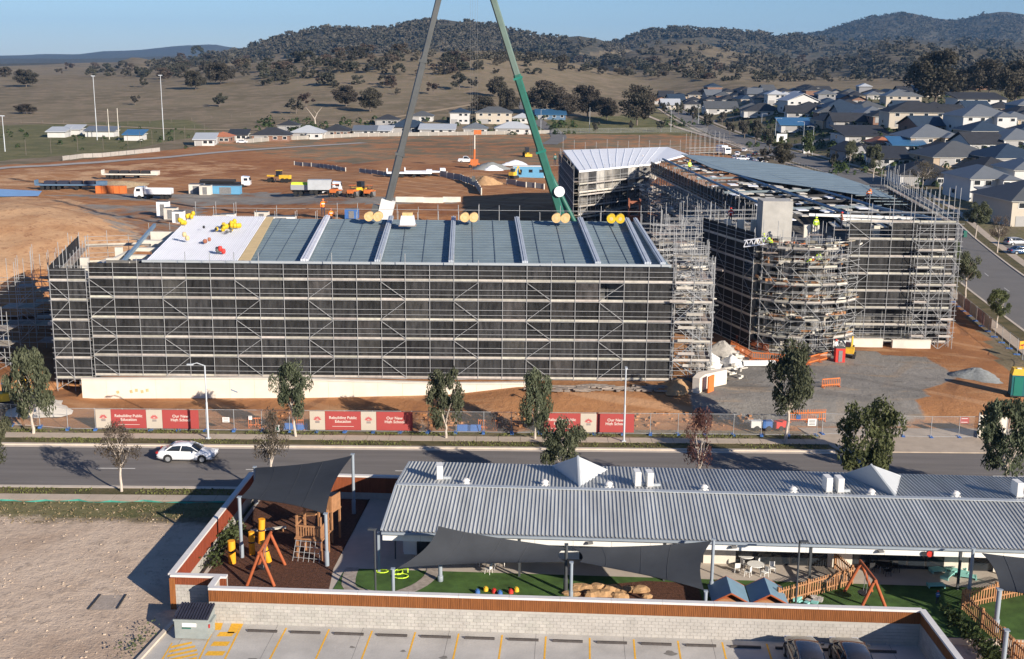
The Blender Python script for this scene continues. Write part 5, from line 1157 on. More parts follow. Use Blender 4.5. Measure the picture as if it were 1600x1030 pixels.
post_fence('boundary_wall', [(98, 251), (130, 247), (160, 246), (210, 241), (250, 237)], 'row of white fence panels on the far left edge of the dirt', 4, 1.5, M['grey'], mat('dusty_fence_panel', (.36,.33,.30), .8, .1, 1), solid=True, rails=False, pr_=.1, kind3='wall_panel', cat='fence')
post_fence('farm_fence', [(0, 192), (200, 195), (420, 178), (560, 180), (700, 178)], 'thin post fence along the foot of the dry slope', 12, 1.6, M['trunk_d'], rails=False, pr_=.12)
post_fence('post_row', [(0, 246), (80, 240), (200, 232), (320, 214)], 'dark thin posts round the playing field', 10, 5.5, M['trunk_d'], rails=False, pr_=.07, cat='post row')
post_fence('retaining_wall', [(460, 258), (500, 262), (540, 268)], 'low dark retaining wall with pale posts on the dirt, left part', 3.8, 1.2, M['cream'], HW['grey'], solid=True, rails=False, pr_=.16, kind3='wall_panel', cat='retaining wall')
post_fence('retaining_wall', [(562, 270), (610, 276)], 'low dark retaining wall left of the grey boom', 3.8, 1.2, M['cream'], HW['grey'], solid=True, rails=False, pr_=.16, kind3='wall_panel', cat='retaining wall')
post_fence('retaining_wall', [(688, 276), (720, 282), (744, 292), (752, 305)], 'curved dark retaining wall with pale posts between the booms', 3.6, 1.7, M['cream'], HW['grey'], solid=True, rails=False, pr_=.2, kind3='wall_panel', cat='retaining wall')
post_fence('retaining_wall', [(792, 288), (822, 293), (850, 296)], 'dark retaining wall with pale posts below the blue site shed', 3.6, 1.4, M['cream'], HW['grey'], solid=True, rails=False, pr_=.2, kind3='wall_panel', cat='retaining wall')

# lettering and emblems
def text_mesh(txt, size, m, parent, loc, rot, al='CENTER', depth=.004, bold=.006):
    cu = bpy.data.curves.new('lettering', 'FONT'); cu.body = txt; cu.size = size; cu.align_x = al; cu.align_y = 'CENTER'; cu.extrude = depth; cu.offset = bold; cu.space_line = .95
    o = bpy.data.objects.new('lettering', cu); COL.objects.link(o); dg = bpy.context.evaluated_depsgraph_get(); me = bpy.data.meshes.new_from_object(o.evaluated_get(dg)); bpy.data.objects.remove(o); bpy.data.curves.remove(cu)
    me.materials.clear(); me.materials.append(m); return inst('lettering', me, parent, loc, 0, 1, rot)
def emblem(parent, loc, s, m1, m2):
    b = MB()
    for k in range(7):
        a = math.pi*(k+.5)/7; c = Vector((math.cos(a)*s*.38, 0, math.sin(a)*s*.38)); q = Vector((-math.sin(a), 0, math.cos(a)))*s*.10; d = c.normalized()*s*.24
        b.add([c-d, c+q, c+d, c-q], [(0, 1, 2, 3)])
    b.box((0, 0, -.02*s), (s*.5, .002, s*.1)); o = b.build('emblem', m1, parent, loc)
    b = MB(); b.box((0, 0, -.22*s), (s*.62, .002, s*.10)); b.box((0, 0, -.38*s), (s*.62, .002, s*.10)); b.build('emblem_line', m2, parent, loc); return o
emb_d = mat('emblem_grey', (.16,.13,.14), .7, .05, 1); emb_r = mat('emblem_red', (.50,.10,.10), .7, .05, 1)
ROTF = (math.pi/2, 0, 0)
def banner(px0, px1, parts, label):
    a = K(px0, 660, FY-.08); c = K(px1, 660, FY-.08); z0, z1 = .22, 1.92; t = empty('banner', (a.x, FY-.10, 0), 0, label, 'banner', 'printed banners on the street fence'); W = c.x-a.x
    tot = px1-px0
    for (f0, f1, kind, txt) in parts:
        x0 = W*(f0-px0)/tot; x1 = W*(f1-px0)/tot; xm = (x0+x1)/2
        if kind == 'b':
            pbox('crest_panel', M['banner_b'], t, (xm, 0, (z0+z1)/2), (x1-x0-.02, .012, z1-z0)); emblem(t, (xm, -.012, 1.12), .62, emb_r, emb_d)
        else:
            pbox('red_panel', M['banner_r'], t, (xm, 0, (z0+z1)/2), (x1-x0-.02, .012, z1-z0))
            if txt: text_mesh(txt, .36, M['letter'], t, (xm, -.012, 1.17), ROTF)
            if txt and txt.startswith('Reb'):
                pbox('small_print_line', M['letter'], t, (xm, -.010, .55), (1.9, .004, .035))
T1, T2 = 'Rebuilding Public\nEducation', 'Our New\nHigh School'
banner(150, 311, [(150, 174, 'b', ''), (174, 229, 'r', T1), (229, 254, 'b', ''), (254, 311, 'r', T2)], 'red and beige school banner run at the left, partly behind the bare brown tree')
banner(484, 645, [(484, 508, 'b', ''), (508, 564, 'r', T1), (564, 588, 'b', ''), (588, 645, 'r', T2)], 'red and beige school banner run in the middle of the fence')
banner(849, 991, [(849, 907, 'r', T1), (907, 932, 'b', ''), (932, 991, 'r', T2)], 'red and beige school banner run at the right beside a lamp post')
t = empty('banner', sf[0] if False else Vector((0, 0, 0)), 0, 'faded pinkish banner tied inside the side street fence, seen from behind', 'banner')
sfp = [p for p in offs(SP, -9.9) if 118 < p.y < 236]
P0 = min(sfp, key=lambda p: (p.x-G(1505, 478).x)**2+(p.y-G(1505, 478).y)**2); P1 = min(sfp, key=lambda p: (p.x-G(1547, 522).x)**2+(p.y-G(1547, 522).y)**2); t.location = P0; d = P1-P0
pb = mat('faded_pink_banner', (.42, .24, .22), .8, .1, 1, alpha=.8); nseg = 5
for k in range(nseg):
    mid = d*(k+.5)/nseg; pbox('banner_panel', pb if k % 2 else mat('faded_beige_banner', (.45, .38, .33), .8, .1, 1, alpha=.8), t, mid+Vector((0, 0, 1.0)), (d.length/nseg-.1, .02, 1.6), math.atan2(d.y, d.x))

# ================================================================== CRANES
def crane(name, px0, py0, px1, py1, Y, secs, mm, label, w0, base_m):
    a0 = K(px0, py0, Y); d = (K(px1, py1, Y)-a0).normalized(); foot_z = 3.0; t0 = (foot_z-a0.z)/d.z; foot = a0+d*t0
    root = empty(name, (foot.x, Y, hz(foot.x, Y)), 0, label, 'crane'); O = Vector(root.location)
    n = d.cross(Vector((0, 1, 0))).normalized(); yv = Vector((0, 1, 0))
    s = 0
    for i, (L_, w, m1, m2) in enumerate(secs):
        p = foot+d*s; q = foot+d*(s+L_+.6)
        b = MB(); prof = [(-w*.5, -w*.35), (-w*.32, -w*.62), (w*.32, -w*.62), (w*.5, -w*.35), (w*.5, w*.5), (-w*.5, w*.5)]
        vs = []
        for P in (p, q):
            for (u, v) in prof: vs.append(tuple(P+n*u+yv*v-O))
        k = len(prof)
        b.add(vs, [tuple(range(k-1, -1, -1)), tuple(range(k, 2*k))], 0)
        for j in range(k): b.add([vs[j], vs[(j+1) % k], vs[k+(j+1) % k], vs[k+j]], [(0, 1, 2, 3)], 1 if j in (3,) or j in (5,) else 0)
        b.build('boom_section', [m1, m2], root)
        pbox('boom_collar', m2, root, q-d*.55-O, (w*1.25, w*1.3, .35), rot=(0, math.atan2(d.x, d.z), 0))
        s += L_
    tip = foot+d*s
    pbox('boom_head', base_m, root, tip-O, (1.0, 1.0, 1.6), rot=(0, math.atan2(d.x, d.z), 0))
    return root, O, foot, d, n, tip
r1, O1, f1, d1, n1, tip1 = crane('mobile_crane', 603, 330, 685, 0, 165, [(17, 1.0, M['boomg'], M['boomgd']), (13, .88, M['boomg'], M['boomgd']), (12, .76, M['boomg'], M['boomgd']), (12, .66, M['boomg'], M['boomgd'])], None, 'mobile crane with a long grey telescopic boom leaning right', 1.2, M['white'])
pbox('boom_base', M['white'], r1, f1+d1*8.7-O1, (1.9, 1.6, 3.6), rot=(0, math.atan2(d1.x, d1.z), 0)); pbox('boom_bracket', M['boomgd'], r1, f1+d1*8.2+n1*1.4-O1, (1.1, 1.2, 2.4), rot=(0, math.atan2(d1.x, d1.z), 0))
r2, O2, f2, d2, n2, tip2 = crane('mobile_crane', 876, 335, 771, 0, 190, [(16, 1.35, M['green'], M['greend']), (12, 1.2, M['green'], M['greend']), (14, 1.05, M['boomgg'], M['green']), (14, .92, M['boomgg'], M['greend']), (14, .8, M['boomgg'], M['greend'])], None, 'mobile crane with a green telescopic boom leaning left', 1.6, M['green'])
ptube('luffing_ram', M['green'], r2, f2+d2*13-n2*.2-O2, f2+Vector((3.2, 0, -1))-O2, .38, 'cyl'); ptube('hook_drum', M['whiteroof'], r2, f2+d2*9.2+Vector((0, -1.3, 0))-n2*.9-O2, f2+d2*9.2+Vector((0, -.9, 0))-n2*.9-O2, .85, 'cyl')
for rt, O, f, m, x in ((r1, O1, f1, M['white'], 1), (r2, O2, f2, M['green'], -1)):
    z = -1.2
    pbox('carrier', m, rt, (f.x-O.x+x*1.5, 0, 1.3), (13, 2.7, .9)); pbox('cab', m, rt, (f.x-O.x-x*4.2, 0, 2.4), (2.2, 2.5, 1.6)); pbox('counterweight', M['boomgd'], rt, (f.x-O.x+x*3.4, 0, 2.6), (2.2, 2.8, 1.5)); pbox('slewing_deck', m, rt, (f.x-O.x+x*1, 0, 2.1), (5, 2.6, .7))
    for k in range(5): ptube('wheel', M['tyre'], rt, (f.x-O.x-4.6+k*2.6, -1.35, .6), (f.x-O.x-4.6+k*2.6, 1.35, .6), .62, 'cyl')
    for sx in (-5, 6.5): pbox('outrigger', m, rt, (f.x-O.x+sx, 0, .55), (.5, 7.2, .35))
for k, dx in enumerate((-.45, -.15, .2, .5)): ptube('hoist_rope', M['steel_d'], r1, tip1+Vector((dx+.8, 0, -.3))-O1, tip1+Vector((dx+.8, 0, 16.5-tip1.z))-O1, .010)
pbox('hook_block', M['boomgd'], r1, tip1+Vector((.8, 0, 16.2-tip1.z))-O1, (.5, .3, .7))

# ================================================================== VEHICLES
def car_mesh_parts(L=4.6, W=1.78, H=1.44, style='sedan'):
    """returns dict of meshes (length along x, front +x, wheels on z=0)"""
    xs_ = np.linspace(-L/2, L/2, 25); out = {}
    if style == 'sedan':
        top = [(-2.30,.62),(-2.22,.90),(-1.55,.99),(-.95,1.00),(.75,.96),(1.3,.90),(2.1,.76),(2.28,.55)]; roof = [(-1.62,.99),(-1.05,1.34),(-.55,1.43),(.15,1.42),(.52,1.32),(1.12,.95)]
    elif style == 'hatch':
        top = [(-2.30,.6),(-2.25,.95),(-1.9,1.02),(-.95,1.00),(.75,.98),(1.4,.92),(2.1,.78),(2.28,.55)]; roof = [(-2.15,1.0),(-1.85,1.36),(-1.2,1.46),(.05,1.44),(.45,1.33),(1.05,.97)]
    elif style == 'ute':
        top = [(-2.30,.7),(-2.28,1.02),(-1.9,1.04),(-.95,1.04),(.75,1.04),(1.4,1.0),(2.1,.9),(2.28,.6)]; roof = [(-.85,1.03),(-.75,1.60),(-.3,1.68),(.35,1.66),(.65,1.5),(1.05,1.03)]
    sx = L/4.6; sz = H/1.44
    top = [(a*sx, c*sz) for a, c in top]; roof = [(a*sx, c*sz) for a, c in roof]
    b = MB(); rings = []
    for x in xs_:
        zt = float(np.interp(x, [p[0] for p in top], [p[1] for p in top])); f = abs(x)/(L/2); hw = W/2*(1-.13*f**4); zb = .24+.08*f**6
        if abs(abs(x)-L/2) < .01: hw *= .93; zt = zt*.98; zb = .34
        rings.append([(x, -hw*.96, zb), (x, -hw, zb+.2), (x, -hw, zt*.72), (x, -hw*.94, zt*.93), (x, -hw*.80, zt), (x, hw*.80, zt), (x, hw*.94, zt*.93), (x, hw, zt*.72), (x, hw, zb+.2), (x, hw*.96, zb)])
    k = len(rings[0]); vs = [p for r_ in rings for p in r_]
    b.add(vs, [(i*k+j, (i+1)*k+j, (i+1)*k+(j+1) % k, i*k+(j+1) % k) for i in range(len(rings)-1) for j in range(k)], 0, True); b.add(vs, [tuple(range(k)), tuple(range((len(rings)-1)*k+k-1, (len(rings)-1)*k-1, -1))], 0)
    out['body'] = b
    def cab(shrink, z_off, lo=0, hi=1):
        c = MB(); rr = []; X = np.linspace(roof[0][0], roof[-1][0], 15)
        for x in X:
            zr = float(np.interp(x, [p[0] for p in roof], [p[1] for p in roof])); zb = float(np.interp(x, [p[0] for p in top], [p[1] for p in top]))-.02; hwb = W/2*.90-shrink; t = (zr-zb)/(H*.32); hwt = hwb-(.20*min(1, t))
            rr.append([(x, -hwb, zb), (x, -hwt, zr-.05+z_off), (x, -hwt+.10, zr+z_off), (x, hwt-.10, zr+z_off), (x, hwt, zr-.05+z_off), (x, hwb, zb)])
        kk = 6; v = [p for r_ in rr for p in r_]; c.add(v, [(i*kk+j, (i+1)*kk+j, (i+1)*kk+(j+1) % kk, i*kk+(j+1) % kk) for i in range(len(rr)-1) for j in range(kk)], 0, True); return c
    out['glass'] = cab(0, 0)
    # roof skin and pillars
    c = MB(); i0, i1 = roof[1][0]+.02, roof[-2][0]-.02; X = np.linspace(i0, i1, 9); rr = []
    for x in X:
        zr = float(np.interp(x, [p[0] for p in roof], [p[1] for p in roof]))+.012; hwt = W/2*.90-.19
        rr.append([(x, -hwt-.005, zr-.075), (x, -hwt+.09, zr), (x, 0, zr+.02), (x, hwt-.09, zr), (x, hwt+.005, zr-.075)])
    v = [p for r_ in rr for p in r_]; c.add(v, [(i*5+j, (i+1)*5+j, (i+1)*5+j+1, i*5+j+1) for i in range(8) for j in range(4)], 0, True)
    for s in (-1, 1):
        yb, yt = s*(W/2*.90+.004), s*(W/2*.90-.185)
        zb = 1.0*sz
        c.tube((roof[-1][0]-.02, yb*.985, zb-.04), (roof[-2][0], yt, roof[-2][1]-.03), .035, n=4); c.tube((roof[0][0]+.06, yb*.985, zb-.03), (roof[1][0], yt, roof[1][1]-.03), .06, n=4)
        mx_ = (roof[1][0]+roof[-2][0])/2; c.tube((mx_-.1, yb, zb-.04), (mx_, yt, H-.08), .035, n=4)
        c.tube((roof[1][0], yt, roof[1][1]-.02), (roof[2][0], yt, roof[2][1]-.04), .03, n=4); c.tube((roof[-2][0], yt, roof[-2][1]-.02), (roof[-3][0], yt, roof[-3][1]-.04), .03, n=4)
    out['roof'] = c
    return out
_cm = {}
def car(px, py, rz, paint, label, style='sedan', L=4.6, group=None, loc=None, H=1.44, cat='car', name='parked_car', W=1.78):
    key = (style, L, H, paint.name)
    if key not in _cm:
        p = car_mesh_parts(L, W, H, style); _cm[key] = (p['body'].mesh('body', paint), p['glass'].mesh('glass', M['glassb']), p['roof'].mesh('roof', paint))
        wb = MB(); wb.tube((0, -.11, 0), (0, .11, 0), .32, n=16); _cm['wheel'] = wb.mesh('wheel', M['tyre'])
        rb = MB(); rb.tube((0, -.125, 0), (0, .125, 0), .20, n=12); _cm['rim'] = rb.mesh('rim', M['rim'])
    bm_, gm_, rm_ = _cm[key]; p = loc if loc is not None else T(px, py); t = empty(name, p, rz, label, cat, group)
    inst('body', bm_, t); inst('glass', gm_, t); inst('roof_panel', rm_, t)
    for x in (-L*.29, L*.30):
        for y in (-W/2+.10, W/2-.10): w = inst('wheel', _cm['wheel'], t, (x, y, .32)); inst('rim', _cm['rim'], w)
        for y in (-W/2-.004, W/2+.004): ptube('wheel_arch', M['blackp'], t, (x, y-.004, .36), (x, y+.004, .36), .37, 'cyl')
    for y in (-.62, .62):
        pbox('headlight', M['headl'], t, (L/2-.10, y, .66*H/1.44), (.20, .34, .13)); pbox('tail_light', M['redlamp'], t, (-L/2+.09, y, .80*H/1.44), (.20, .32, .14))
    pbox('bumper', M['blackp'], t, (L/2-.03, 0, .38), (.1, 1.2, .12)); pbox('number_plate', M['white'], t, (-L/2-.01, 0, .62), (.03, .42, .12))
    for y in (-W/2-.08, W/2+.08): pbox('wing_mirror', paint, t, (L*.17, y, .98*H/1.44), (.12, .18, .12))
    for y in (-W/2-.002, W/2+.002):
        for x in (-.15, .78*L/4.6): pbox('door_gap', M['blackp'], t, (x, y, .66), (.012, .012, .5))
    return t
car(0, 0, R(-1), M['carw'], 'white sedan driving right along the street', 'sedan', 4.7, loc=Vector((G(293, 719).x, 92.35, .015)), name='car')
# cars parked behind the right wing
PC = [(1152, 243, M['carw'], 'hatch', 'white hatchback at the left of the cars behind the right wing', 75), (1163, 237, M['carw'], 'hatch', 'white wagon at the back of the cars behind the right wing', 70), (1170, 247, M['carblue'], 'hatch', 'dark blue hatchback among the cars behind the right wing', 75), (1160, 252, M['carw'], 'ute', 'white utility nearest the blue roof behind the right wing', 10), (1180, 243, M['cardk'], 'sedan', 'dark sedan at the right of the cars behind the right wing', 75), (1176, 253, M['carsil'], 'sedan', 'silver sedan beside the white utility behind the right wing', 60), (1188, 255, M['carw'], 'ute', 'white utility furthest right behind the right wing', 30), (1147, 249, M['carsil'], 'hatch', 'silver hatchback at the left front of the cars behind the right wing', 80)]
for (x, y, m, st, lb, a) in PC: car(x, y, R(a), m, lb, st, 4.6 if st != 'ute' else 5.1, 'cars parked behind the right wing', H=1.44 if st != 'ute' else 1.7, W=1.78 if st != 'ute' else 1.9)
car(1588, 383, R(12), M['carsil'], 'silver car parked in the driveway at the right edge', 'hatch'); car(1595, 397, R(8), M['carblue'], 'blue-grey car parked under the right-edge house', 'sedan')
car(728, 254, R(4), M['carw'], 'white utility parked beside the orange boom lift', 'ute', 5.2, H=1.75, W=1.9); car(378, 224, R(10), M['carw'], 'white car by the boxy white buildings on the far left', 'sedan')
car(640, 210, R(3), M['carw'], 'white car parked before the flat-fronted white house', 'sedan')
def wheelset(t, xs_, W, r=.5):
    for x in xs_:
        for y in (-W/2+.15, W/2-.15): ptube('wheel', M['tyre'], t, (x, y-.16, r), (x, y+.16, r), r, 'cyl')
def truck(px, py, rz, L, label, cabm, bodym, kind='tipper', W=2.5):
    p = T(px, py); t = empty('truck', p, R(rz), label, 'truck'); nw = [-L*.38, -L*.25, L*.12, L*.36] if L > 7 else [-L*.3, L*.3]
    wheelset(t, nw, W); pbox('chassis', M['blackp'], t, (0, 0, .85), (L*.94, 1.0, .3))
    b = MB(); b.yprism([(L/2-2.1, .7), (L/2-.05, .7), (L/2, 1.7), (L/2-.35, 2.8), (L/2-2.1, 2.95)], -W/2+.05, W/2-.05); b.build('cab', cabm, t)
    pbox('windscreen', M['glassb'], t, (L/2-.14, 0, 2.2), (.12, W-.5, .8), rot=(0, R(-17), 0))
    for y in (-W/2+.03, W/2-.03): pbox('side_window', M['glassb'], t, (L/2-1.0, y, 2.2), (.95, .05, .65))
    if kind == 'tipper':
        b = MB(); x0, x1 = -L/2, L/2-2.4
        b.b2((x0, -W/2, 1.2), (x1, W/2, 1.32)); b.b2((x0, -W/2, 1.2), (x1, -W/2+.1, 2.5)); b.b2((x0, W/2-.1, 1.2), (x1, W/2, 2.5)); b.b2((x0, -W/2, 1.2), (x0+.1, W/2, 2.5)); b.b2((x1-.1, -W/2, 1.2), (x1, W/2, 2.8)); b.build('tipper_body', bodym, t)
    elif kind == 'box': pbox('box_body', bodym, t, (-1.2, 0, 2.2), (L-2.6, W, 2.3))
    elif kind == 'flat':
        pbox('flat_deck', bodym, t, (-1.2, 0, 1.25), (L-2.6, W, .2))
    for y in (-.9, .9): pbox('headlight', M['headl'], t, (L/2+.0, y, 1.0), (.08, .35, .2))
    return t
truck(241, 311, 182, 8.6, 'white tipper truck facing left on the dirt beyond the white roof', M['carw'], M['carw'])
tt = truck(487, 305, 0, 9.6, 'silver tipper truck with a lime green tarp', M['carw'], M['carsil']); 
b = MB(); b.xprism([(-1.1, 2.5), (-.6, 3.0), (.6, 3.0), (1.1, 2.5)], -4.6, .8); b.build('tarp', M['limey'], tt)
truck(508, 303, 4, 8, 'white box truck parked behind the lime-tarped tipper', M['carw'], mat('box_truck_side', (.42,.44,.46), .5, .1, .5), 'box')
truck(1130, 242, -70, 7, 'white truck with amber beacon at the far end of the right wing', M['carw'], M['carw'], 'box')
tf_ = truck(352, 293, 2, 13, 'white-cabbed semi trailer loaded with black pipes', M['carw'], M['blackp'], 'flat')
for k in range(5): ptube('pipe', M['blackp'], tf_, (-6.2, -1+k*.5, 1.75), (2.6, -1+k*.5, 1.75), .28, 'cyl')
def trailer(px, py, rz, L, label, m, load=None):
    p = T(px, py); t = empty('trailer', p, R(rz), label, 'trailer'); wheelset(t, [-L*.4, -L*.32, -L*.24, -L*.16, L*.1], 2.5, .48)
    pbox('deck', m, t, (0, 0, 1.2), (L, 2.5, .35)); pbox('gooseneck', m, t, (L*.44, 0, 1.75), (L*.13, 2.2, .7)); pbox('ramp', m, t, (-L*.5, 0, 1.7), (.3, 2.3, 1.3)); pbox('chassis', M['blackp'], t, (0, 0, .9), (L*.9, 1.2, .3))
    if load:
        for k in range(4): pbox('load_stack', load, t, (-L*.3+k*L*.19, 0, 1.75), (L*.15, 2.0, .75))
    return t
trailer(112, 296, 3, 17, 'long dark blue low-loader trailer near the blue water sheet', HW['bluew'], M['navy']); trailer(205, 279, 2, 15, 'low trailer with black load standing on the upper dirt', M['conc_l'], M['blackp'])
trailer(640, 277, 4, 12, 'white-decked trailer partly behind the grey boom', M['whiteroof']); trailer(664, 275, 8, 11, 'white low trailer right of the grey boom', M['whiteroof'])
def machine(px, py, rz, kind, label):
    p = T(px, py); t = empty('construction_machine', p, R(rz), label, 'machine')
    if kind == 'grader':
        wheelset(t, [-2.4, -1.2, 2.6], 2.2, .6); pbox('body', M['yellow'], t, (-1.6, 0, 1.5), (3, 1.4, 1.0)); pbox('cab', M['glassb'], t, (.1, 0, 2.4), (1.3, 1.3, 1.5)); pbox('frame', M['yellow'], t, (1.8, 0, 1.7), (3.4, .4, .4)); pbox('blade', M['blackp'], t, (1.2, 0, .5), (.2, 3.2, .6), R(20)); pbox('cab_roof', M['yellow'], t, (.1, 0, 3.2), (1.5, 1.5, .1))
    elif kind == 'roller':
        ptube('drum', M['steel_d'], t, (1.5, -.9, .7), (1.5, .9, .7), .7, 'cyl'); wheelset(t, [-1.2], 2.0, .7); pbox('body', M['orange'], t, (-.9, 0, 1.4), (1.9, 1.5, .8)); pbox('seat_box', M['blackp'], t, (.2, 0, 1.6), (.8, 1.0, .7)); pbox('frame', M['orange'], t, (1.5, 0, 1.3), (1.2, 1.9, .2)); pbox('canopy', M['orange'], t, (0, 0, 2.7), (1.4, 1.4, .08))
        for sx in (-.5, .5):
            for sy in (-.6, .6): ptube('canopy_post', M['blackp'], t, (sx, sy, 1.6), (sx, sy, 2.7), .05)
    elif kind == 'loader':
        wheelset(t, [-1.3, 1.4], 2.3, .75); pbox('body', M['yellow'], t, (-1.2, 0, 1.5), (2.4, 1.6, 1.1)); pbox('cab', M['glassb'], t, (.2, 0, 2.4), (1.3, 1.3, 1.6)); pbox('bucket', M['yellow'], t, (3.2, 0, .7), (.9, 2.5, .9)); pbox('arm', M['yellow'], t, (2.0, .5, 1.4), (2.4, .2, .3)); pbox('arm', M['yellow'], t, (2.0, -.5, 1.4), (2.4, .2, .3)); pbox('cab_roof', M['blackp'], t, (.2, 0, 3.25), (1.4, 1.4, .12))
    elif kind == 'digger':
        for y in (-.8, .8): pbox('track', M['blackp'], t, (0, y, .4), (2.6, .45, .7))
        pbox('body', M['yellow'], t, (-.3, 0, 1.3), (1.8, 1.5, .9)); pbox('cab', M['glassb'], t, (.3, .35, 2.0), (1.0, .8, 1.4)); ptube('boom_arm', M['yellow'], t, (.7, -.2, 1.4), (2.2, -.2, 3.2), .16); ptube('dipper_arm', M['yellow'], t, (2.2, -.2, 3.2), (3.2, -.2, 1.4), .13); pbox('bucket', M['blackp'], t, (3.2, -.2, 1.1), (.6, .7, .6)); pbox('cab_roof', M['white'], t, (.3, .35, 2.75), (1.1, .9, .08))
    return t
machine(437, 285, 170, 'grader', 'yellow grader on the dirt left of the lime-tarped truck')
for x, y, lb in ((524, 307, 'leftmost orange roller beside the box truck'), (551, 308, 'middle orange roller in the row beyond the roof'), (577, 308, 'rightmost orange roller in the row beyond the roof')): machine(x, y, 80, 'roller', lb)
machine(563, 306, 60, 'loader', 'yellow loader between the orange rollers'); machine(823, 245, -80, 'loader', 'yellow loader parked on the upper dirt behind the green boom')
machine(802, 279, 60, 'digger', 'yellow excavator below the blue site shed'); machine(1327, 558, 70, 'digger', 'small yellow excavator at the foot of the right wing scaffold').scale = (.62, .62, .62); machine(8, 636, 20, 'digger', 'yellow machine in the dirt at the left edge of the photo').scale = (.8, .8, .8)
# orange boom lift
p = T(741, 262); t = empty('boom_lift', p, 0, 'orange boom lift with its mast fully raised on the upper dirt', 'boom lift'); s = FPX/p.y; h = 57/s
wheelset(t, [-1.2, 1.2], 2.4, .5); pbox('chassis', M['orange'], t, (0, 0, 1.0), (3.2, 2.2, .6)); pbox('turret', M['orange'], t, (0, 0, 1.9), (2.4, 2.0, 1.3)); ptube('mast', M['orange'], t, (0, 0, 2), (.1, 0, h*.5), .34); ptube('mast_extension', M['cream'], t, (.1, 0, h*.45), (.1, 0, h), .26); pbox('basket', M['orange'], t, (1.0, 0, h-.5), (2.2, 1.4, 1.3))
# site sheds, stockpiles, boxes
def box_thing(name, px, py, dims, m, label, cat, rz=0, sub=None, group=None):
    p = T(px, py); t = empty(name, p, R(rz), label, cat, group); pbox('body', m, t, (0, 0, dims[2]/2), dims)
    if sub: sub(t, dims)
    return t
def shed_bits(t, d):
    for k in range(3): pbox('window', M['glass'], t, (-d[0]*.3+k*d[0]*.3, -d[1]/2-.02, d[2]*.6), (1.0, .05, .8))
    pbox('roof_edge', M['white'], t, (0, 0, d[2]+.05), (d[0]+.2, d[1]+.2, .12)); pbox('door', M['white'], t, (d[0]*.42, -d[1]/2-.02, 1.0), (.8, .05, 2.0))
def lid_bits(t, d): pbox('lid', M['boomgd'], t, (0, 0, d[2]+.04), (d[0]*1.02, d[1]*1.02, .08)); pbox('door', M['steel_d'], t, (0, -d[1]/2-.02, d[2]*.45), (d[0]*.4, .04, d[2]*.8))
box_thing('site_shed', 829, 277, (9.5, 3, 3.0), M['bluecab'], 'blue and white site shed left of the black-wrapped rear wing', 'site shed', 0, shed_bits)
box_thing('site_cabin', 256, 338, (2.3, 1.8, 3.0), M['whiteroof'], 'tall white tank-like cabin behind the left end of the white roof', 'cabin', 0, lid_bits)
box_thing('crate_stack', 268, 342, (2.4, 2, 2.2), M['conc_l'], 'grey crate directly right of the tall white cabin', 'crate', 0, lid_bits); box_thing('water_tank', 280, 348, (2, 2, 2.2), M['whiteroof'], 'white water cube near the yellow bags', 'tank', 0, lid_bits)
for k, (x, y, w) in enumerate(((308, 302, 3.4), (322, 304, 2.6))): box_thing('crate', x, y, (w, 2.2, 2.2), M['conc_l'], ('beige crate left of the blue skip', 'smaller grey crate between beige crate and blue skip')[k], 'crate', 0, lid_bits)
box_thing('skip_bin', 354, 303, (7, 2.4, 2.0), M['bluecab'], 'blue skip bin on the dirt below the pipe trailer', 'skip bin', 0, lid_bits); box_thing('barrier_stack', 174, 302, (7.2, 1.6, 1.7), M['orange'], 'row of orange water barriers on the dirt left of the white tipper', 'barriers', 2, lambda t, d: [pbox('barrier', M['orange'], t, (-d[0]*.4+k*d[0]*.2, -.1, d[2]*.55), (d[0]*.17, 1.7, d[2]*1.05)) for k in range(5)])
for k, (x, y, m, lb) in enumerate(((345, 350, 'conc_l', 'pale crate behind the right part of the white roof'), (357, 349, 'white', 'white tank behind the right part of the white roof'), (410, 345, 'conc_l', 'grey box behind the tan insulation strip'), (440, 346, 'white', 'long low white bundle behind the roof'), (550, 341, 'blue', 'blue drum box behind the roof left of the grey boom'))): box_thing('crate', x, y, (2.6 if k != 3 else 5.5, 1.8, 1.8 if k != 3 else 1.0), M[m], lb, 'crate', 0, lid_bits)
for k, (x, y, w, lb) in enumerate(((640, 316, 6.2, 'pale concrete barrier right of the grey boom foot'), (677, 317, 4.5, 'second pale concrete barrier right of the boom foot'), (706, 316, 4.0, 'third pale concrete barrier near the dark shadow'))):
    p = T(x, y); b = MB(); b.xprism([(-.4, 0), (.4, 0), (.25, .5), (.15, 1.2), (-.15, 1.2), (-.25, .5)], -w/2, w/2); b.build('concrete_barrier', M['conc_l'], loc=p, label=lb, cat='barrier', group='concrete barriers beyond the main roof')
def heap(name, px, py, w, h, m, label, sx=1.0, seed=0, cat='heap'):
    p = T(px, py); r = random.Random(seed+3); b = MB(); n, k = 20, 7; vs = [(0, 0, h)]
    for i in range(1, k+1):
        f = i/k
        for j in range(n): a = 6.283*j/n; q = w/2*f*(1+.22*math.sin(3*a+seed)+.1*r.uniform(-1, 1)); vs.append((q*math.cos(a)*sx, q*math.sin(a), h*(1-f**1.3)*(1+.1*r.uniform(-1, 1))-.06*f))
    b.add(vs, [(0, 1+j, 1+(j+1) % n) for j in range(n)]+[(1+i*n+j, 1+(i+1)*n+j, 1+(i+1)*n+(j+1) % n, 1+i*n+(j+1) % n) for i in range(k-1) for j in range(n)], 0, True); return b.build(name, m, loc=p, label=label, cat=cat)
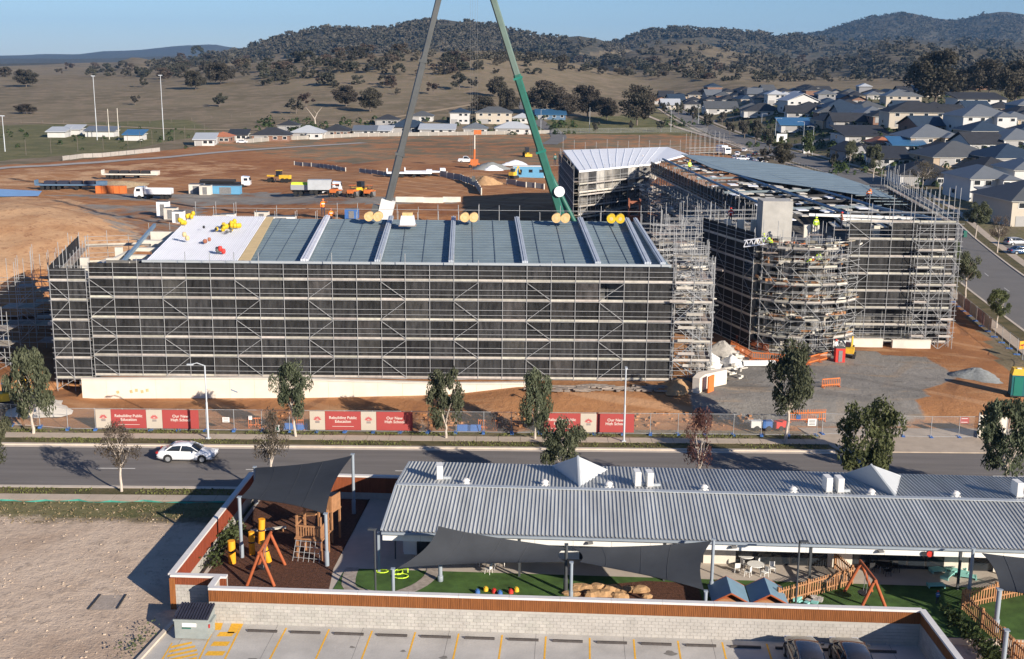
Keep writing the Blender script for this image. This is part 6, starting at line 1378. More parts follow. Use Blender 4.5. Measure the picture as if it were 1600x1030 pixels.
heap('dirt_heap', 757, 288, 9, 2.2, mat('sandy_spoil', (.46, .28, .14), .95, .2, 2, bump=.4), 'small sandy heap right of the curved retaining wall'); heap('gravel_heap', 766, 264, 12, 2.0, M['gravelheap'], 'grey gravel heap near the orange boom lift', seed=2); heap('gravel_heap', 770, 266, 6, 1.5, M['whiteroof'], 'white bag pile in front of the grey gravel heap', seed=3, cat='bags'); heap('gravel_heap', 806, 258, 9, 1.6, M['whiteroof'], 'white sack pile left of the blue site shed', seed=4, cat='bags')
heap('gravel_heap', 1525, 588, 5.0, .9, M['gravelheap'], 'blue-grey gravel heap on the dirt at the right of the yard', seed=5); heap('rock_pile', 185, 290, 16, 1.2, mat('tan_rubble', (.46, .34, .20), .95, .3, 3, bump=.6), 'tan rubble bank behind the low-loader', seed=6); heap('dirt_heap', 60, 470, 16, 4.0, M['dirt_o'], 'orange dirt bank beside the low cluttered scaffold', seed=7)
heap('dirt_heap', 40, 600, 9, 1.8, M['dirt_o'], 'dirt heap behind the large gum at the left', seed=8); heap('rock_pile', 60, 640, 6, .9, M['conc_l'], 'pale broken concrete left of the retaining wall', seed=9)
b = MB(); q = [T(x, y) for x, y in ((-400, 320), (-400, 296), (0, 297), (66, 300), (60, 308), (0, 309))]; b.poly([(p.x, p.y, p.z+.25) for p in q]); b.build('water', M['pond'], kind='structure')
# poles on the playing field
def tall_pole(px, yt, yb, r, label, m=M['white'], cat='pole', group=None):
    p = T(px, yb); s = FPX/(p.y*.975+5); h = (yb-yt)/s/.975; t = empty('light_pole' if cat != 'goal post' else 'goal_post', p, 0, label, cat, group); ptube('mast', m, t, (0, 0, 0), (0, 0, h*.5), r, 'cyl'); ptube('mast_top', m, t, (0, 0, h*.5), (0, 0, h), r*.7, 'cyl'); return t, h
for (x, yt, yb, lb) in ((152, 123, 219, 'tallest white light pole left of the two goal posts'), (256, 122, 219, 'tall white light pole right of the two goal posts'), (8, 183, 237, 'white pole at the left edge of the playing field')):
    t, h = tall_pole(x, yt, yb, .17, lb, M['lamp']); pbox('lamp_bar', M['lamp'], t, (0, 0, h), (1.6, .25, .3))
for (x, yt, yb, lb) in ((171, 172, 218, 'left white goal post of the playing field'), (186, 171, 219, 'right white goal post of the playing field')): tall_pole(x, yt, yb, .18, lb, M['cream'], 'goal post')
for k, (x, y, w, st) in enumerate(((160, 214, 44, 'long low white sports pavilion behind the goal posts'), (93, 215, 22, 'small white hut on the playing field'), (116, 211, 9, 'tiny white kiosk right of the small hut'), (212, 220, 24, 'blue shade roof beside the goal posts'))):
    house(x, y, w, 8, 1, 'white', ('pale', 'white', 'white', 'solar')[k], 'skillion', 4, st, windows=False, name='pavilion')
# street lamps
def street_lamp(px, yt, yb, label, Yb=None, arm=-1.4, r=.09, loc=None):
    p = loc if loc is not None else T(px, yb); s = FPX/(p.y*.975+6); h = (yb-yt)/s/.965; t = empty('street_lamp', p, 0, label, 'street lamp', 'street lamps')
    ptube('pole', M['lamp'], t, (0, 0, 0), (0, 0, h*.5), r, 'cyl'); ptube('pole_top', M['lamp'], t, (0, 0, h*.5), (0, 0, h), r*.7, 'cyl')
    if abs(arm) > .1: ptube('arm', M['lamp'], t, (0, 0, h-.02), (arm*.6, 0, h+.22), r*.5); ptube('arm_end', M['lamp'], t, (arm*.6, 0, h+.22), (arm, 0, h+.1), r*.45); pbox('lamp_head', M['lamp'], t, (arm*1.12, 0, h+.08), (.55, .2, .1))
    else: pbox('lamp_head', M['lamp'], t, (0, -.25, h+.05), (.2, .6, .1))
    pbox('base_plate', M['lamp'], t, (0, 0, .05), (.35, .35, .1)); return t
street_lamp(326, 571, 686, 'grey street lamp before the retaining wall, its arm bent left', loc=Vector((G(325.5, 685.5, .1).x, G(325.5, 685.5, .1).y, .1)), arm=-1.1)
street_lamp(975, 574, 690, 'grey street lamp at the right end of the right banners', loc=Vector((G(974.6, 690, .1).x, G(974.6, 690, .1).y, .1)), arm=.0)
for (x, yt, yb, a, lb) in ((1048, 170, 206, -2, 'street lamp standing in the park lawn at the path corner'), (1091, 168, 194, 2, 'street lamp right of the park path corner'), (1211, 187, 218, 2, 'street lamp left of the small white sign board'), (1254, 193, 240, -2, 'left one of the twin tall street lamps'), (1269, 200, 243, -2, 'right one of the twin tall street lamps'), (1189, 180, 212, 2, 'street lamp before the low charcoal roof'), (921, 170, 207, 0, 'street lamp on the park lawn below the open gum'), (845, 173, 206, 1.6, 'curved street lamp beside the gravel road by the green boom')): street_lamp(x, yt, yb, lb, arm=a)
box_thing('sign_board', 1221, 224, (4.2, .5, 3.8), M['white'], 'white square sign house by the side street', 'sign', 0, lambda t, d: pbox('sign_print', M['boomgd'], t, (0, -.27, 2.3), (1.6, .02, 1.1)))
box_thing('sign_board', 1260, 240, (2.2, .3, 1.8), M['white'], 'small white sign below the twin street lamps', 'sign', 0, lambda t, d: pbox('sign_print', M['boomgd'], t, (0, -.17, 1.0), (.8, .02, .5)))

# ================================================================== YARD THINGS
def bar_fence(name, P, label, step, m, h=1.0, rail_h=(.25, .85), pick=.18):
    root = empty(name, P[0], 0, label, 'barrier'); O = P[0]
    for i in range(len(P)-1):
        a, c = P[i], P[i+1]; L = (c-a).length; n = max(1, round(L/step)); rz = math.atan2(c.y-a.y, c.x-a.x)
        for k in range(n):
            e0 = a.lerp(c, k/n); e1 = a.lerp(c, (k+1)/n); b = MB(); w = (e1-e0).length-.08
            b.box((0, 0, rail_h[1]), (w, .05, .10)); b.box((0, 0, rail_h[0]), (w, .05, .10)); q = max(2, int(w/pick))
            for j in range(q+1): b.box((-w/2+w*j/q, 0, h/2), (.05, .035, h-.1))
            for s in (-1, 1): b.box((s*w*.45, 0, .03), (.1, .5, .06))
            mid = e0.lerp(e1, .5)-O; b.build('barrier_panel', m, root, mid, rz+rnd.uniform(-.05, .05))
    return root
Gz = lambda x, y: T(x, y)
bar_fence('crowd_barrier', [Gz(1142, 545), Gz(1175, 563), Gz(1212, 566), Gz(1262, 570), Gz(1298, 562)], 'curved row of orange plastic barriers round the foot of the stair core', 1.9, M['orange'])
bar_fence('crowd_barrier', [Gz(1150, 536), Gz(1200, 552)], 'rust-coloured barriers in the shade behind the orange ones', 1.9, M['timbero'])
bar_fence('crowd_barrier', [Gz(1284, 606), Gz(1312, 604)], 'pair of collapsed orange barriers lying alone on the gravel', 1.5, M['orange'], .8)
bar_fence('crowd_barrier', [Gz(457, 671), Gz(478, 671)], 'orange barriers left of the middle banners', 1.2, M['orange']); bar_fence('crowd_barrier', [Gz(747, 671), Gz(778, 672)], 'orange barriers between the gum and the right banners', 1.2, M['orange'])
bar_fence('crowd_barrier', [Gz(1232, 660), Gz(1290, 658)], 'orange barriers inside the fence left of the driveway', 1.5, M['orange'], 1.2)
bar_fence('crowd_barrier', [Gz(388, 668), Gz(408, 668)], 'orange barriers right of the left lamp post', 1.2, M['orange'])
# blocks and barriers
for k, (x0, x1, y, lb) in enumerate(((1325, 1376, 541, 'left pale concrete kerb wall below the right wing scaffold'), (1393, 1450, 543, 'right pale concrete kerb wall below the right wing scaffold'))):
    a, c = Gz(x0, y), Gz(x1, y); t = empty('concrete_wall', a, 0, lb, 'wall'); pbox('wall_block', M['conc_l'], t, ((c.x-a.x)/2, 0, .4), (c.x-a.x, .5, .9)); pbox('wall_cap', M['conc_w'], t, ((c.x-a.x)/2, 0, .88), (c.x-a.x+.05, .56, .06))
t = empty('sandbag_wall', Gz(1100, 612), 0, 'broken pale retaining block with orange netting at the right end of the main scaffold', 'wall'); b = MB()
b.prism([(-1.2, -.4), (-.6, -.8), (.2, .8), (2.6, 2.6), (2.2, 3.2), (-.4, 1.6)], 0, 1.5); b.build('wall_block', M['conc_w'], t); pbox('orange_net', M['orange'], t, (.6, -.1, .8), (1.1, .12, 1.6), .9)
p = Gz(1186, 572); t = empty('pipe_bundle', p, .05, 'white bundle of pipes lying on the gravel', 'pipes')
for k in range(4): ptube('pipe', M['white'], t, (-1.7, -.35+k*.24, .2), (1.7, -.35+k*.24, .2), .13, 'cyl')
for k in range(3): ptube('pipe', M['white'], t, (-1.7, -.22+k*.24, .42), (1.7, -.22+k*.24, .42), .13, 'cyl')
for (x, y, w, h, m, lb, sd) in ((1128, 555, 4.5, 1.6, 'rubble', 'pale rubble and rubbish pile in the corner by the dark scaffold', 11), (1110, 570, 3.2, 1.3, 'white', 'white plastic-wrapped pile beside the rubble', 12), (1143, 572, 2.6, 1.2, 'white', 'white sheeting pile right of the rubble', 13), (1062, 608, 4, 1.0, 'rock', 'tan soil pile at the foot of the stair tower scaffold', 14)): heap('rubbish_pile', x, y, w, h, M[m], lb, seed=sd, cat='pile')
r_ = random.Random(8); b = MB()
for k in range(60):
    p = Gz(r_.uniform(1085, 1160), r_.uniform(545, 600)); b.box((p.x, p.y, p.z+.12+r_.random()*.5), (r_.uniform(.2, 1.4), r_.uniform(.1, .4), r_.uniform(.05, .25)), r_.uniform(0, 3))
b.build('construction_debris', M['cream'], kind='stuff')
b = MB()
for k in range(90):
    p = Gz(r_.uniform(830, 1085), r_.uniform(604, 614)); b.box((p.x, p.y, p.z+.08+r_.random()*.15), (r_.uniform(.3, 2.0), r_.uniform(.1, .3), r_.uniform(.05, .2)), r_.uniform(-.4, .4))
b.build('construction_debris', M['deck'], kind='stuff')
b = MB()
for k in range(260):
    x = r_.uniform(400, 1180); y = r_.uniform(646, 668); p = Gz(x, y); b.box((p.x, p.y, p.z+.05), (r_.uniform(.1, .5), r_.uniform(.1, .4), r_.uniform(.08, .3)), r_.uniform(0, 3))
b.build('soil_clods', M['dirt_o'], kind='stuff')
# red tank, white bag by the excavator
box_thing('fuel_tank', 1311, 565, (1.0, .8, 1.5), M['red'], 'bright red tank beside the small yellow excavator', 'tank', 0, lid_bits); box_thing('bulk_bag', 1309, 548, (1.6, 1.2, 1.3), M['white'], 'white bulk bag behind the red tank', 'bag', 5, lid_bits)
# portable toilet (teal with yellow roof), right edge
p = Gz(1587, 620); t = empty('portable_toilet', p, R(-10), 'teal portable toilet with a yellow roof near the right edge', 'portable toilet'); pbox('cabin', M['teal'], t, (0, 0, 1.05), (1.25, 1.2, 2.1)); pbox('door', M['blue'] if False else M['greend'], t, (0, -.62, 1.0), (.8, .04, 1.85)); b = MB(); b.box((0, 0, 2.4), (1.3, 1.25, .6), taper=.75); b.build('roof', M['yellow'], t); pbox('vent', M['white'], t, (0, -.3, 2.72), (.4, .3, .08)); pbox('skid', M['blackp'], t, (0, 0, .04), (1.35, 1.3, .1))
# grey gate panel + signs on fences
p = Vector((K(1545, 660, 100).x, 99.8, .0)); t = empty('site_gate', p, 0, 'pale grey solid gate panel at the driveway fence', 'gate'); pbox('gate_panel', M['conc_w'], t, (.3, 0, 1.15), (2.4, .06, 2.1)); pbox('gate_frame', M['steel'], t, (-.95, 0, 1.2), (.07, .1, 2.4)); pbox('gate_frame', M['steel'], t, (1.55, 0, 1.2), (.07, .1, 2.4))
def fence_sign(px, py, w, h, m, label, lines=0, txtm=None, Y=FY-.13):
    p = K(px, py, Y); t = empty('sign', p, 0, label, 'sign'); pbox('sign_plate', m, t, (0, 0, 0), (w, .02, h))
    for k in range(lines): pbox('sign_line', txtm or M['boomgd'], t, (0, -.014, h*.3-k*h*.6/max(1, lines-1)), (w*.7, .004, h*.08))
    return t
fence_sign(353, 656, .62, .46, M['white'], 'white notice with red foot on the fence right of the left lamp post', 3); fence_sign(391, 653, .32, .36, M['white'], 'small white symbol sign on the fence', 1)
fence_sign(1269, 660, .75, .65, M['white'], 'white notice on the fence left of the driveway', 4); fence_sign(1507, 657, .8, .55, M['banner_r'], 'red and white sign on the driveway fence', 2, M['white']); fence_sign(1248, 652, .4, .4, mat('sign_blue', (.05, .12, .3), .6, .05, 1), 'small blue sign on the fence behind the tall dark gum', 1)
p = G(434, 683, .1); t = empty('litter_bin', (p.x, p.y, .1), 0, 'small white and green sign post beside the footpath by the brown tree', 'sign'); ptube('post', M['steel'], t, (0, 0, 0), (0, 0, 1.0), .04); pbox('sign_plate', M['white'], t, (0, -.03, .8), (.38, .03, .6)); pbox('sign_stripe', M['green'], t, (0, -.05, .8), (.2, .01, .35))
# motorbike-like and cars inside the fence right of banners
for k, (x, m, lb) in enumerate(((1183, 'white', 'white scooter-like generator beside the fence'), (1200, 'blue', 'blue and white jumble of hoses on the fence foot'), (1218, 'red', 'red generator beside the dark gum trunk'))):
    p = Vector((K(x, 668, 101.4).x, 101.6, .1)); t = empty('generator', p, .2*k, lb, 'generator'); pbox('housing', M[m], t, (0, 0, .55), (1.1, .6, .6)); wheelset(t, [0], .8, .22); ptube('handle', M['steel'], t, (-.5, 0, .7), (-.9, 0, 1.1), .03)
for k, x in enumerate((455, 470)):
    p = Vector((K(x, 671, 100.9).x, 100.9, 0)); b = MB(); b.xprism([(-.25, 0), (.25, 0), (.08, .55), (-.08, .55)], -.6, .6); b.build('water_barrier', M['blue'], loc=p, label=('left blue water barrier before the slim leaning gum', 'right blue water barrier before the slim leaning gum')[k], cat='barrier')
for k, x in enumerate((725, 741)):
    p = Vector((K(x, 668, 100.9).x, 100.9, 0)); b = MB(); b.xprism([(-.25, 0), (.25, 0), (.08, .55), (-.08, .55)], -.6, .6); b.build('water_barrier', M['blue'], loc=p, label=('left blue water barrier right of the middle gum', 'right blue water barrier right of the middle gum')[k], cat='barrier')
# road works sign at right edge
p = G(1597, 565); t = empty('sign', p, R(20), 'orange road works sign at the right edge by the footpath', 'sign'); pbox('sign_plate', mat('sign_orange', (.85, .35, .03), .6, .05, 1), t, (0, 0, 1.9), (1.2, .05, .9)); pbox('sign_stripe', M['banner_r'], t, (0, -.035, 1.9), (.9, .02, .15)); ptube('post', M['steel'], t, (0, 0, 0), (0, 0, 1.9), .05)
p = T(1507, 371); t = empty('wheelie_bin', p, 0, 'green wheelie bin on the verge of the side street', 'bin'); b = MB(); b.box((0, 0, .6), (.6, .7, 1.1)); b.build('body', M['green'], t); pbox('lid', M['greend'], t, (0, 0, 1.2), (.66, .78, .08)); ptube('wheel', M['tyre'], t, (-.3, .3, .12), (.3, .3, .12), .12, 'cyl')

# ================================================================== PEOPLE
def person_mesh(name, pose, m):
    J = {'pel': (0, 0, .93), 'ch': (.0, .02, 1.28), 'nk': (0, .02, 1.47), 'hd': (0, .0, 1.62), 'ht': (0, 0, 1.74)}
    for s, n in ((-1, 'l'), (1, 'r')):
        J['sh'+n] = (s*.19, .02, 1.40); J['el'+n] = (s*.26, -.02-.0*s, 1.14); J['wr'+n] = (s*.24, -.18, .95); J['hn'+n] = (s*.23, -.24, .90)
        J['hp'+n] = (s*.10, 0, .88); J['kn'+n] = (s*.12, -.03, .50); J['an'+n] = (s*.13, .03, .09); J['to'+n] = (s*.14, -.14, .04)
    if pose == 'bend':
        for k in ('ch', 'nk', 'hd', 'ht', 'shl', 'shr', 'ell', 'elr', 'wrl', 'wrr', 'hnl', 'hnr'):
            x, y, z = J[k]; dz = z-.93; J[k] = (x, -dz*.75, .93+dz*.62)
        for s in 'lr': x, y, z = J['wr'+s]; J['wr'+s] = (x, y-.1, z-.25); x, y, z = J['hn'+s]; J['hn'+s] = (x, y-.12, z-.32)
    if pose == 'reach':
        J['elr'] = (.34, -.22, 1.40); J['wrr'] = (.36, -.45, 1.52); J['hnr'] = (.36, -.52, 1.56)
    E_ = [('pel', 'ch'), ('ch', 'nk'), ('nk', 'hd'), ('hd', 'ht')]
    for n in 'lr': E_ += [('ch', 'sh'+n), ('sh'+n, 'el'+n), ('el'+n, 'wr'+n), ('wr'+n, 'hn'+n), ('pel', 'hp'+n), ('hp'+n, 'kn'+n), ('kn'+n, 'an'+n), ('an'+n, 'to'+n)]
    keys = list(J); me = bpy.data.meshes.new(name); me.from_pydata([J[k] for k in keys], [(keys.index(a), keys.index(b)) for a, b in E_], [])
    o = bpy.data.objects.new(name, me); COL.objects.link(o); md = o.modifiers.new('s', 'SKIN'); o.modifiers.new('u', 'SUBSURF').levels = 1
    RD = {'pel': .14, 'ch': .165, 'nk': .06, 'hd': .10, 'ht': .085, 'sh': .085, 'el': .05, 'wr': .036, 'hn': .04, 'hp': .10, 'kn': .065, 'an': .05, 'to': .045}
    for i, k in enumerate(keys): r0 = RD.get(k) or RD[k[:-1]]; me.skin_vertices[0].data[i].radius = (r0, r0*.85)
    me.skin_vertices[0].data[0].use_root = True
    dg = bpy.context.evaluated_depsgraph_get(); res = bpy.data.meshes.new_from_object(o.evaluated_get(dg)); bpy.data.objects.remove(o)
    res.materials.clear(); mats = [M['skin'], m, M['navy']]
    for q in mats: res.materials.append(q)
    for p_ in res.polygons:
        z = p_.center.z; p_.use_smooth = True; zz = z if pose != 'bend' else .93+(z-.93)/.62
        p_.material_index = 2 if z < .93 else (1 if zz < 1.48 else 0)
    return res, J
PM = {}
def person(loc, rz, top, pose, label, sc=1.0, helmet='white', pants=None):
    key = (top.name, pose)
    if key not in PM: PM[key] = person_mesh('body', pose, top)
    me, J = PM[key]; t = empty('person', loc, R(rz), label, 'person'); t.scale = (sc, sc, sc); inst('body', me, t)
    hx = J['hd']; b = MB(); b.tube((hx[0], hx[1], hx[2]+.02), (hx[0], hx[1], hx[2]+.13), .13, .10, 10); b.tube((hx[0], hx[1]-.02, hx[2]+.015), (hx[0], hx[1]-.02, hx[2]+.03), .16, .16, 10); b.build('helmet', M[helmet], t)
    sx = J['ch']; b = MB(); b.box((sx[0], sx[1], sx[2]-.02), (.36, .30, .07)); b.build('vest_stripe', M['sheetpack_l'], t); return t
p = K(506, 360, 136.2); person((p.x, 136.0, roofz(136.0)+.35), 20, M['hiviso'], 'reach', 'worker in orange hi-vis standing at the rear edge of the main roof', 1.15, 'orange')
p = K(507, 352, 137); person((p.x+.5, 138.7, 13.2), 200, M['hiviso'], 'stand', 'second orange-clad worker just behind the rear edge of the main roof', 1.1, 'orange')
p = K(1357, 303, 150); person((p.x, 150, 15.1), 0, M['hiviso'], 'bend', 'worker in orange bending at the near tip of the right wing roof', 1.2, 'orange')
for (px, py, Y, m, pose, rz, lb, hm) in ((1278, 420, 125.5, 'hivisy', 'stand', 10, 'worker in lime hi-vis high on the stair core scaffold, below the concrete shaft', 'hivisy'),
 (1260, 424, 125.2, 'hivisy', 'bend', 60, 'worker in lime hi-vis bending, left of the lime-helmeted one', 'white'), (1274, 366, 129.5, 'hivisy', 'stand', 0, 'worker in a lime helmet on the top deck right of the concrete shaft', 'hivisy'),
 (1203, 394, 125.0, 'hivisy', 'bend', -30, 'worker in lime hi-vis beside the white truss at the top left of the stair core', 'hivisy'), (1192, 392, 126.2, 'hivisy', 'stand', -60, 'worker in lime hi-vis holding the left end of the white truss', 'hivisy'),
 (1077, 271, 176, 'hivisy', 'stand', 30, 'worker in yellow on the black-banded scaffold of the right wing', 'ybag'), (1004, 257, 243, 'hivisy', 'stand', 0, 'worker in green vest at the far edge of the white rear roof', 'white'),
 (1196, 362, 136, 'hiviso', 'bend', 0, 'worker in orange beside the upper cream columns', 'yellow'), (1141, 350, 139, 'red', 'stand', 0, 'worker in red among the upper cream columns', 'red'),
 (867, 258, 205, 'green', 'stand', 0, 'worker in green and orange beside the green boom top rail', 'orange'), (1314, 358, 130.8, 'brickr', 'stand', 90, 'worker in dark red on the upper deck at the corner of the right wing', 'red')):
    p = K(px, py, Y); person(p, rz, M[m], pose, lb, 1.1, hm)
    pbox('deck_board', M['deck'], empty('scaffold_board', p+Vector((0, 0, -.06)), 0, 'short scaffold board under the '+lb.split(' ')[0]+' in '+' '.join(lb.split(' ')[2:9]), 'board'), (0, 0, 0), (1.6, .7, .05))
p = Gz(1305, 556)
person((p.x, p.y, p.z), 30, M['white'], 'stand', 'worker in white top standing beside the red tank', 1.05, 'red')

# things on the main roof
def roof_pt(px, py, dz=.12):
    for k in range(60):
        Y = 114+k*.4; q = K(px, py, Y)
        if q.z <= roofz(Y)+dz: return Vector((q.x, Y, roofz(Y)+dz))
    return Vector((K(px, py, 136.5).x, 136.5, roofz(136.5)+dz))
def rolls(px, py, n, m, label, r=.52, L=1.2, cat='insulation rolls'):
    p = roof_pt(px, py, .35); t = empty('insulation_roll_bundle', p, R(rnd.uniform(-6, 6)), label, cat)
    for k in range(n): ptube('roll', m, t, ((k-(n-1)/2)*2*r*.97, 0, r), ((k-(n-1)/2)*2*r*.97, L, r), r, 'cyl'); ptube('roll_core', M['insul'] if m != M['insul'] else M['foil'], t, ((k-(n-1)/2)*2*r*.97, -.02, r), ((k-(n-1)/2)*2*r*.97, .05, r), r*.4, 'cyl')
    return t
for (x, y, m, lb) in ((583, 347, 'insul', 'pair of tan insulation rolls left of the grey boom foot'), (733, 348, 'insul', 'pair of tan insulation rolls in the middle of the rear roof edge'), (876, 349, 'insul', 'pair of tan insulation rolls before the green boom'), (962, 350, 'ybag', 'pair of bright yellow rolls near the right end of the roof')): rolls(x, y, 2, M[m], lb)
p = roof_pt(637, 353, .3); t = empty('wrapped_pallet', p, 0, 'white plastic-wrapped pallet right of the grey boom foot', 'pallet'); b = MB(); b.box((0, 0, .6), (1.7, 1.2, 1.1), taper=.8); b.build('wrap', M['sheetpack_l'], t); pbox('pallet_base', M['deck'], t, (0, 0, .05), (1.9, 1.3, .12)); pbox('top_load', M['insul'], t, (0, 0, 1.3), (1.1, .9, .35))
def sack_heap(px, py, n, m, label, spread=1.0, seed=1, w=.45):
    p = roof_pt(px, py, .15); r = random.Random(seed); t = empty('bag_pile', p, 0, label, 'bags')
    for k in range(n):
        b = MB(); b.tube((0, 0, 0), (0, 0, w*.5), w*.5, w*.34, 8); b.tube((0, 0, -w*.45), (0, 0, 0), w*.34, w*.5, 8); b.build('bag', m, t, (r.gauss(0, spread), r.gauss(0, spread*.5), w*.5+abs(r.gauss(0, .22))))
sack_heap(362, 357, 16, M['ybag'], 'yellow bag pile in the upper middle of the white roof', .6, 1, .5); sack_heap(352, 363, 7, M['ybag'], 'smaller yellow bags left below the main yellow pile', .3, 2, .42); sack_heap(283, 352, 6, M['ybag'], 'yellow bags hanging at the left verge of the white roof, lower', .22, 3, .5); sack_heap(295, 343, 6, M['ybag'], 'yellow bags at the top left corner of the white roof', .22, 4, .5)
sack_heap(299, 378, 2, M['foil'], 'small yellow-tan bundle alone on the white roof', .3, 5, .5); sack_heap(335, 362, 4, M['blackp'], 'dark tools and offcuts beside the yellow bags on the white roof', .7, 6, .3); sack_heap(322, 381, 3, M['brickr'], 'small dark bundle in the middle of the white roof', .3, 7, .4); sack_heap(336, 397, 3, M['boomgd'], 'dark bundle near the front edge of the white roof', .35, 8, .4); sack_heap(346, 398, 2, M['red'], 'small red canister at the front edge of the white roof', .12, 9, .5); sack_heap(364, 367, 3, M['boomgd'], 'scattered black scraps right of the yellow bags', .6, 10, .3)
# white truss lying on top of the stair core
p = K(1162, 386, 126.5); q = K(1200, 381, 125.8); t = empty('steel_truss', p, 0, 'pale steel truss beam lying across the top of the dark flank scaffold', 'truss'); d = q-p
ptube('chord', M['sheetpack_l'], t, (0, 0, 0), d, .07); ptube('chord', M['sheetpack_l'], t, (0, 0, .7), d+Vector((0, 0, .7)), .07)
for k in range(5): ptube('web', M['sheetpack_l'], t, d*(k/5)+Vector((0, 0, 0)), d*((k+.5)/5)+Vector((0, 0, .7)), .05); ptube('web', M['sheetpack_l'], t, d*((k+.5)/5)+Vector((0, 0, .7)), d*((k+1)/5), .05)

# ================================================================== CHILDCARE CENTRE (foreground); local frame along its front wall
CO = Vector((-17.44, 63.62, 0)); CA = R(-2.93); CU = Vector((math.cos(CA), math.sin(CA), 0)); CV = Vector((-math.sin(CA), math.cos(CA), 0))
def LC(px, py, z=0.4):
    p = G(px, py, z)-CO; return Vector((p.dot(CU), p.dot(CV), z))
def CW(u, v, z=0.0): return CO+CU*u+CV*v+Vector((0, 0, z))
YZ = .40
def cempty(name, u, v, z, label=None, cat=None, group=None, rz=0.0): return empty(name, CW(u, v, z), CA+rz, label, cat, group)
def csheet(name, pts, z, m, th=None, kind='structure'):
    b = MB()
    if th: b.prism([(p[0], p[1]) for p in pts], z-th, z)
    else: b.poly([(p[0], p[1], z) for p in pts])
    return b.build(name, m, loc=CO, rz=CA, kind=kind)
UR = 62.0
vE = LC(597, 828, 3.3).y; uE = LC(597, 828, 3.3).x; vRr = LC(605, 757, 4.0).y; vB = LC(632, 722, 3.35).y
# --- ground sheets
csheet('car_park', [(-3.2, -14), (-1.9, .35), (41.2, .35), (41.2, -14)], .016, mat('car_park_concrete', (.47, .445, .405), .9, .16, .35, bump=.12))
csheet('kerb', [(-3.45, -14), (-2.15, .6), (-1.9, .6), (-3.2, -14)], .16, kerbm, .2)
csheet('yard_base', [(-2.2, .25), (UR, .25), (UR, 19.4), (-2.2, 19.4)], YZ-.02, M['ccslab'], .6)
mul = [LC(338, 936), LC(520, 936), LC(528, 880), LC(582, 772), LC(560, 752), LC(400, 745)]
csheet('mulch', [(-1.9, .3), (LC(516, 940).x, .3), (LC(521, 889).x, LC(521, 889).y), (LC(579, 775).x, LC(579, 775).y), (LC(590, 755).x, 19.3), (-1.9, 19.3)], YZ+.01, M['mulch'])
vl = vE+.5
csheet('artificial_lawn', [(LC(512, 925).x, .3), (UR, .3), (UR, vl), (LC(540, 889).x, vl)], YZ+.008, M['tgrass'])
csheet('yard_path', [(uE-2.6, vl), (uE+.0, vl), (uE+.0, 19.2), (uE-.6, 19.2)], YZ+.006, M['ccslab'])
def ribbon_local(name, ctrl, w, m, z):
    P = curve_pts([tuple(c) for c in ctrl], .5); A, B_ = offs(P, -w/2), offs(P, w/2); n = len(P); b = MB()
    b.add([(p.x, p.y, z) for p in A]+[(p.x, p.y, z) for p in B_], [(i, i+1, n+i+1, n+i) for i in range(n-1)]); return b.build(name, m, loc=CO, rz=CA, kind='structure')
ribbon_local('stone_path', [LC(551, 887)[:2], LC(545, 905)[:2], LC(548, 920)[:2], LC(575, 927)[:2], LC(612, 930)[:2], LC(650, 918)[:2], LC(672, 902)[:2], LC(678, 888)[:2]], .85, M['stonep'], YZ+.020)
csheet('bark_bed', [LC(905, 940)[:2], LC(1100, 948)[:2], LC(1090, 912)[:2], LC(1010, 908)[:2], LC(900, 918)[:2]], YZ+.016, M['mulch'])
# --- perimeter walls
def blockwall(root, p0, p1, z0, z1, side, parts=300, clad=(1.45, 2.06), cap=True, blocks=True, clad_side=None, inner_clad=True):
    """local coordinates; side=+1: blocks face to the right of p0->p1"""
    a = Vector((*p0, 0)); c = Vector((*p1, 0)); d = c-a; L = d.length; d.normalize(); nr = Vector((d.y, -d.x, 0)); rz = math.atan2(d.y, d.x)
    mid = (a+c)/2
    pbox('wall_core', M['mortar'], root, mid+Vector((0, 0, (z0+z1-.10)/2)), (L, .19, z1-.10-z0), rz)
    if blocks:
        n = 0; rest = MB(); me = unit_mesh('box', M['block']); rows = int((clad[0]-z0)/.2); cols = int(L/.4)
        for i in range(cols+1):
            for k in range(rows):
                s = i*.4+(.2 if k % 2 else 0); w = .385
                if s+.2 > L: continue
                q = a+d*(s+.19)+nr*(side*.103)+Vector((0, 0, z0+.1+k*.2)); q += nr*rnd.uniform(-.003, .003)
                if n < parts: pbox('block', M['block'], root, q, (w, .03, .186), rz); n += 1
                else: rest.box(q, (w, .03, .186), rz)
        if rest.v: rest.build('blockwork', M['block'], root, kind='stuff')
    for s_ in ([side, -side] if inner_clad else [side]):
        lo = clad[0] if s_ == side else YZ+.35
        b = MB(); nb = int(L/.105)
        for i in range(nb):
            q = a+d*(.05+i*.105)+nr*(s_*.115); b.box((q.x, q.y, (lo+clad[1])/2), (.085, .035, clad[1]-lo), rz)
        b.build('timber_battens', M['cladding'], root, kind='stuff')
        e = a+d*(L/2)+nr*(s_*.100); pbox('batten_backing', mat('dark_brown_backing', (.12, .035, .015), .9, .1, 1), root, e+Vector((0, 0, (lo+clad[1])/2)), (L, .012, clad[1]-lo), rz)
    if cap:
        n = max(1, round(L/3.0))
        for i in range(n):
            q = a+d*(L*(i+.5)/n); pbox('capping', M['capw'], root, q+Vector((0, 0, z1-.045)), (L/n-.012, .36, .13), rz)
W0 = cempty('boundary_wall', 0, 0, 0, 'long front garden wall of grey blocks topped by red timber battens and a pale cap', 'wall')
blockwall(W0, (0, 0), (40.7, 0), 0, 2.2, 1, clad=(1.36, 2.06))
uL = LC(267, 897, 2.2).x; vL = LC(267, 897, 2.2).y; vRear = LC(500, 741, 2.2).y
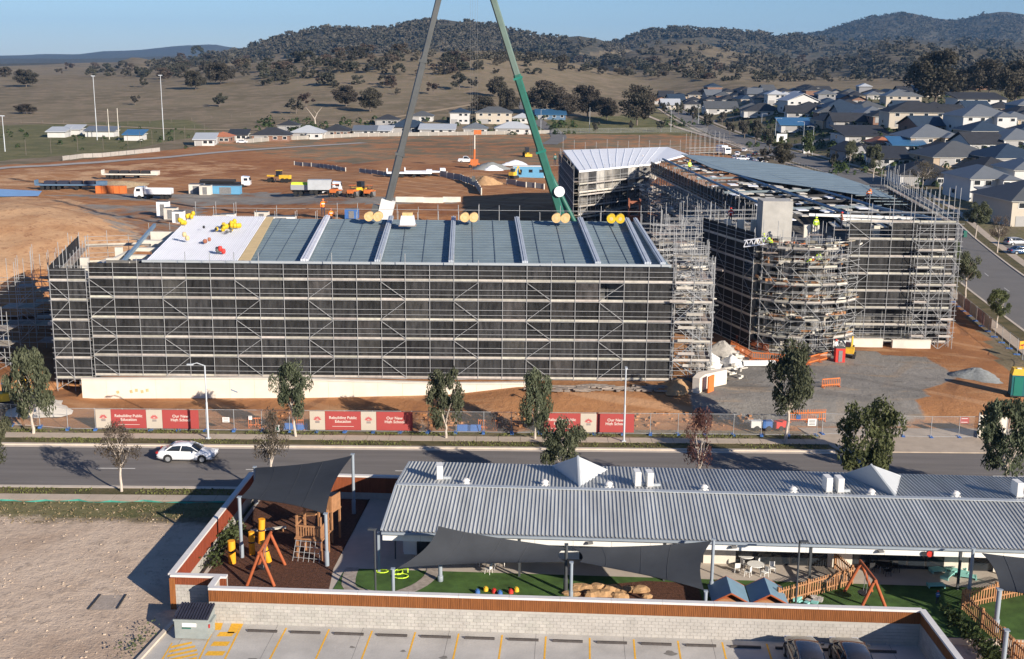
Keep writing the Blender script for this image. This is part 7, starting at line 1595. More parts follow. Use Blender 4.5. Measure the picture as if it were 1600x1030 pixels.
W1 = cempty('boundary_wall', 0, 0, 0, 'short stepped corner wall behind the bin at the left end of the front wall', 'wall'); blockwall(W1, (uL, vL), (.6, vL), 0, 2.2, 1, clad=(1.6, 2.06)); pbox('corner_batten', M['cladding'], W1, (uL+.1, vL-.13, 1.0), (.34, .05, 2.0)); blockwall(W1, (.08, vL), (.08, .1), 0, 2.2, 1, clad=(1.45, 2.06), inner_clad=False)
W2 = cempty('boundary_wall', 0, 0, 0, 'left side wall of the playground, red battens inside, running back to the street', 'wall'); blockwall(W2, (uL, vRear), (uL, vL), 0, 2.2, -1, clad=(.9, 2.06), blocks=False); 
W3 = cempty('boundary_wall', 0, 0, 0, 'rear playground wall with red battens beside the street footpath', 'wall'); blockwall(W3, (uL, vRear), (UR, vRear), 0, 2.2, 1, clad=(.9, 2.06), blocks=False)
e1 = LC(1500, 1030, 2.2)
W4 = cempty('boundary_wall', 0, 0, 0, 'right return of the front wall running towards the camera', 'wall'); blockwall(W4, (40.7, 0), (40.7+(e1.x-40.7)*2.2, e1.y*2.2), 0, 2.2, 1, parts=120)
# --- building
cb = cempty('childcare_building', 0, 0, 0, 'long low childcare building with a ribbed grey metal roof and two white pyramid gablets', 'building')
zE, zR, zB = 3.3, 4.0, 3.35
def roof_sheet_mesh(va, za, vb, zb):
    b = MB(); W_ = .76; prof = []
    for k in range(3): x = k*W_/3; prof += [(x, 0), (x+.13, 0), (x+.155, .055), (x+.205, .055), (x+.23, 0)]
    prof.append((W_-.004, 0)); n = len(prof)
    vs = [(x, va, za+z) for x, z in prof]+[(x, vb, zb+z) for x, z in prof]
    b.add(vs, [(i, i+1, n+i+1, n+i) for i in range(n-1)]); return b.mesh('roof_sheet', M['ccroof'])
mf, mr = roof_sheet_mesh(vE-.15, zE-.02, vRr, zR), roof_sheet_mesh(vRr, zR, vB+.1, zB)
ns = int((UR-uE)/.76)
for k in range(ns): inst('roof_sheet', mf, cb, (uE+k*.76, 0, 0)); inst('roof_sheet', mr, cb, (uE+k*.76, 0, 0))
L_ = ns*.76
n = 12
for k in range(n): pbox('ridge_cap', M['ccroof_d'], cb, (uE+L_*(k+.5)/n, vRr, zR+.06), (L_/n-.01, .42, .05))
pbox('gutter', M['polegrey'], cb, (uE+L_/2, vE-.22, zE-.12), (L_, .16, .14)); pbox('rear_gutter', M['ccroof_d'], cb, (uE+L_/2, vB+.12, zB-.06), (L_, .16, .12))
pbox('verge_trim', M['ccroof_d'], cb, (uE-.04, (vE+vRr)/2, (zE+zR)/2), (.12, math.hypot(vRr-vE, zR-zE), .14), rot=(math.atan2(zR-zE, vRr-vE), 0, 0)); pbox('verge_trim', M['ccroof_d'], cb, (uE-.04, (vB+vRr)/2, (zB+zR)/2), (.12, math.hypot(vB-vRr, zR-zB), .14), rot=(-math.atan2(zR-zB, vB-vRr), 0, 0))
vW = vE+3.1
b = MB(); b.xprism([(vE+.1, zE-.2), (vRr, zR-.12), (vB, zB-.16), (vB, zB-.25), (vE+.1, zE-.3)], uE+.1, uE+L_-.1); b.build('ceiling', M['offwhite'], cb)
for k in range(int(L_/2.4)): pbox('fascia_panel', M['white'], cb, (uE+1.2+k*2.4, vE+.12, zE-.48), (2.385, .05, .52))
pbox('end_wall', M['white'], cb, (uE+.9, (vW+vB)/2, 1.75), (.2, vB-vW-.6, 2.8)); pbox('rear_wall', M['offwhite'], cb, (uE+L_/2, vB-.6, 1.75), (L_-2, .2, 2.8)); pbox('front_wall_core', M['dark'], cb, (uE+L_/2, vW+.25, 1.75), (L_-2, .15, 2.8))
# front wall: piers and glazing
wins = [(645, 690), (705, 780), (800, 860), (905, 1000), (1020, 1100), (1150, 1292), (1330, 1470), (1507, 1545), (1560, 1640), (1680, 1760)]
cur = uE+.9
for (a, c) in wins:
    ua, uc = LC(a, 885).x, LC(c, 885).x
    if ua > cur: pbox('wall_pier', M['cream'] if a > 1100 else M['white'], cb, ((cur+ua)/2, vW, 1.6), (ua-cur, .16, 2.5))
    nn = max(1, round((uc-ua)/1.25))
    for k in range(nn):
        w = pbox('window', M['blackp'], cb, (ua+(uc-ua)*(k+.5)/nn, vW, 1.45), ((uc-ua)/nn-.02, .10, 2.1)); pbox('pane', M['glass'], w, (0, -.3, 0), (.88, .6, .92))
    pbox('wall_head', M['white'], cb, ((ua+uc)/2, vW, 2.68), (uc-ua, .14, .34)); cur = uc
for px in (598, 813, 1035, 1258, 1487, 1640): q = LC(px, 880+(px-600)*.033, YZ); pbox('verandah_post', M['poleblk'] if px > 600 else M['polegrey'], cb, (q.x, vE+.1, YZ+(zE-YZ-.2)/2), (.14, .14, zE-YZ-.2))
# roof plane hit
def roofhit(px, py, rear=True):
    r = ray(px, py); ru, rv = r.dot(CU), r.dot(CV); o = Vector((0, 0, CAM_H))-CO; ou, ov = o.dot(CU), o.dot(CV)
    va, za, vb, zb = (vRr, zR, vB, zB) if rear else (vE, zE, vRr, zR); sl = (zb-za)/(vb-va)
    t = (za+sl*(ov-va)-CAM_H)/(r.z-sl*rv); return Vector((ou+ru*t, ov+rv*t, CAM_H+r.z*t))
def gablet(apx, l, rgt, bot, label=None):
    bl, br, bf = roofhit(*l), roofhit(*rgt), roofhit(*bot); A = LC(apx[0], apx[1], 5.35)
    b = MB(); bk = Vector(((bl.x+br.x)/2, vB+.0, zB)); A_ = Vector((A.x, A.y, 5.35))
    for (p, q) in ((bl, bf), (bf, br)):
        n = 9
        for k in range(n):
            s0 = p.lerp(q, k/n); s1 = p.lerp(q, (k+1)/n-.012); up_ = Vector((0, 0, .02)); b.add([s0, s1, A_], [(0, 1, 2)])
        b.add([p-Vector((0, 0, .05)), q-Vector((0, 0, .05)), A_-Vector((0, 0, .06))], [(0, 1, 2)])
    b.add([br, bk, A_], [(0, 1, 2)]); b.add([bk, bl, A_], [(0, 1, 2)]); b.build('gablet', mat('gablet_sheet', (.55, .57, .58), .5, .03, .5), cb)
    ptube('gablet_hip', M['ccroof_d'], cb, A_, bf, .10)
gablet((903, 713), (860, 728), (951, 734), (906, 761)); gablet((1361, 726), (1316, 741), (1409, 743), (1400, 777))
def acu(px, py, grille, label):
    p = roofhit(px, py); w = CW(p.x, p.y, p.z); t = empty('air_conditioner', w, CA+R(8), label, 'air conditioner', 'air conditioners on the childcare roof')
    pbox('casing', M['white'], t, (0, 0, .62), (.42, .85, .95)); pbox('grille', M['blackp'] if grille else M['ccroof_d'], t, (.22, 0, .62), (.02, .66, .8)); pbox('front_panel', M['capw'], t, (0, -.43, .62), (.38, .02, .9)); pbox('stand', M['steel'], t, (0, 0, .08), (.5, .9, .10)); pbox('pipe_box', M['ccroof_d'], t, (.5, -.1, .14), (.5, .2, .18))
acu(687, 749, False, 'single air conditioner at the left end of the childcare roof'); acu(995, 759, False, 'left air conditioner of the pair right of the first gablet'); acu(1014, 760, True, 'right air conditioner of the pair right of the first gablet, dark grille'); acu(1292, 768, False, 'left air conditioner of the pair before the second gablet'); acu(1310, 769, True, 'right air conditioner of the pair before the second gablet'); acu(1588, 776, False, 'air conditioner at the right edge of the childcare roof')
for k, (px, py) in enumerate(((728, 757), (851, 759), (951, 762), (1100, 767), (1239, 770), (1361, 774), (1493, 777))):
    p = roofhit(px, py-1); t = empty('roof_vent', CW(p.x, p.y, p.z-.1), CA, ('leftmost cowl vent on the roof ridge', 'cowl vent left of the first gablet', 'cowl vent just right of the first gablet', 'cowl vent midway between the air conditioner pairs', 'cowl vent left of the second air conditioner pair', 'cowl vent at the foot of the second gablet', 'rightmost cowl vent on the roof ridge')[k], 'roof vent', 'cowl vents along the ridge')
    b = MB(); b.tube((0, 0, 0), (0, 0, .16), .50, .30, 12); b.tube((0, 0, .16), (0, 0, .34), .2, .2, 12); b.build('base', M['white'], t); b = MB(); b.tube((0, 0, .34), (0, 0, .50), .30, .12, 12); b.build('cowl', M['capw'], t)
# --- shade sails
def sail(name, C4, label, pull=.14, n=14, posts=()):
    """C4: corner points (world)"""
    cen = sum(C4, Vector())/4; t = empty(name, (cen.x, cen.y, 0), 0, label, 'shade sail'); O = Vector((cen.x, cen.y, 0)); vs = []
    for i in range(n+1):
        for j in range(n+1):
            u, v = i/n, j/n; p = C4[0]*(1-u)*(1-v)+C4[1]*u*(1-v)+C4[2]*u*v+C4[3]*(1-u)*v
            e = lambda s: 4*s*(1-s)
            mu = (C4[0]*(1-u)+C4[1]*u+C4[3]*(1-u)+C4[2]*u)/2; mv = (C4[0]*(1-v)+C4[3]*v+C4[1]*(1-v)+C4[2]*v)/2
            q = p+(mu-p)*pull*e(u)*abs(2*v-1)**.6*.9+(mv-p)*pull*e(v)*abs(2*u-1)**.6*.9; q.z -= .25*e(u)*e(v); vs.append(q-O)
    f = [(i*(n+1)+j, (i+1)*(n+1)+j, (i+1)*(n+1)+j+1, i*(n+1)+j+1) for i in range(n) for j in range(n)]
    b = MB(); b.add(vs, f, 0, True); b.add([v-Vector((0, 0, .02)) for v in vs], f, 0, True); b.build('cloth', M['sail'], t)
    for i in (1, 2, 3):
        row = [vs[int(n*i/4)*(n+1)+j]+Vector((0, 0, .012)) for j in range(n+1)]; sb = MB()
        for j in range(n): sb.tube(row[j], row[j+1], .012, n=4, cap=False)
        sb.build('seam', mat('sail_seam', (.06,.065,.072), .8, .1, 1), t)
    return t
def post(px_b, py_b, u=None, v=None, top_z=None, top=None, r=.11, label='', m=None, slim=False):
    """post standing at foot pixel on the yard, topping out at pixel row or height"""
    f = LC(px_b, py_b, YZ) if u is None else Vector((u, v, YZ)); w = CW(f.x, f.y, YZ)
    h = (top_z if top_z else K(px_b, top, w.y).z)-YZ; t = empty('shade_post', w, CA, label, 'post', 'posts in the childcare yard')
    ptube('pole', m or M['polegrey'], t, (0, 0, 0), (0, 0, h), r, 'cyl'); ptube('sleeve', m or M['polegrey'], t, (0, 0, 0), (0, 0, min(1.0, h*.3)), r*1.35, 'cyl'); pbox('cap', m or M['polegrey'], t, (0, 0, h+.02), (r*2.4, r*2.4, .05)); return w, YZ+h
w1, h1 = post(378, 871, top=777, label='grey post at the front left corner of the playground sail')
w2, h2 = post(511, 884, top=803, label='grey post at the front right corner of the playground sail')
pB = LC(398, 800); w3w = K(398, 730, 81.6); w3, h3 = post(0, 0, u=(w3w-CO).dot(CU), v=(w3w-CO).dot(CV), top_z=w3w.z, label='grey post at the rear left corner of the playground sail')
w4w = K(551, 710, 79.8); w4, h4 = post(0, 0, u=(w4w-CO).dot(CU), v=(w4w-CO).dot(CV), top_z=w4w.z, label='tall grey post at the rear right corner of the playground sail')
sail('shade_sail', [Vector((w1.x, w1.y, h1-.05)), Vector((w2.x, w2.y, h2-.05)), Vector((w4.x, w4.y, h4-.08)), Vector((w3.x, w3.y, h3-.05))], 'large charcoal shade sail over the bark playground')
zc = 3.1
sB = [G(622, 887, 3.0), G(884, 878, 3.0), G(886, 856, 3.3), G(685, 822, 4.6)]
sail('shade_sail', sB, 'charcoal shade sail over the lawn left of the twin posts', .12)
sC = [G(905, 878, 3.0), G(1100, 922, 2.6), G(1112, 845, 4.0), G(893, 856, 3.3)]
sail('shade_sail', sC, 'charcoal shade sail over the sandstone bed right of the twin posts', .12)
sD = [G(1562, 922, 3.0), G(1700, 950, 3.4), G(1690, 875, 3.6), G(1534, 864, 3.8)]
sail('shade_sail', sD, 'charcoal shade sail cut off by the right edge of the photo', .12)
def post_at(P, label, r=.10, m=None):
    q = P-CO; return post(0, 0, u=q.dot(CU), v=q.dot(CV), top_z=P.z, label=label, r=r, m=m)
post_at(G(614, 889, 3.0), 'grey post at the low left corner of the lawn sail'); post_at(G(893, 879, 3.0), 'nearer one of the twin grey posts between the two lawn sails'); post_at(G(885, 851, 3.5), 'rear dark one of the twin posts between the two lawn sails', m=M['poleblk'])
post_at(G(1115, 843, 4.1), 'grey post at the upper right corner of the sandstone bed sail'); post_at(G(1103, 924, 2.6), 'short grey post at the low corner of the sandstone bed sail'); post_at(G(1562, 921, 3.0), 'thick grey post at the low corner of the right-edge sail', .14); post_at(G(1521, 857, 3.9), 'dark grey post left of the right-edge sail'); post_at(G(1573, 985, 3.0), 'grey post at the bottom right corner of the photo', .12)
post(688, 908, top=879, label='stout grey post standing in the lawn under the first sail', r=.13)
for (x, yb, yt, lb) in ((587, 922, 826, 'thin black lamp pole between playground and lawn'), (1243, 938, 845, 'thin black lamp pole by the timber fence')):
    f = G(x, yb+8, YZ); t = empty('lamp_pole', f, CA, lb, 'lamp'); h = K(x, yt, f.y).z-YZ; ptube('pole', M['poleblk'], t, (0, 0, 0), (0, 0, h), .06, 'cyl'); pbox('lamp_head', M['poleblk'], t, (-.12 if x < 600 else .25, -.1, h), (.5, .25, .08))
# --- playground
def pg(px, py): q = LC(px, py, YZ); return CW(q.x, q.y, YZ)
for k, (x, yb, yt, r, ln, lb) in enumerate(((363, 880, 845, .24, 0, 'leftmost orange-yellow climbing post'), (394, 866, 831, .2, .0, 'short orange-yellow post right of the shade post'), (408, 848, 811, .23, .1, 'rear orange-yellow climbing post'), (420, 878, 846, .21, -.35, 'leaning orange-yellow climbing post under the swing frame'))):
    f = pg(x, yb); h = K(x, yt, f.y).z-YZ; t = empty('climbing_post', f, 0, lb, 'post', 'orange-yellow climbing posts'); ptube('post', M['yellowpost'], t, (0, 0, 0), (ln, 0, h), r, 'cyl'); ptube('band', M['blackp'], t, (ln*.5, 0, h*.52), (ln*.54, 0, h*.58), r*1.08, 'cyl')
def swing(p, rz, h, w, spread, m, label, seat=True):
    t = empty('swing_frame', p, rz, label, 'swing')
    for sx in (-w/2, w/2):
        for sy in (-1, 1): ptube('leg', m, t, (sx+.15*sx/abs(sx), sy*spread, 0), (sx, 0, h), .10, 'cyl')
    ptube('crossbar', m, t, (-w/2-.2, 0, h), (w/2+.2, 0, h), .10, 'cyl')
    if seat:
        for dx in (-.25, .25): ptube('chain', M['steel_d'], t, (dx, 0, h), (dx, .1, .6), .02)
        b = MB(); b.tube((0, .1, .5), (0, .1, .62), .38, .42, 10); b.build('basket_seat', M['blackp'], t)
def sw2(a, c): d = c-a; return (a+c)/2, math.atan2(d.y, d.x), d.length
q1, z1_, w1_ = sw2(pg(408, 914), pg(424, 884)); q2, z2_, w2_ = sw2(pg(1363, 955), pg(1342, 926))
swing(q1, z1_, 2.2, w1_, .85, M['timbero'], 'orange log swing frame on the bark playground'); swing(q2, z2_, 2.0, w2_, .85, M['timbero'], 'orange log swing frame on the lawn at the right')
# fort
f = pg(490, 868); t = empty('play_fort', f, CA+R(-8), 'timber play tower with rope net and raised deck under the sail edge', 'play tower')
for sx in (-.8, .8):
    for sy in (-.7, .7): pbox('post', M['timber'], t, (sx, sy, 1.5), (.13, .13, 3.0))
pbox('deck', M['timber'], t, (0, 0, 1.45), (1.9, 1.7, .10))
for k in range(9): pbox('baluster', M['timber'], t, (-.7+k*.175, -.75, 1.9), (.07, .04, .8)); pbox('baluster', M['timber'], t, (.85, -.65+k*.16, 1.9), (.04, .07, .8))
for (c, d) in (((0, -.75, 2.32), (1.8, .07, .1)), ((.85, 0, 2.32), (.07, 1.6, .1)), ((-.85, 0, 2.32), (.07, 1.6, .1)), ((0, -.75, 1.55), (1.8, .07, .1))): pbox('rail', M['timber'], t, c, d)
for k in range(6): ptube('net_rope', M['steel'], t, (-.85+k*.33, -.75, 1.45), (-.95+k*.36, -1.3, .1), .018)
for k in range(4): ptube('net_rope', M['steel'], t, (-.9, -.8-k*.13, 1.3-k*.33), (.9, -.8-k*.13, 1.3-k*.33), .018)
f = pg(514, 845); t = empty('play_fort', f+CV*.3, CA+R(-20), 'tall timber lookout behind the play tower', 'play tower')
for sx in (-.5, .5):
    for sy in (-.5, .5): pbox('post', M['timber'], t, (sx, sy, 1.62), (.12, .12, 3.24))
for k in range(6): pbox('plank', M['timber'], t, (-.45+k*.18, -.55, 2.75), (.15, .05, 1.1)); pbox('plank', M['timber'], t, (.55, -.45+k*.18, 2.75), (.05, .15, 1.1))
pbox('deck', M['timber'], t, (0, 0, 2.2), (1.2, 1.2, .08)); pbox('bridge_plank', M['timber'], t, (-1.4, -.3, 1.7), (1.6, .9, .08), rot=(0, R(-14), 0))
t = empty('balance_beam', pg(420, 832), 0, 'pale timber balance plank in the rear of the bark playground', 'beam'); pbox('plank', M['cream'], t, (0, 0, .25), (2.4, .3, .08), .3)
for sx in (-.9, .9): pbox('foot', M['timber'], t, (sx, sx*.3, .12), (.15, .3, .24), .3)
# lime squiggle frames on the lawn
t = empty('ride_on_bike', pg(615, 897), 0, 'lime-yellow ride-on bike frames lying on the lawn', 'ride-on toy'); b = MB()
def loop(b, c, r0, sx=1.0, sy=1.0):
    P = [Vector((c[0]+r0*sx*math.cos(a), c[1]+r0*sy*math.sin(a), c[2])) for a in [6.283*i/10 for i in range(11)]]
    for i in range(10): b.tube(P[i], P[i+1], .035, n=5, cap=False)
loop(b, (-.75, .2, .1), .32, 1.2, .8); loop(b, (.3, .1, .1), .34, .8, 1.2); loop(b, (.5, -.5, .1), .4, 1.2, .9); b.tube((.2, .3, .1), (.9, .0, .4), .035); b.tube((.9, 0, .1), (.9, .1, .6), .035); b.build('frame', M['hivisy'], t)
for k, (x, y, m, lb) in enumerate(((746, 925, 'blue', 'leftmost blue play block on the lawn'), (759, 921, 'yellow', 'left yellow play block on the lawn'), (772, 924, 'red', 'left red play block on the lawn'), (781, 927, 'blue', 'low blue play block between the red ones'), (798, 925, 'red', 'right red play block on the lawn'), (807, 922, 'yellow', 'right yellow play block on the lawn'))):
    f = pg(x, y+2); t = empty('play_block', f, rnd.uniform(0, 1), lb, 'toy', 'coloured play blocks on the lawn'); b = MB(); b.tube((0, 0, 0), (0, 0, .2), .17, .15, 10); b.build('body', M[m], t); b = MB(); b.tube((0, 0, .2), (0, 0, .27), .09, .09, 8); b.build('stud', M[m], t)
# sandstone bed
r_ = random.Random(4)
for k in range(26):
    x = 888+k*4.9+r_.uniform(-2, 2); y = 918+(r_.random() < .5)*10+r_.uniform(0, 3) + .03*(x-888); f = pg(x, y); s = r_.uniform(.25, .5); b = MB(); m_ = 8
    vs = []
    for zz, q in ((0, 1), (.55, .95), (.9, .55)):
        for j in range(m_): a = 6.283*j/m_; rr = s*q*r_.uniform(.75, 1.15); vs.append((rr*math.cos(a)*1.25, rr*math.sin(a)*.8, zz*s*.8))
    b.add(vs, [(i*m_+j, i*m_+(j+1) % m_, (i+1)*m_+(j+1) % m_, (i+1)*m_+j) for i in range(2) for j in range(m_)]+[tuple(range(2*m_, 3*m_))])
    b.build('garden_boulder', M['rock'], loc=f, label='tan sandstone boulder in the row edging the bed under the right lawn sail', cat='boulder', group='sandstone boulders edging the bed')
# tables and chairs
def table_set(px, py, m, label, n=3, rnd_=True):
    f = pg(px, py); t = empty('outdoor_table', f, CA, label, 'table'); b = MB(); b.tube((0, 0, .52), (0, 0, .56), .55, .55, 14); b.build('table_top', m, t)
    for k in range(4): a = .785+1.57*k; ptube('leg', M['steel'], t, (.35*math.cos(a), .35*math.sin(a), .52), (.42*math.cos(a), .42*math.sin(a), 0), .025)
    return f
def chair(p, rz, m, label, grp=None):
    t = empty('child_chair', p, rz, label, 'chair', grp); pbox('seat', m, t, (0, 0, .34), (.36, .36, .04)); pbox('backrest', m, t, (0, .17, .52), (.34, .03, .3))
    for sx in (-.15, .15):
        for sy in (-.15, .15): ptube('leg', m, t, (sx, sy, .34), (sx*1.2, sy*1.2, 0), .02)
f = table_set(766, 888, M['conc_l'], 'round pale table under the left lawn sail')
for k in range(3): chair(f+Vector((math.cos(k*2.1+.4)*.8, math.sin(k*2.1+.4)*.8, 0)), k*2.1, M['capw'], 'pale child chair at the round table under the left sail', 'chairs at the round table under the left sail')
f = table_set(1180, 894, M['white'], 'white round table on the paving by the long windows')
for k in range(6): chair(f+Vector((math.cos(k*1.05)*rnd.uniform(.7, 1.3), math.sin(k*1.05)*rnd.uniform(.6, .9), 0)), k*1.05, M['white'], 'white child chair around the white round table', 'white chairs around the white round table')
f = table_set(1165, 880, M['white'], 'smaller white table against the window wall')
f = table_set(1380, 893, M['blackp'], 'black round table in the shade by the dark windows')
for k in range(4): chair(f+Vector((math.cos(k*1.6)*.8, math.sin(k*1.6)*.6, 0)), k*1.6, M['blackp'], 'black child chair around the black table', 'black chairs around the black table')
for k in range(7):
    x, y = ((1465, 893), (1485, 892), (1500, 897), (1512, 903), (1480, 902), (1462, 917), (1498, 888))[k]; t = empty('stretcher_bed', pg(x, y), rnd.uniform(-1, 1), 'turquoise child stretcher bed lying on the paving at the right', 'bed', 'turquoise stretcher beds on the right paving'); pbox('bed_cloth', M['turq'], t, (0, 0, .16), (1.0, .5, .05), rot=(rnd.uniform(-.2, .2), rnd.uniform(-.1, .1), 0)); pbox('bed_end', M['turq'], t, (-.48, 0, .1), (.06, .52, .2)); pbox('bed_end', M['turq'], t, (.48, 0, .1), (.06, .52, .2))
for k, (x, y, m, lb) in enumerate(((1252, 942, 'turq', 'small turquoise and white cloth bundle by the timber fence'), (1272, 943, 'rubble', 'small pale heap by the timber fence'))):
    f = pg(x, y); b = MB(); r_ = random.Random(k)
    for q in range(7): b.box((r_.gauss(0, .3), r_.gauss(0, .2), .1+r_.random()*.12), (.4, .28, .12), r_.uniform(0, 3))
    b.build('toy_pile', M[m], loc=f, label=lb, cat='toys')
# cubby house roofs
for k, (x, y, lb) in enumerate(((1137, 945, 'left cubby house with a blue-grey pitched roof'), (1197, 947, 'right cubby house with a blue-grey pitched roof'))):
    f = pg(x, y); t = empty('cubby_house', f, CA, lb, 'cubby house'); pbox('wall', M['timber'], t, (0, 0, .4), (1.7, 1.7, .8)); b = MB(); b.yprism([(-1.1, .72), (0, 1.32), (1.1, .72), (1.1, .66), (0, 1.25), (-1.1, .66)], -1.2, 1.2); b.build('roof', mat('cubby_roof_blue', (.17, .27, .34), .5, .08, 1), t); b = MB(); b.yprism([(-.85, .75), (0, 1.24), (.85, .75)], -.85, .85); b.build('gable', M['timbero'], t)
    for s in (-1, 1): ptube('barge_board', M['timbero'], t, (0, s*1.2, 1.28), (-1.1, s*1.2, .68), .05); ptube('barge_board', M['timbero'], t, (0, s*1.2, 1.28), (1.1, s*1.2, .68), .05)
# timber picket fences
def picket(P, label, h=1.15):
    root = empty('picket_fence', P[0], 0, label, 'fence'); O = P[0]
    for i in range(len(P)-1):
        a, c = P[i], P[i+1]; L = (c-a).length; rz = math.atan2(c.y-a.y, c.x-a.x); d = (c-a)/L
        for zz in (.3, .95): pbox('rail', M['timber'], root, (a+c)/2-O+Vector((0, 0, zz)), (L, .05, .09), rz)
        n = int(L/.2)
        for k in range(n+1): pbox('picket', M['timber'], root, a+d*(L*k/n)-O+Vector((0, 0, h/2)), (.09, .03, h), rz)
        for k in range(max(2, int(L/2.4)+1)): q = a+d*min(L, k*2.4)-O; pbox('post', M['timber'], root, q+Vector((0, 0, h/2+.05)), (.13, .13, h+.1), rz)
picket([pg(1215, 948), pg(1332, 913)], 'timber picket fence running from the cubby houses towards the paving'); picket([pg(1330, 912), pg(1304, 888)], 'short timber picket fence back to the building wall')
picket([pg(1507, 950), pg(1620, 925)], 'timber picket fence on the right lawn, farther arm'); picket([pg(1503, 952), pg(1600, 1045)], 'timber picket fence on the right lawn running to the corner'); picket([pg(1580, 1030), pg(1640, 1032)], 'timber picket fence across the bottom right corner')
# hedges and planting
def planting(name, pts, label, seed, m=LEAF['hedge'], leaf=.09, n=260, cat='hedge'):
    r = random.Random(seed); b = MB()
    for k in range(n):
        i = r.randrange(len(pts)-1); t_ = r.random(); c = pts[i].lerp(pts[i+1], t_)+Vector((r.gauss(0, .3), r.gauss(0, .3), r.uniform(.05, .9)*r.choice([.4, .7, 1]))); d = Vector((r.gauss(0, 1), r.gauss(0, 1), r.gauss(.4, 1))).normalized(); t = d.orthogonal().normalized(); q = d.cross(t); s = leaf*r.uniform(.8, 2.0)
        b.add([c-t*s, c-q*s*.5, c+t*s, c+q*s*.5], [(0, 1, 2, 3)])
    return b.build(name, m, label=label, cat=cat)
planting('hedge', [pg(1480, 962), pg(1540, 1020), pg(1560, 1040)], 'dark hedge between the front wall return and the right picket fence', 1, n=900, leaf=.10)
planting('garden_bed', [pg(330, 888), pg(345, 865), pg(362, 840)], 'low green planting along the left playground wall', 2, n=420); planting('garden_shrub', [pg(352, 850), pg(364, 838), pg(370, 826)], 'taller leafy shrub by the left playground wall', 3, LEAF['green'], n=420)
planting('weeds', [G(185, 1030), G(215, 1010), G(240, 985)], 'green weeds along the kerb in the bottom left shade', 4, LEAF['green'], n=120, leaf=.06, cat='weeds')
# hoop, toys, child
u0 = LC(620, 868); t = cempty('basketball_hoop', u0.x, vE+2.2, YZ, 'red basketball backboard on a stand before the white end wall', 'basketball hoop'); ptube('pole', M['poleblk'], t, (0, 0, 0), (0, 0, 1.7), .05); b = MB(); b.box((0, 0, 1.75), (.8, .05, .45)); b.build('backboard', M['red'], t); ptube('hoop_ring', M['steel_d'], t, (0, -.3, 1.55), (0, -.3, 1.58), .2, 'cyl')
person(pg(1464, 943), 20, M['blue'], 'stand', 'small child in blue with a red cap standing on the right lawn', .48, 'red')
t = cempty('wall_disc', LC(1444, 857, 2.6).x, vE+.02, 2.75, 'red and black painted oval discs fixed on the pale fascia', 'ornament'); b = MB(); b.tube((0, 0, 0), (0, -.04, 0), .2, .2, 12); b.build('disc', M['red'], t); b = MB(); b.tube((-.35, 0, 0), (-.35, -.04, 0), .15, .15, 12); b.build('disc', M['blackp'], t)
for (px, py, lb) in ((922, 843, 'small grey flood light under the eave behind the twin posts'), (1145, 850, 'small grey flood light under the eave near the white tables'), (1373, 856, 'small grey flood light under the eave above the picket fence')):
    q = LC(px, py, 2.85); t = cempty('flood_light', q.x, vE+.05, 2.85, lb, 'light'); pbox('lamp_body', M['steel_d'], t, (0, -.1, 0), (.34, .2, .1), rot=(.3, 0, .3)); pbox('bracket', M['steel_d'], t, (0, 0, 0), (.08, .1, .08))
# --- car park things
l0 = LC(449, 976, 0); step = (LC(1162, 1003, 0).x-l0.x)/10.0
step = 2.5
for k in range(-1, 14):
    u = l0.x+k*step
    if k < 0: continue
    b = MB(); b.poly([(u, -.45, .021), (u+.10, -.45, .021), (u+.10-.04, -6, .021), (u-.04, -6, .021)]); b.build('parking_line', M['yellowp'], loc=CO, rz=CA, kind='structure')
for k in range(-1, 14):
    u = l0.x+(k+.5)*step+.05
    if u > 40: continue
    t = cempty('wheel_stop', u, -1.0, .018, 'dark rubber wheel stop in a bay along the front wall', 'wheel stop', 'wheel stops along the front wall'); b = MB(); b.xprism([(-.09, 0), (.09, 0), (.06, .11), (-.06, .11)], -.85, .85); b.build('stop_body', M['wstop'], t)
# joints in the slab
for k in range(9):
    b = MB(); b.poly([(-1+k*5.0, .3, .0185), (-.98+k*5.0, .3, .0185), (-.98+k*5.0, -13, .0185), (-1+k*5.0, -13, .0185)]); b.build('slab_joint', mat('joint_dark', (.15, .14, .13), .9, .1, 1), loc=CO, rz=CA, kind='structure')
stn = mat('oil_stain', (.20, .185, .165), .8, .15, 3); r_ = random.Random(31)
for k in range(16):
    u, v, s = 4+k*2.5+r_.uniform(-.4, .4), r_.uniform(-4.5, -1.8), r_.uniform(.12, .4); b = MB(); b.poly([(u+s*(1+.3*math.sin(3*a+k))*math.cos(a), v+s*.7*(1+.3*math.cos(2*a+k))*math.sin(a), .0192) for a in [6.283*i/14 for i in range(14)]]); b.build('oil_stain', stn, loc=CO, rz=CA, kind='structure')
# hatched loading area
ha, hb = LC(335, 970, 0).x, LC(378, 970, 0).x
b = MB(); z = .022
def hq(px, py): q = LC(px, py, 0); return (q.x, q.y)
def quad_px(b, pts): b.poly([(*hq(*p), z) for p in pts])
for k in range(4): y = 988+k*15; quad_px(b, [(338-k*9.5+6, y), (367-k*7, y), (364-k*7-2, y+7), (333-k*9.5+5, y+7)])
quad_px(b, [(336, 969), (350, 969), (345, 985), (330, 985)]); quad_px(b, [(364, 970), (380, 971), (369, 990), (355, 990)]); quad_px(b, [(379, 972), (382, 972), (352, 1032), (349, 1032)]); quad_px(b, [(330, 990), (332, 990), (312, 1032), (309, 1032)]); quad_px(b, [(268, 1005), (270, 1005), (252, 1036), (249, 1036)])
b.build('yellow_marking', M['yellowp'], loc=CO, rz=CA, kind='structure')
b = MB()
for k in range(5): quad_px(b, [(268-k*3, 1010+k*7), (300+k*6-k*k, 1003+k*6), (300+k*6-k*k, 1006+k*6), (266-k*3, 1014+k*7)])
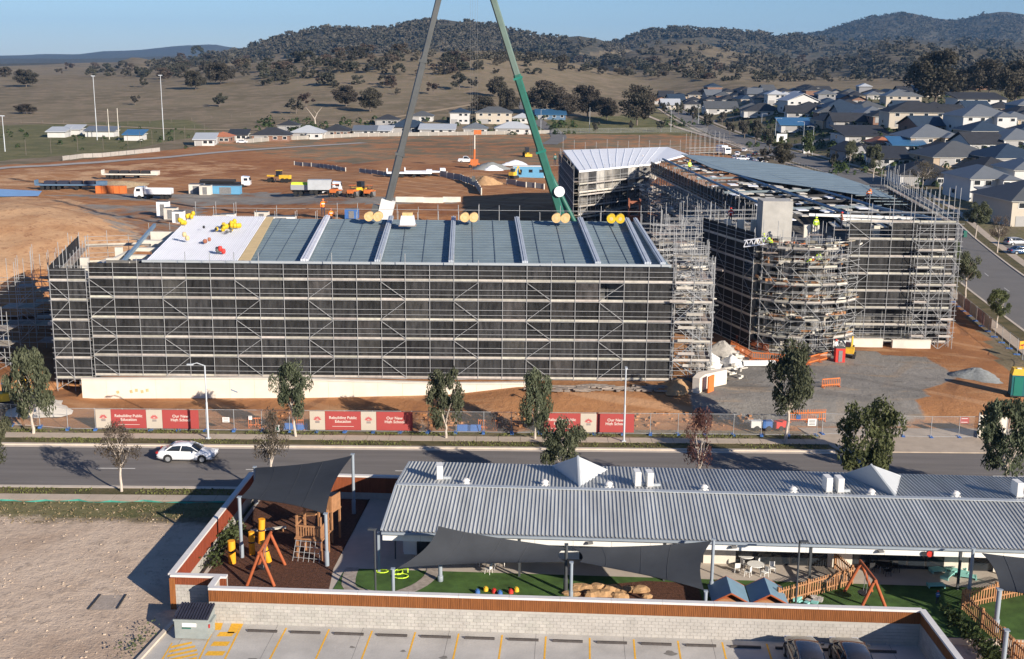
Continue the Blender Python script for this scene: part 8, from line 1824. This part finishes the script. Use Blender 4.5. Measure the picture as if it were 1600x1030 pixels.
b.build('yellow_hatching', M['yellowp'], loc=CO, rz=CA, kind='structure')
# bin
q = LC(300, 1001, 0); t = cempty('waste_skip', q.x, q.y+.65, .02, 'grey-green steel front-lift bin with black ribbed lid and white sticker', 'bin')
b = MB(); b.xprism([(-.65, .1), (.6, .1), (.75, 1.55), (-.7, 1.25)], -.95, .95); b.build('body', M['binp'], t)
sl_ = math.atan2(.30, 1.45)
for k in range(12): pbox('lid_rib', M['binl'], t, (-.9+k*.164, .02, 1.46), (.10, 1.5, .09), rot=(sl_, 0, 0))
pbox('lid', M['binl'], t, (0, .02, 1.41), (1.95, 1.52, .05), rot=(sl_, 0, 0)); pbox('sticker', M['white'], t, (-.1, -.70, .95), (.82, .015, .22), rot=(-.04, 0, 0)); pbox('sticker_stripe', M['green'], t, (-.25, -.715, .76), (.5, .015, .08), rot=(-.04, 0, 0)); pbox('rim', M['binp'], t, (0, -.72, 1.24), (1.98, .08, .1))
for s in (-1, 1): pbox('lift_pocket', M['binp'], t, (s*1.02, 0, .95), (.14, 1.0, .2)); pbox('latch', M['redlamp'] if s > 0 else M['blackp'], t, (s*1.0, -.55, .85), (.06, .1, .2))
for sx in (-.7, .7):
    for sy in (-.45, .4): ptube('wheel', M['tyre'], t, (sx-.04, sy, .08), (sx+.04, sy, .08), .08, 'cyl')
for px, lb in ((1262, 'left dark car parked nose-in before the front wall'), (1334, 'right dark car parked nose-in before the front wall')):
    q = LC(px, 1018, 1.2); car(0, 0, CA+R(90), M['cardk'], lb, 'hatch', 4.5, loc=CW(q.x, -3.15, .018), H=1.6, W=1.84)
b = MB(); q = [G(x, y, .012) for x, y in ((140, 953), (185, 953), (198, 930), (157, 930))]; b.poly([tuple(p) for p in q]); b.build('gravel_patch', mat('pit_gravel', (.36, .30, .25), .95, .2, 2, bump=.4), kind='structure')
# survey rods and rubble on the empty lot
for k, (p_, q_) in enumerate((((138, 953), (157, 930)), ((183, 952), (197, 930)))):
    a, c = G(*p_), G(*q_); b = MB(); b.tube((0, 0, .05), c-a+Vector((0, 0, .05)), .05, n=5); b.build('steel_rod', M['blackp'], loc=a, label=('left rod of the square pit outline on the empty lot', 'right rod of the square pit outline on the empty lot')[k], cat='rod')
b = MB(); r_ = random.Random(21)
for k in range(600):
    x, y = r_.uniform(-40, 262), r_.uniform(795, 1040)
    if x > 285-(y-900)*.75 and y > 900 or x > 262-(900-y)*-.0+0 and y < 900: continue
    if x > 250+(900-y)*.75: continue
    p = G(x, y); s = r_.choice([.02, .03, .03, .04, .07])*r_.uniform(.6, 1.4); b.box((p.x, p.y, s*.3), (s*1.6, s, s*.8), r_.uniform(0, 3), taper=1)
b.build('loose_stones', mat('lot_stone', (.46, .37, .285), .95, .2, 3), kind='stuff')
b = MB()
for k in range(800):
    x, y = r_.uniform(-60, 330), r_.uniform(780, 818); p = G(x, y)
    if p.y > 82.6 or p.x > -20.6: continue
    h = r_.uniform(.05, .16); a = r_.uniform(0, 3.1); b.add([(p.x-.07*math.cos(a), p.y-.07*math.sin(a), 0), (p.x+.07*math.cos(a), p.y+.07*math.sin(a), 0), (p.x+r_.gauss(0, .08), p.y+r_.gauss(0, .08), h)], [(0, 1, 2)])
b.build('dry_grass_tufts', mat('dry_tuft', (.21, .16, .09), .95, .3, 3), kind='stuff')
b = MB()
for (x0, x1, y0, y1) in ((-60, 27.2, 96.1, 97.45), (-60, 27.2, 98.95, 100.0), (-60, 40, 84.0, 85.25)):
    for k in range(3200):
        x, y = r_.uniform(x0, x1), r_.uniform(y0, y1)
        if bump01(x, y, 1.9, 4) < -.15: continue
        h = r_.uniform(.06, .2); a = r_.uniform(0, 3.1); w = .06; b.add([(x-w*math.cos(a), y-w*math.sin(a), .1), (x+w*math.cos(a), y+w*math.sin(a), .1), (x+r_.gauss(0, .05), y+r_.gauss(0, .05), .1+h)], [(0, 1, 2)])
b.build('verge_tufts', mat('verge_tuft', (.12, .13, .04), .95, .35, 1.5), kind='stuff')
b = MB(); P = [(x, 82.55+.12*math.sin(x*1.1)+.08*math.sin(x*2.7), .05) for x in np.arange(-60, -20.5, .8)]
for i in range(len(P)-1): b.add([P[i], P[i+1], (P[i+1][0], P[i+1][1]+.04, .12+.08*math.sin(i*1.9)), (P[i][0], P[i][1]+.04, .12+.08*math.sin((i-1)*1.9))], [(0, 1, 2, 3)])
b.build('silt_fence', mat('green_silt_netting', (.05, .25, .19), .8, .2, 2), label='sagging green netting along the near footpath edge of the empty lot', cat='netting')
# clutter on the scaffold decks of the stair core
b = MB()
for k in range(420):
    a = R(r_.uniform(215, 325)); rr = r_.uniform(5.2, 7.1); z = 1.4+1.93*r_.randrange(7)+.12+r_.random()*.5; b.box((31.9+rr*math.cos(a), 131.2+rr*math.sin(a), z), (r_.uniform(.2, 1.6), r_.uniform(.08, .3), r_.uniform(.05, .35)), a+1.57+r_.gauss(0, .4), m=r_.choice([0, 0, 1, 2, 3, 4]))
b.build('construction_debris', [M['deck'], M['cream'], M['boomgd'], M['dark'], M['timber']], kind='stuff')
b = MB()
for k in range(300):
    x = r_.uniform(16.2, 20.6); y = r_.uniform(118, 141); z = r_.choice([7.2, 8.1, 9.0, 9.9, 10.9, 11.6])+r_.random()*.3; b.box((x, y, z), (r_.uniform(.3, 2.2), r_.uniform(.06, .3), r_.uniform(.05, .2)), r_.gauss(0, .6), m=r_.choice([0, 1, 2, 3]))
for k in range(420):
    t_ = r_.random(); x = 30.6-4.9*t_-r_.uniform(.2, 4); y = 150+74*t_; z = r_.choice([2.2, 4.2, 6.2, 8.2, 10.2])+r_.random()*.4; b.box((x, y, z), (r_.uniform(.3, 2.0), r_.uniform(.1, .4), r_.uniform(.05, .3)), r_.uniform(0, 3), m=r_.choice([0, 1, 2, 3, 3]))
b.build('construction_debris', [M['deck'], M['cream'], M['steel'], M['boomgd']], kind='stuff')
# --- distance haze: one closed box of thin air
hb_ = MB(); hb_.b2((-7200, -300, -2), (7200, 13500, 460)); hm = bpy.data.materials.new('haze_air'); hm.use_nodes = True; hn = hm.node_tree; hn.nodes.remove(hn.nodes['Principled BSDF'])
pv = hn.nodes.new('ShaderNodeVolumePrincipled'); pv.inputs['Color'].default_value = (.24, .54, 1.0, 1); pv.inputs['Density'].default_value = HAZE; pv.inputs['Anisotropy'].default_value = 0.0; hn.links.new(pv.outputs[0], hn.nodes['Material Output'].inputs['Volume'])
ho_ = hb_.build('haze', hm, kind='stuff')
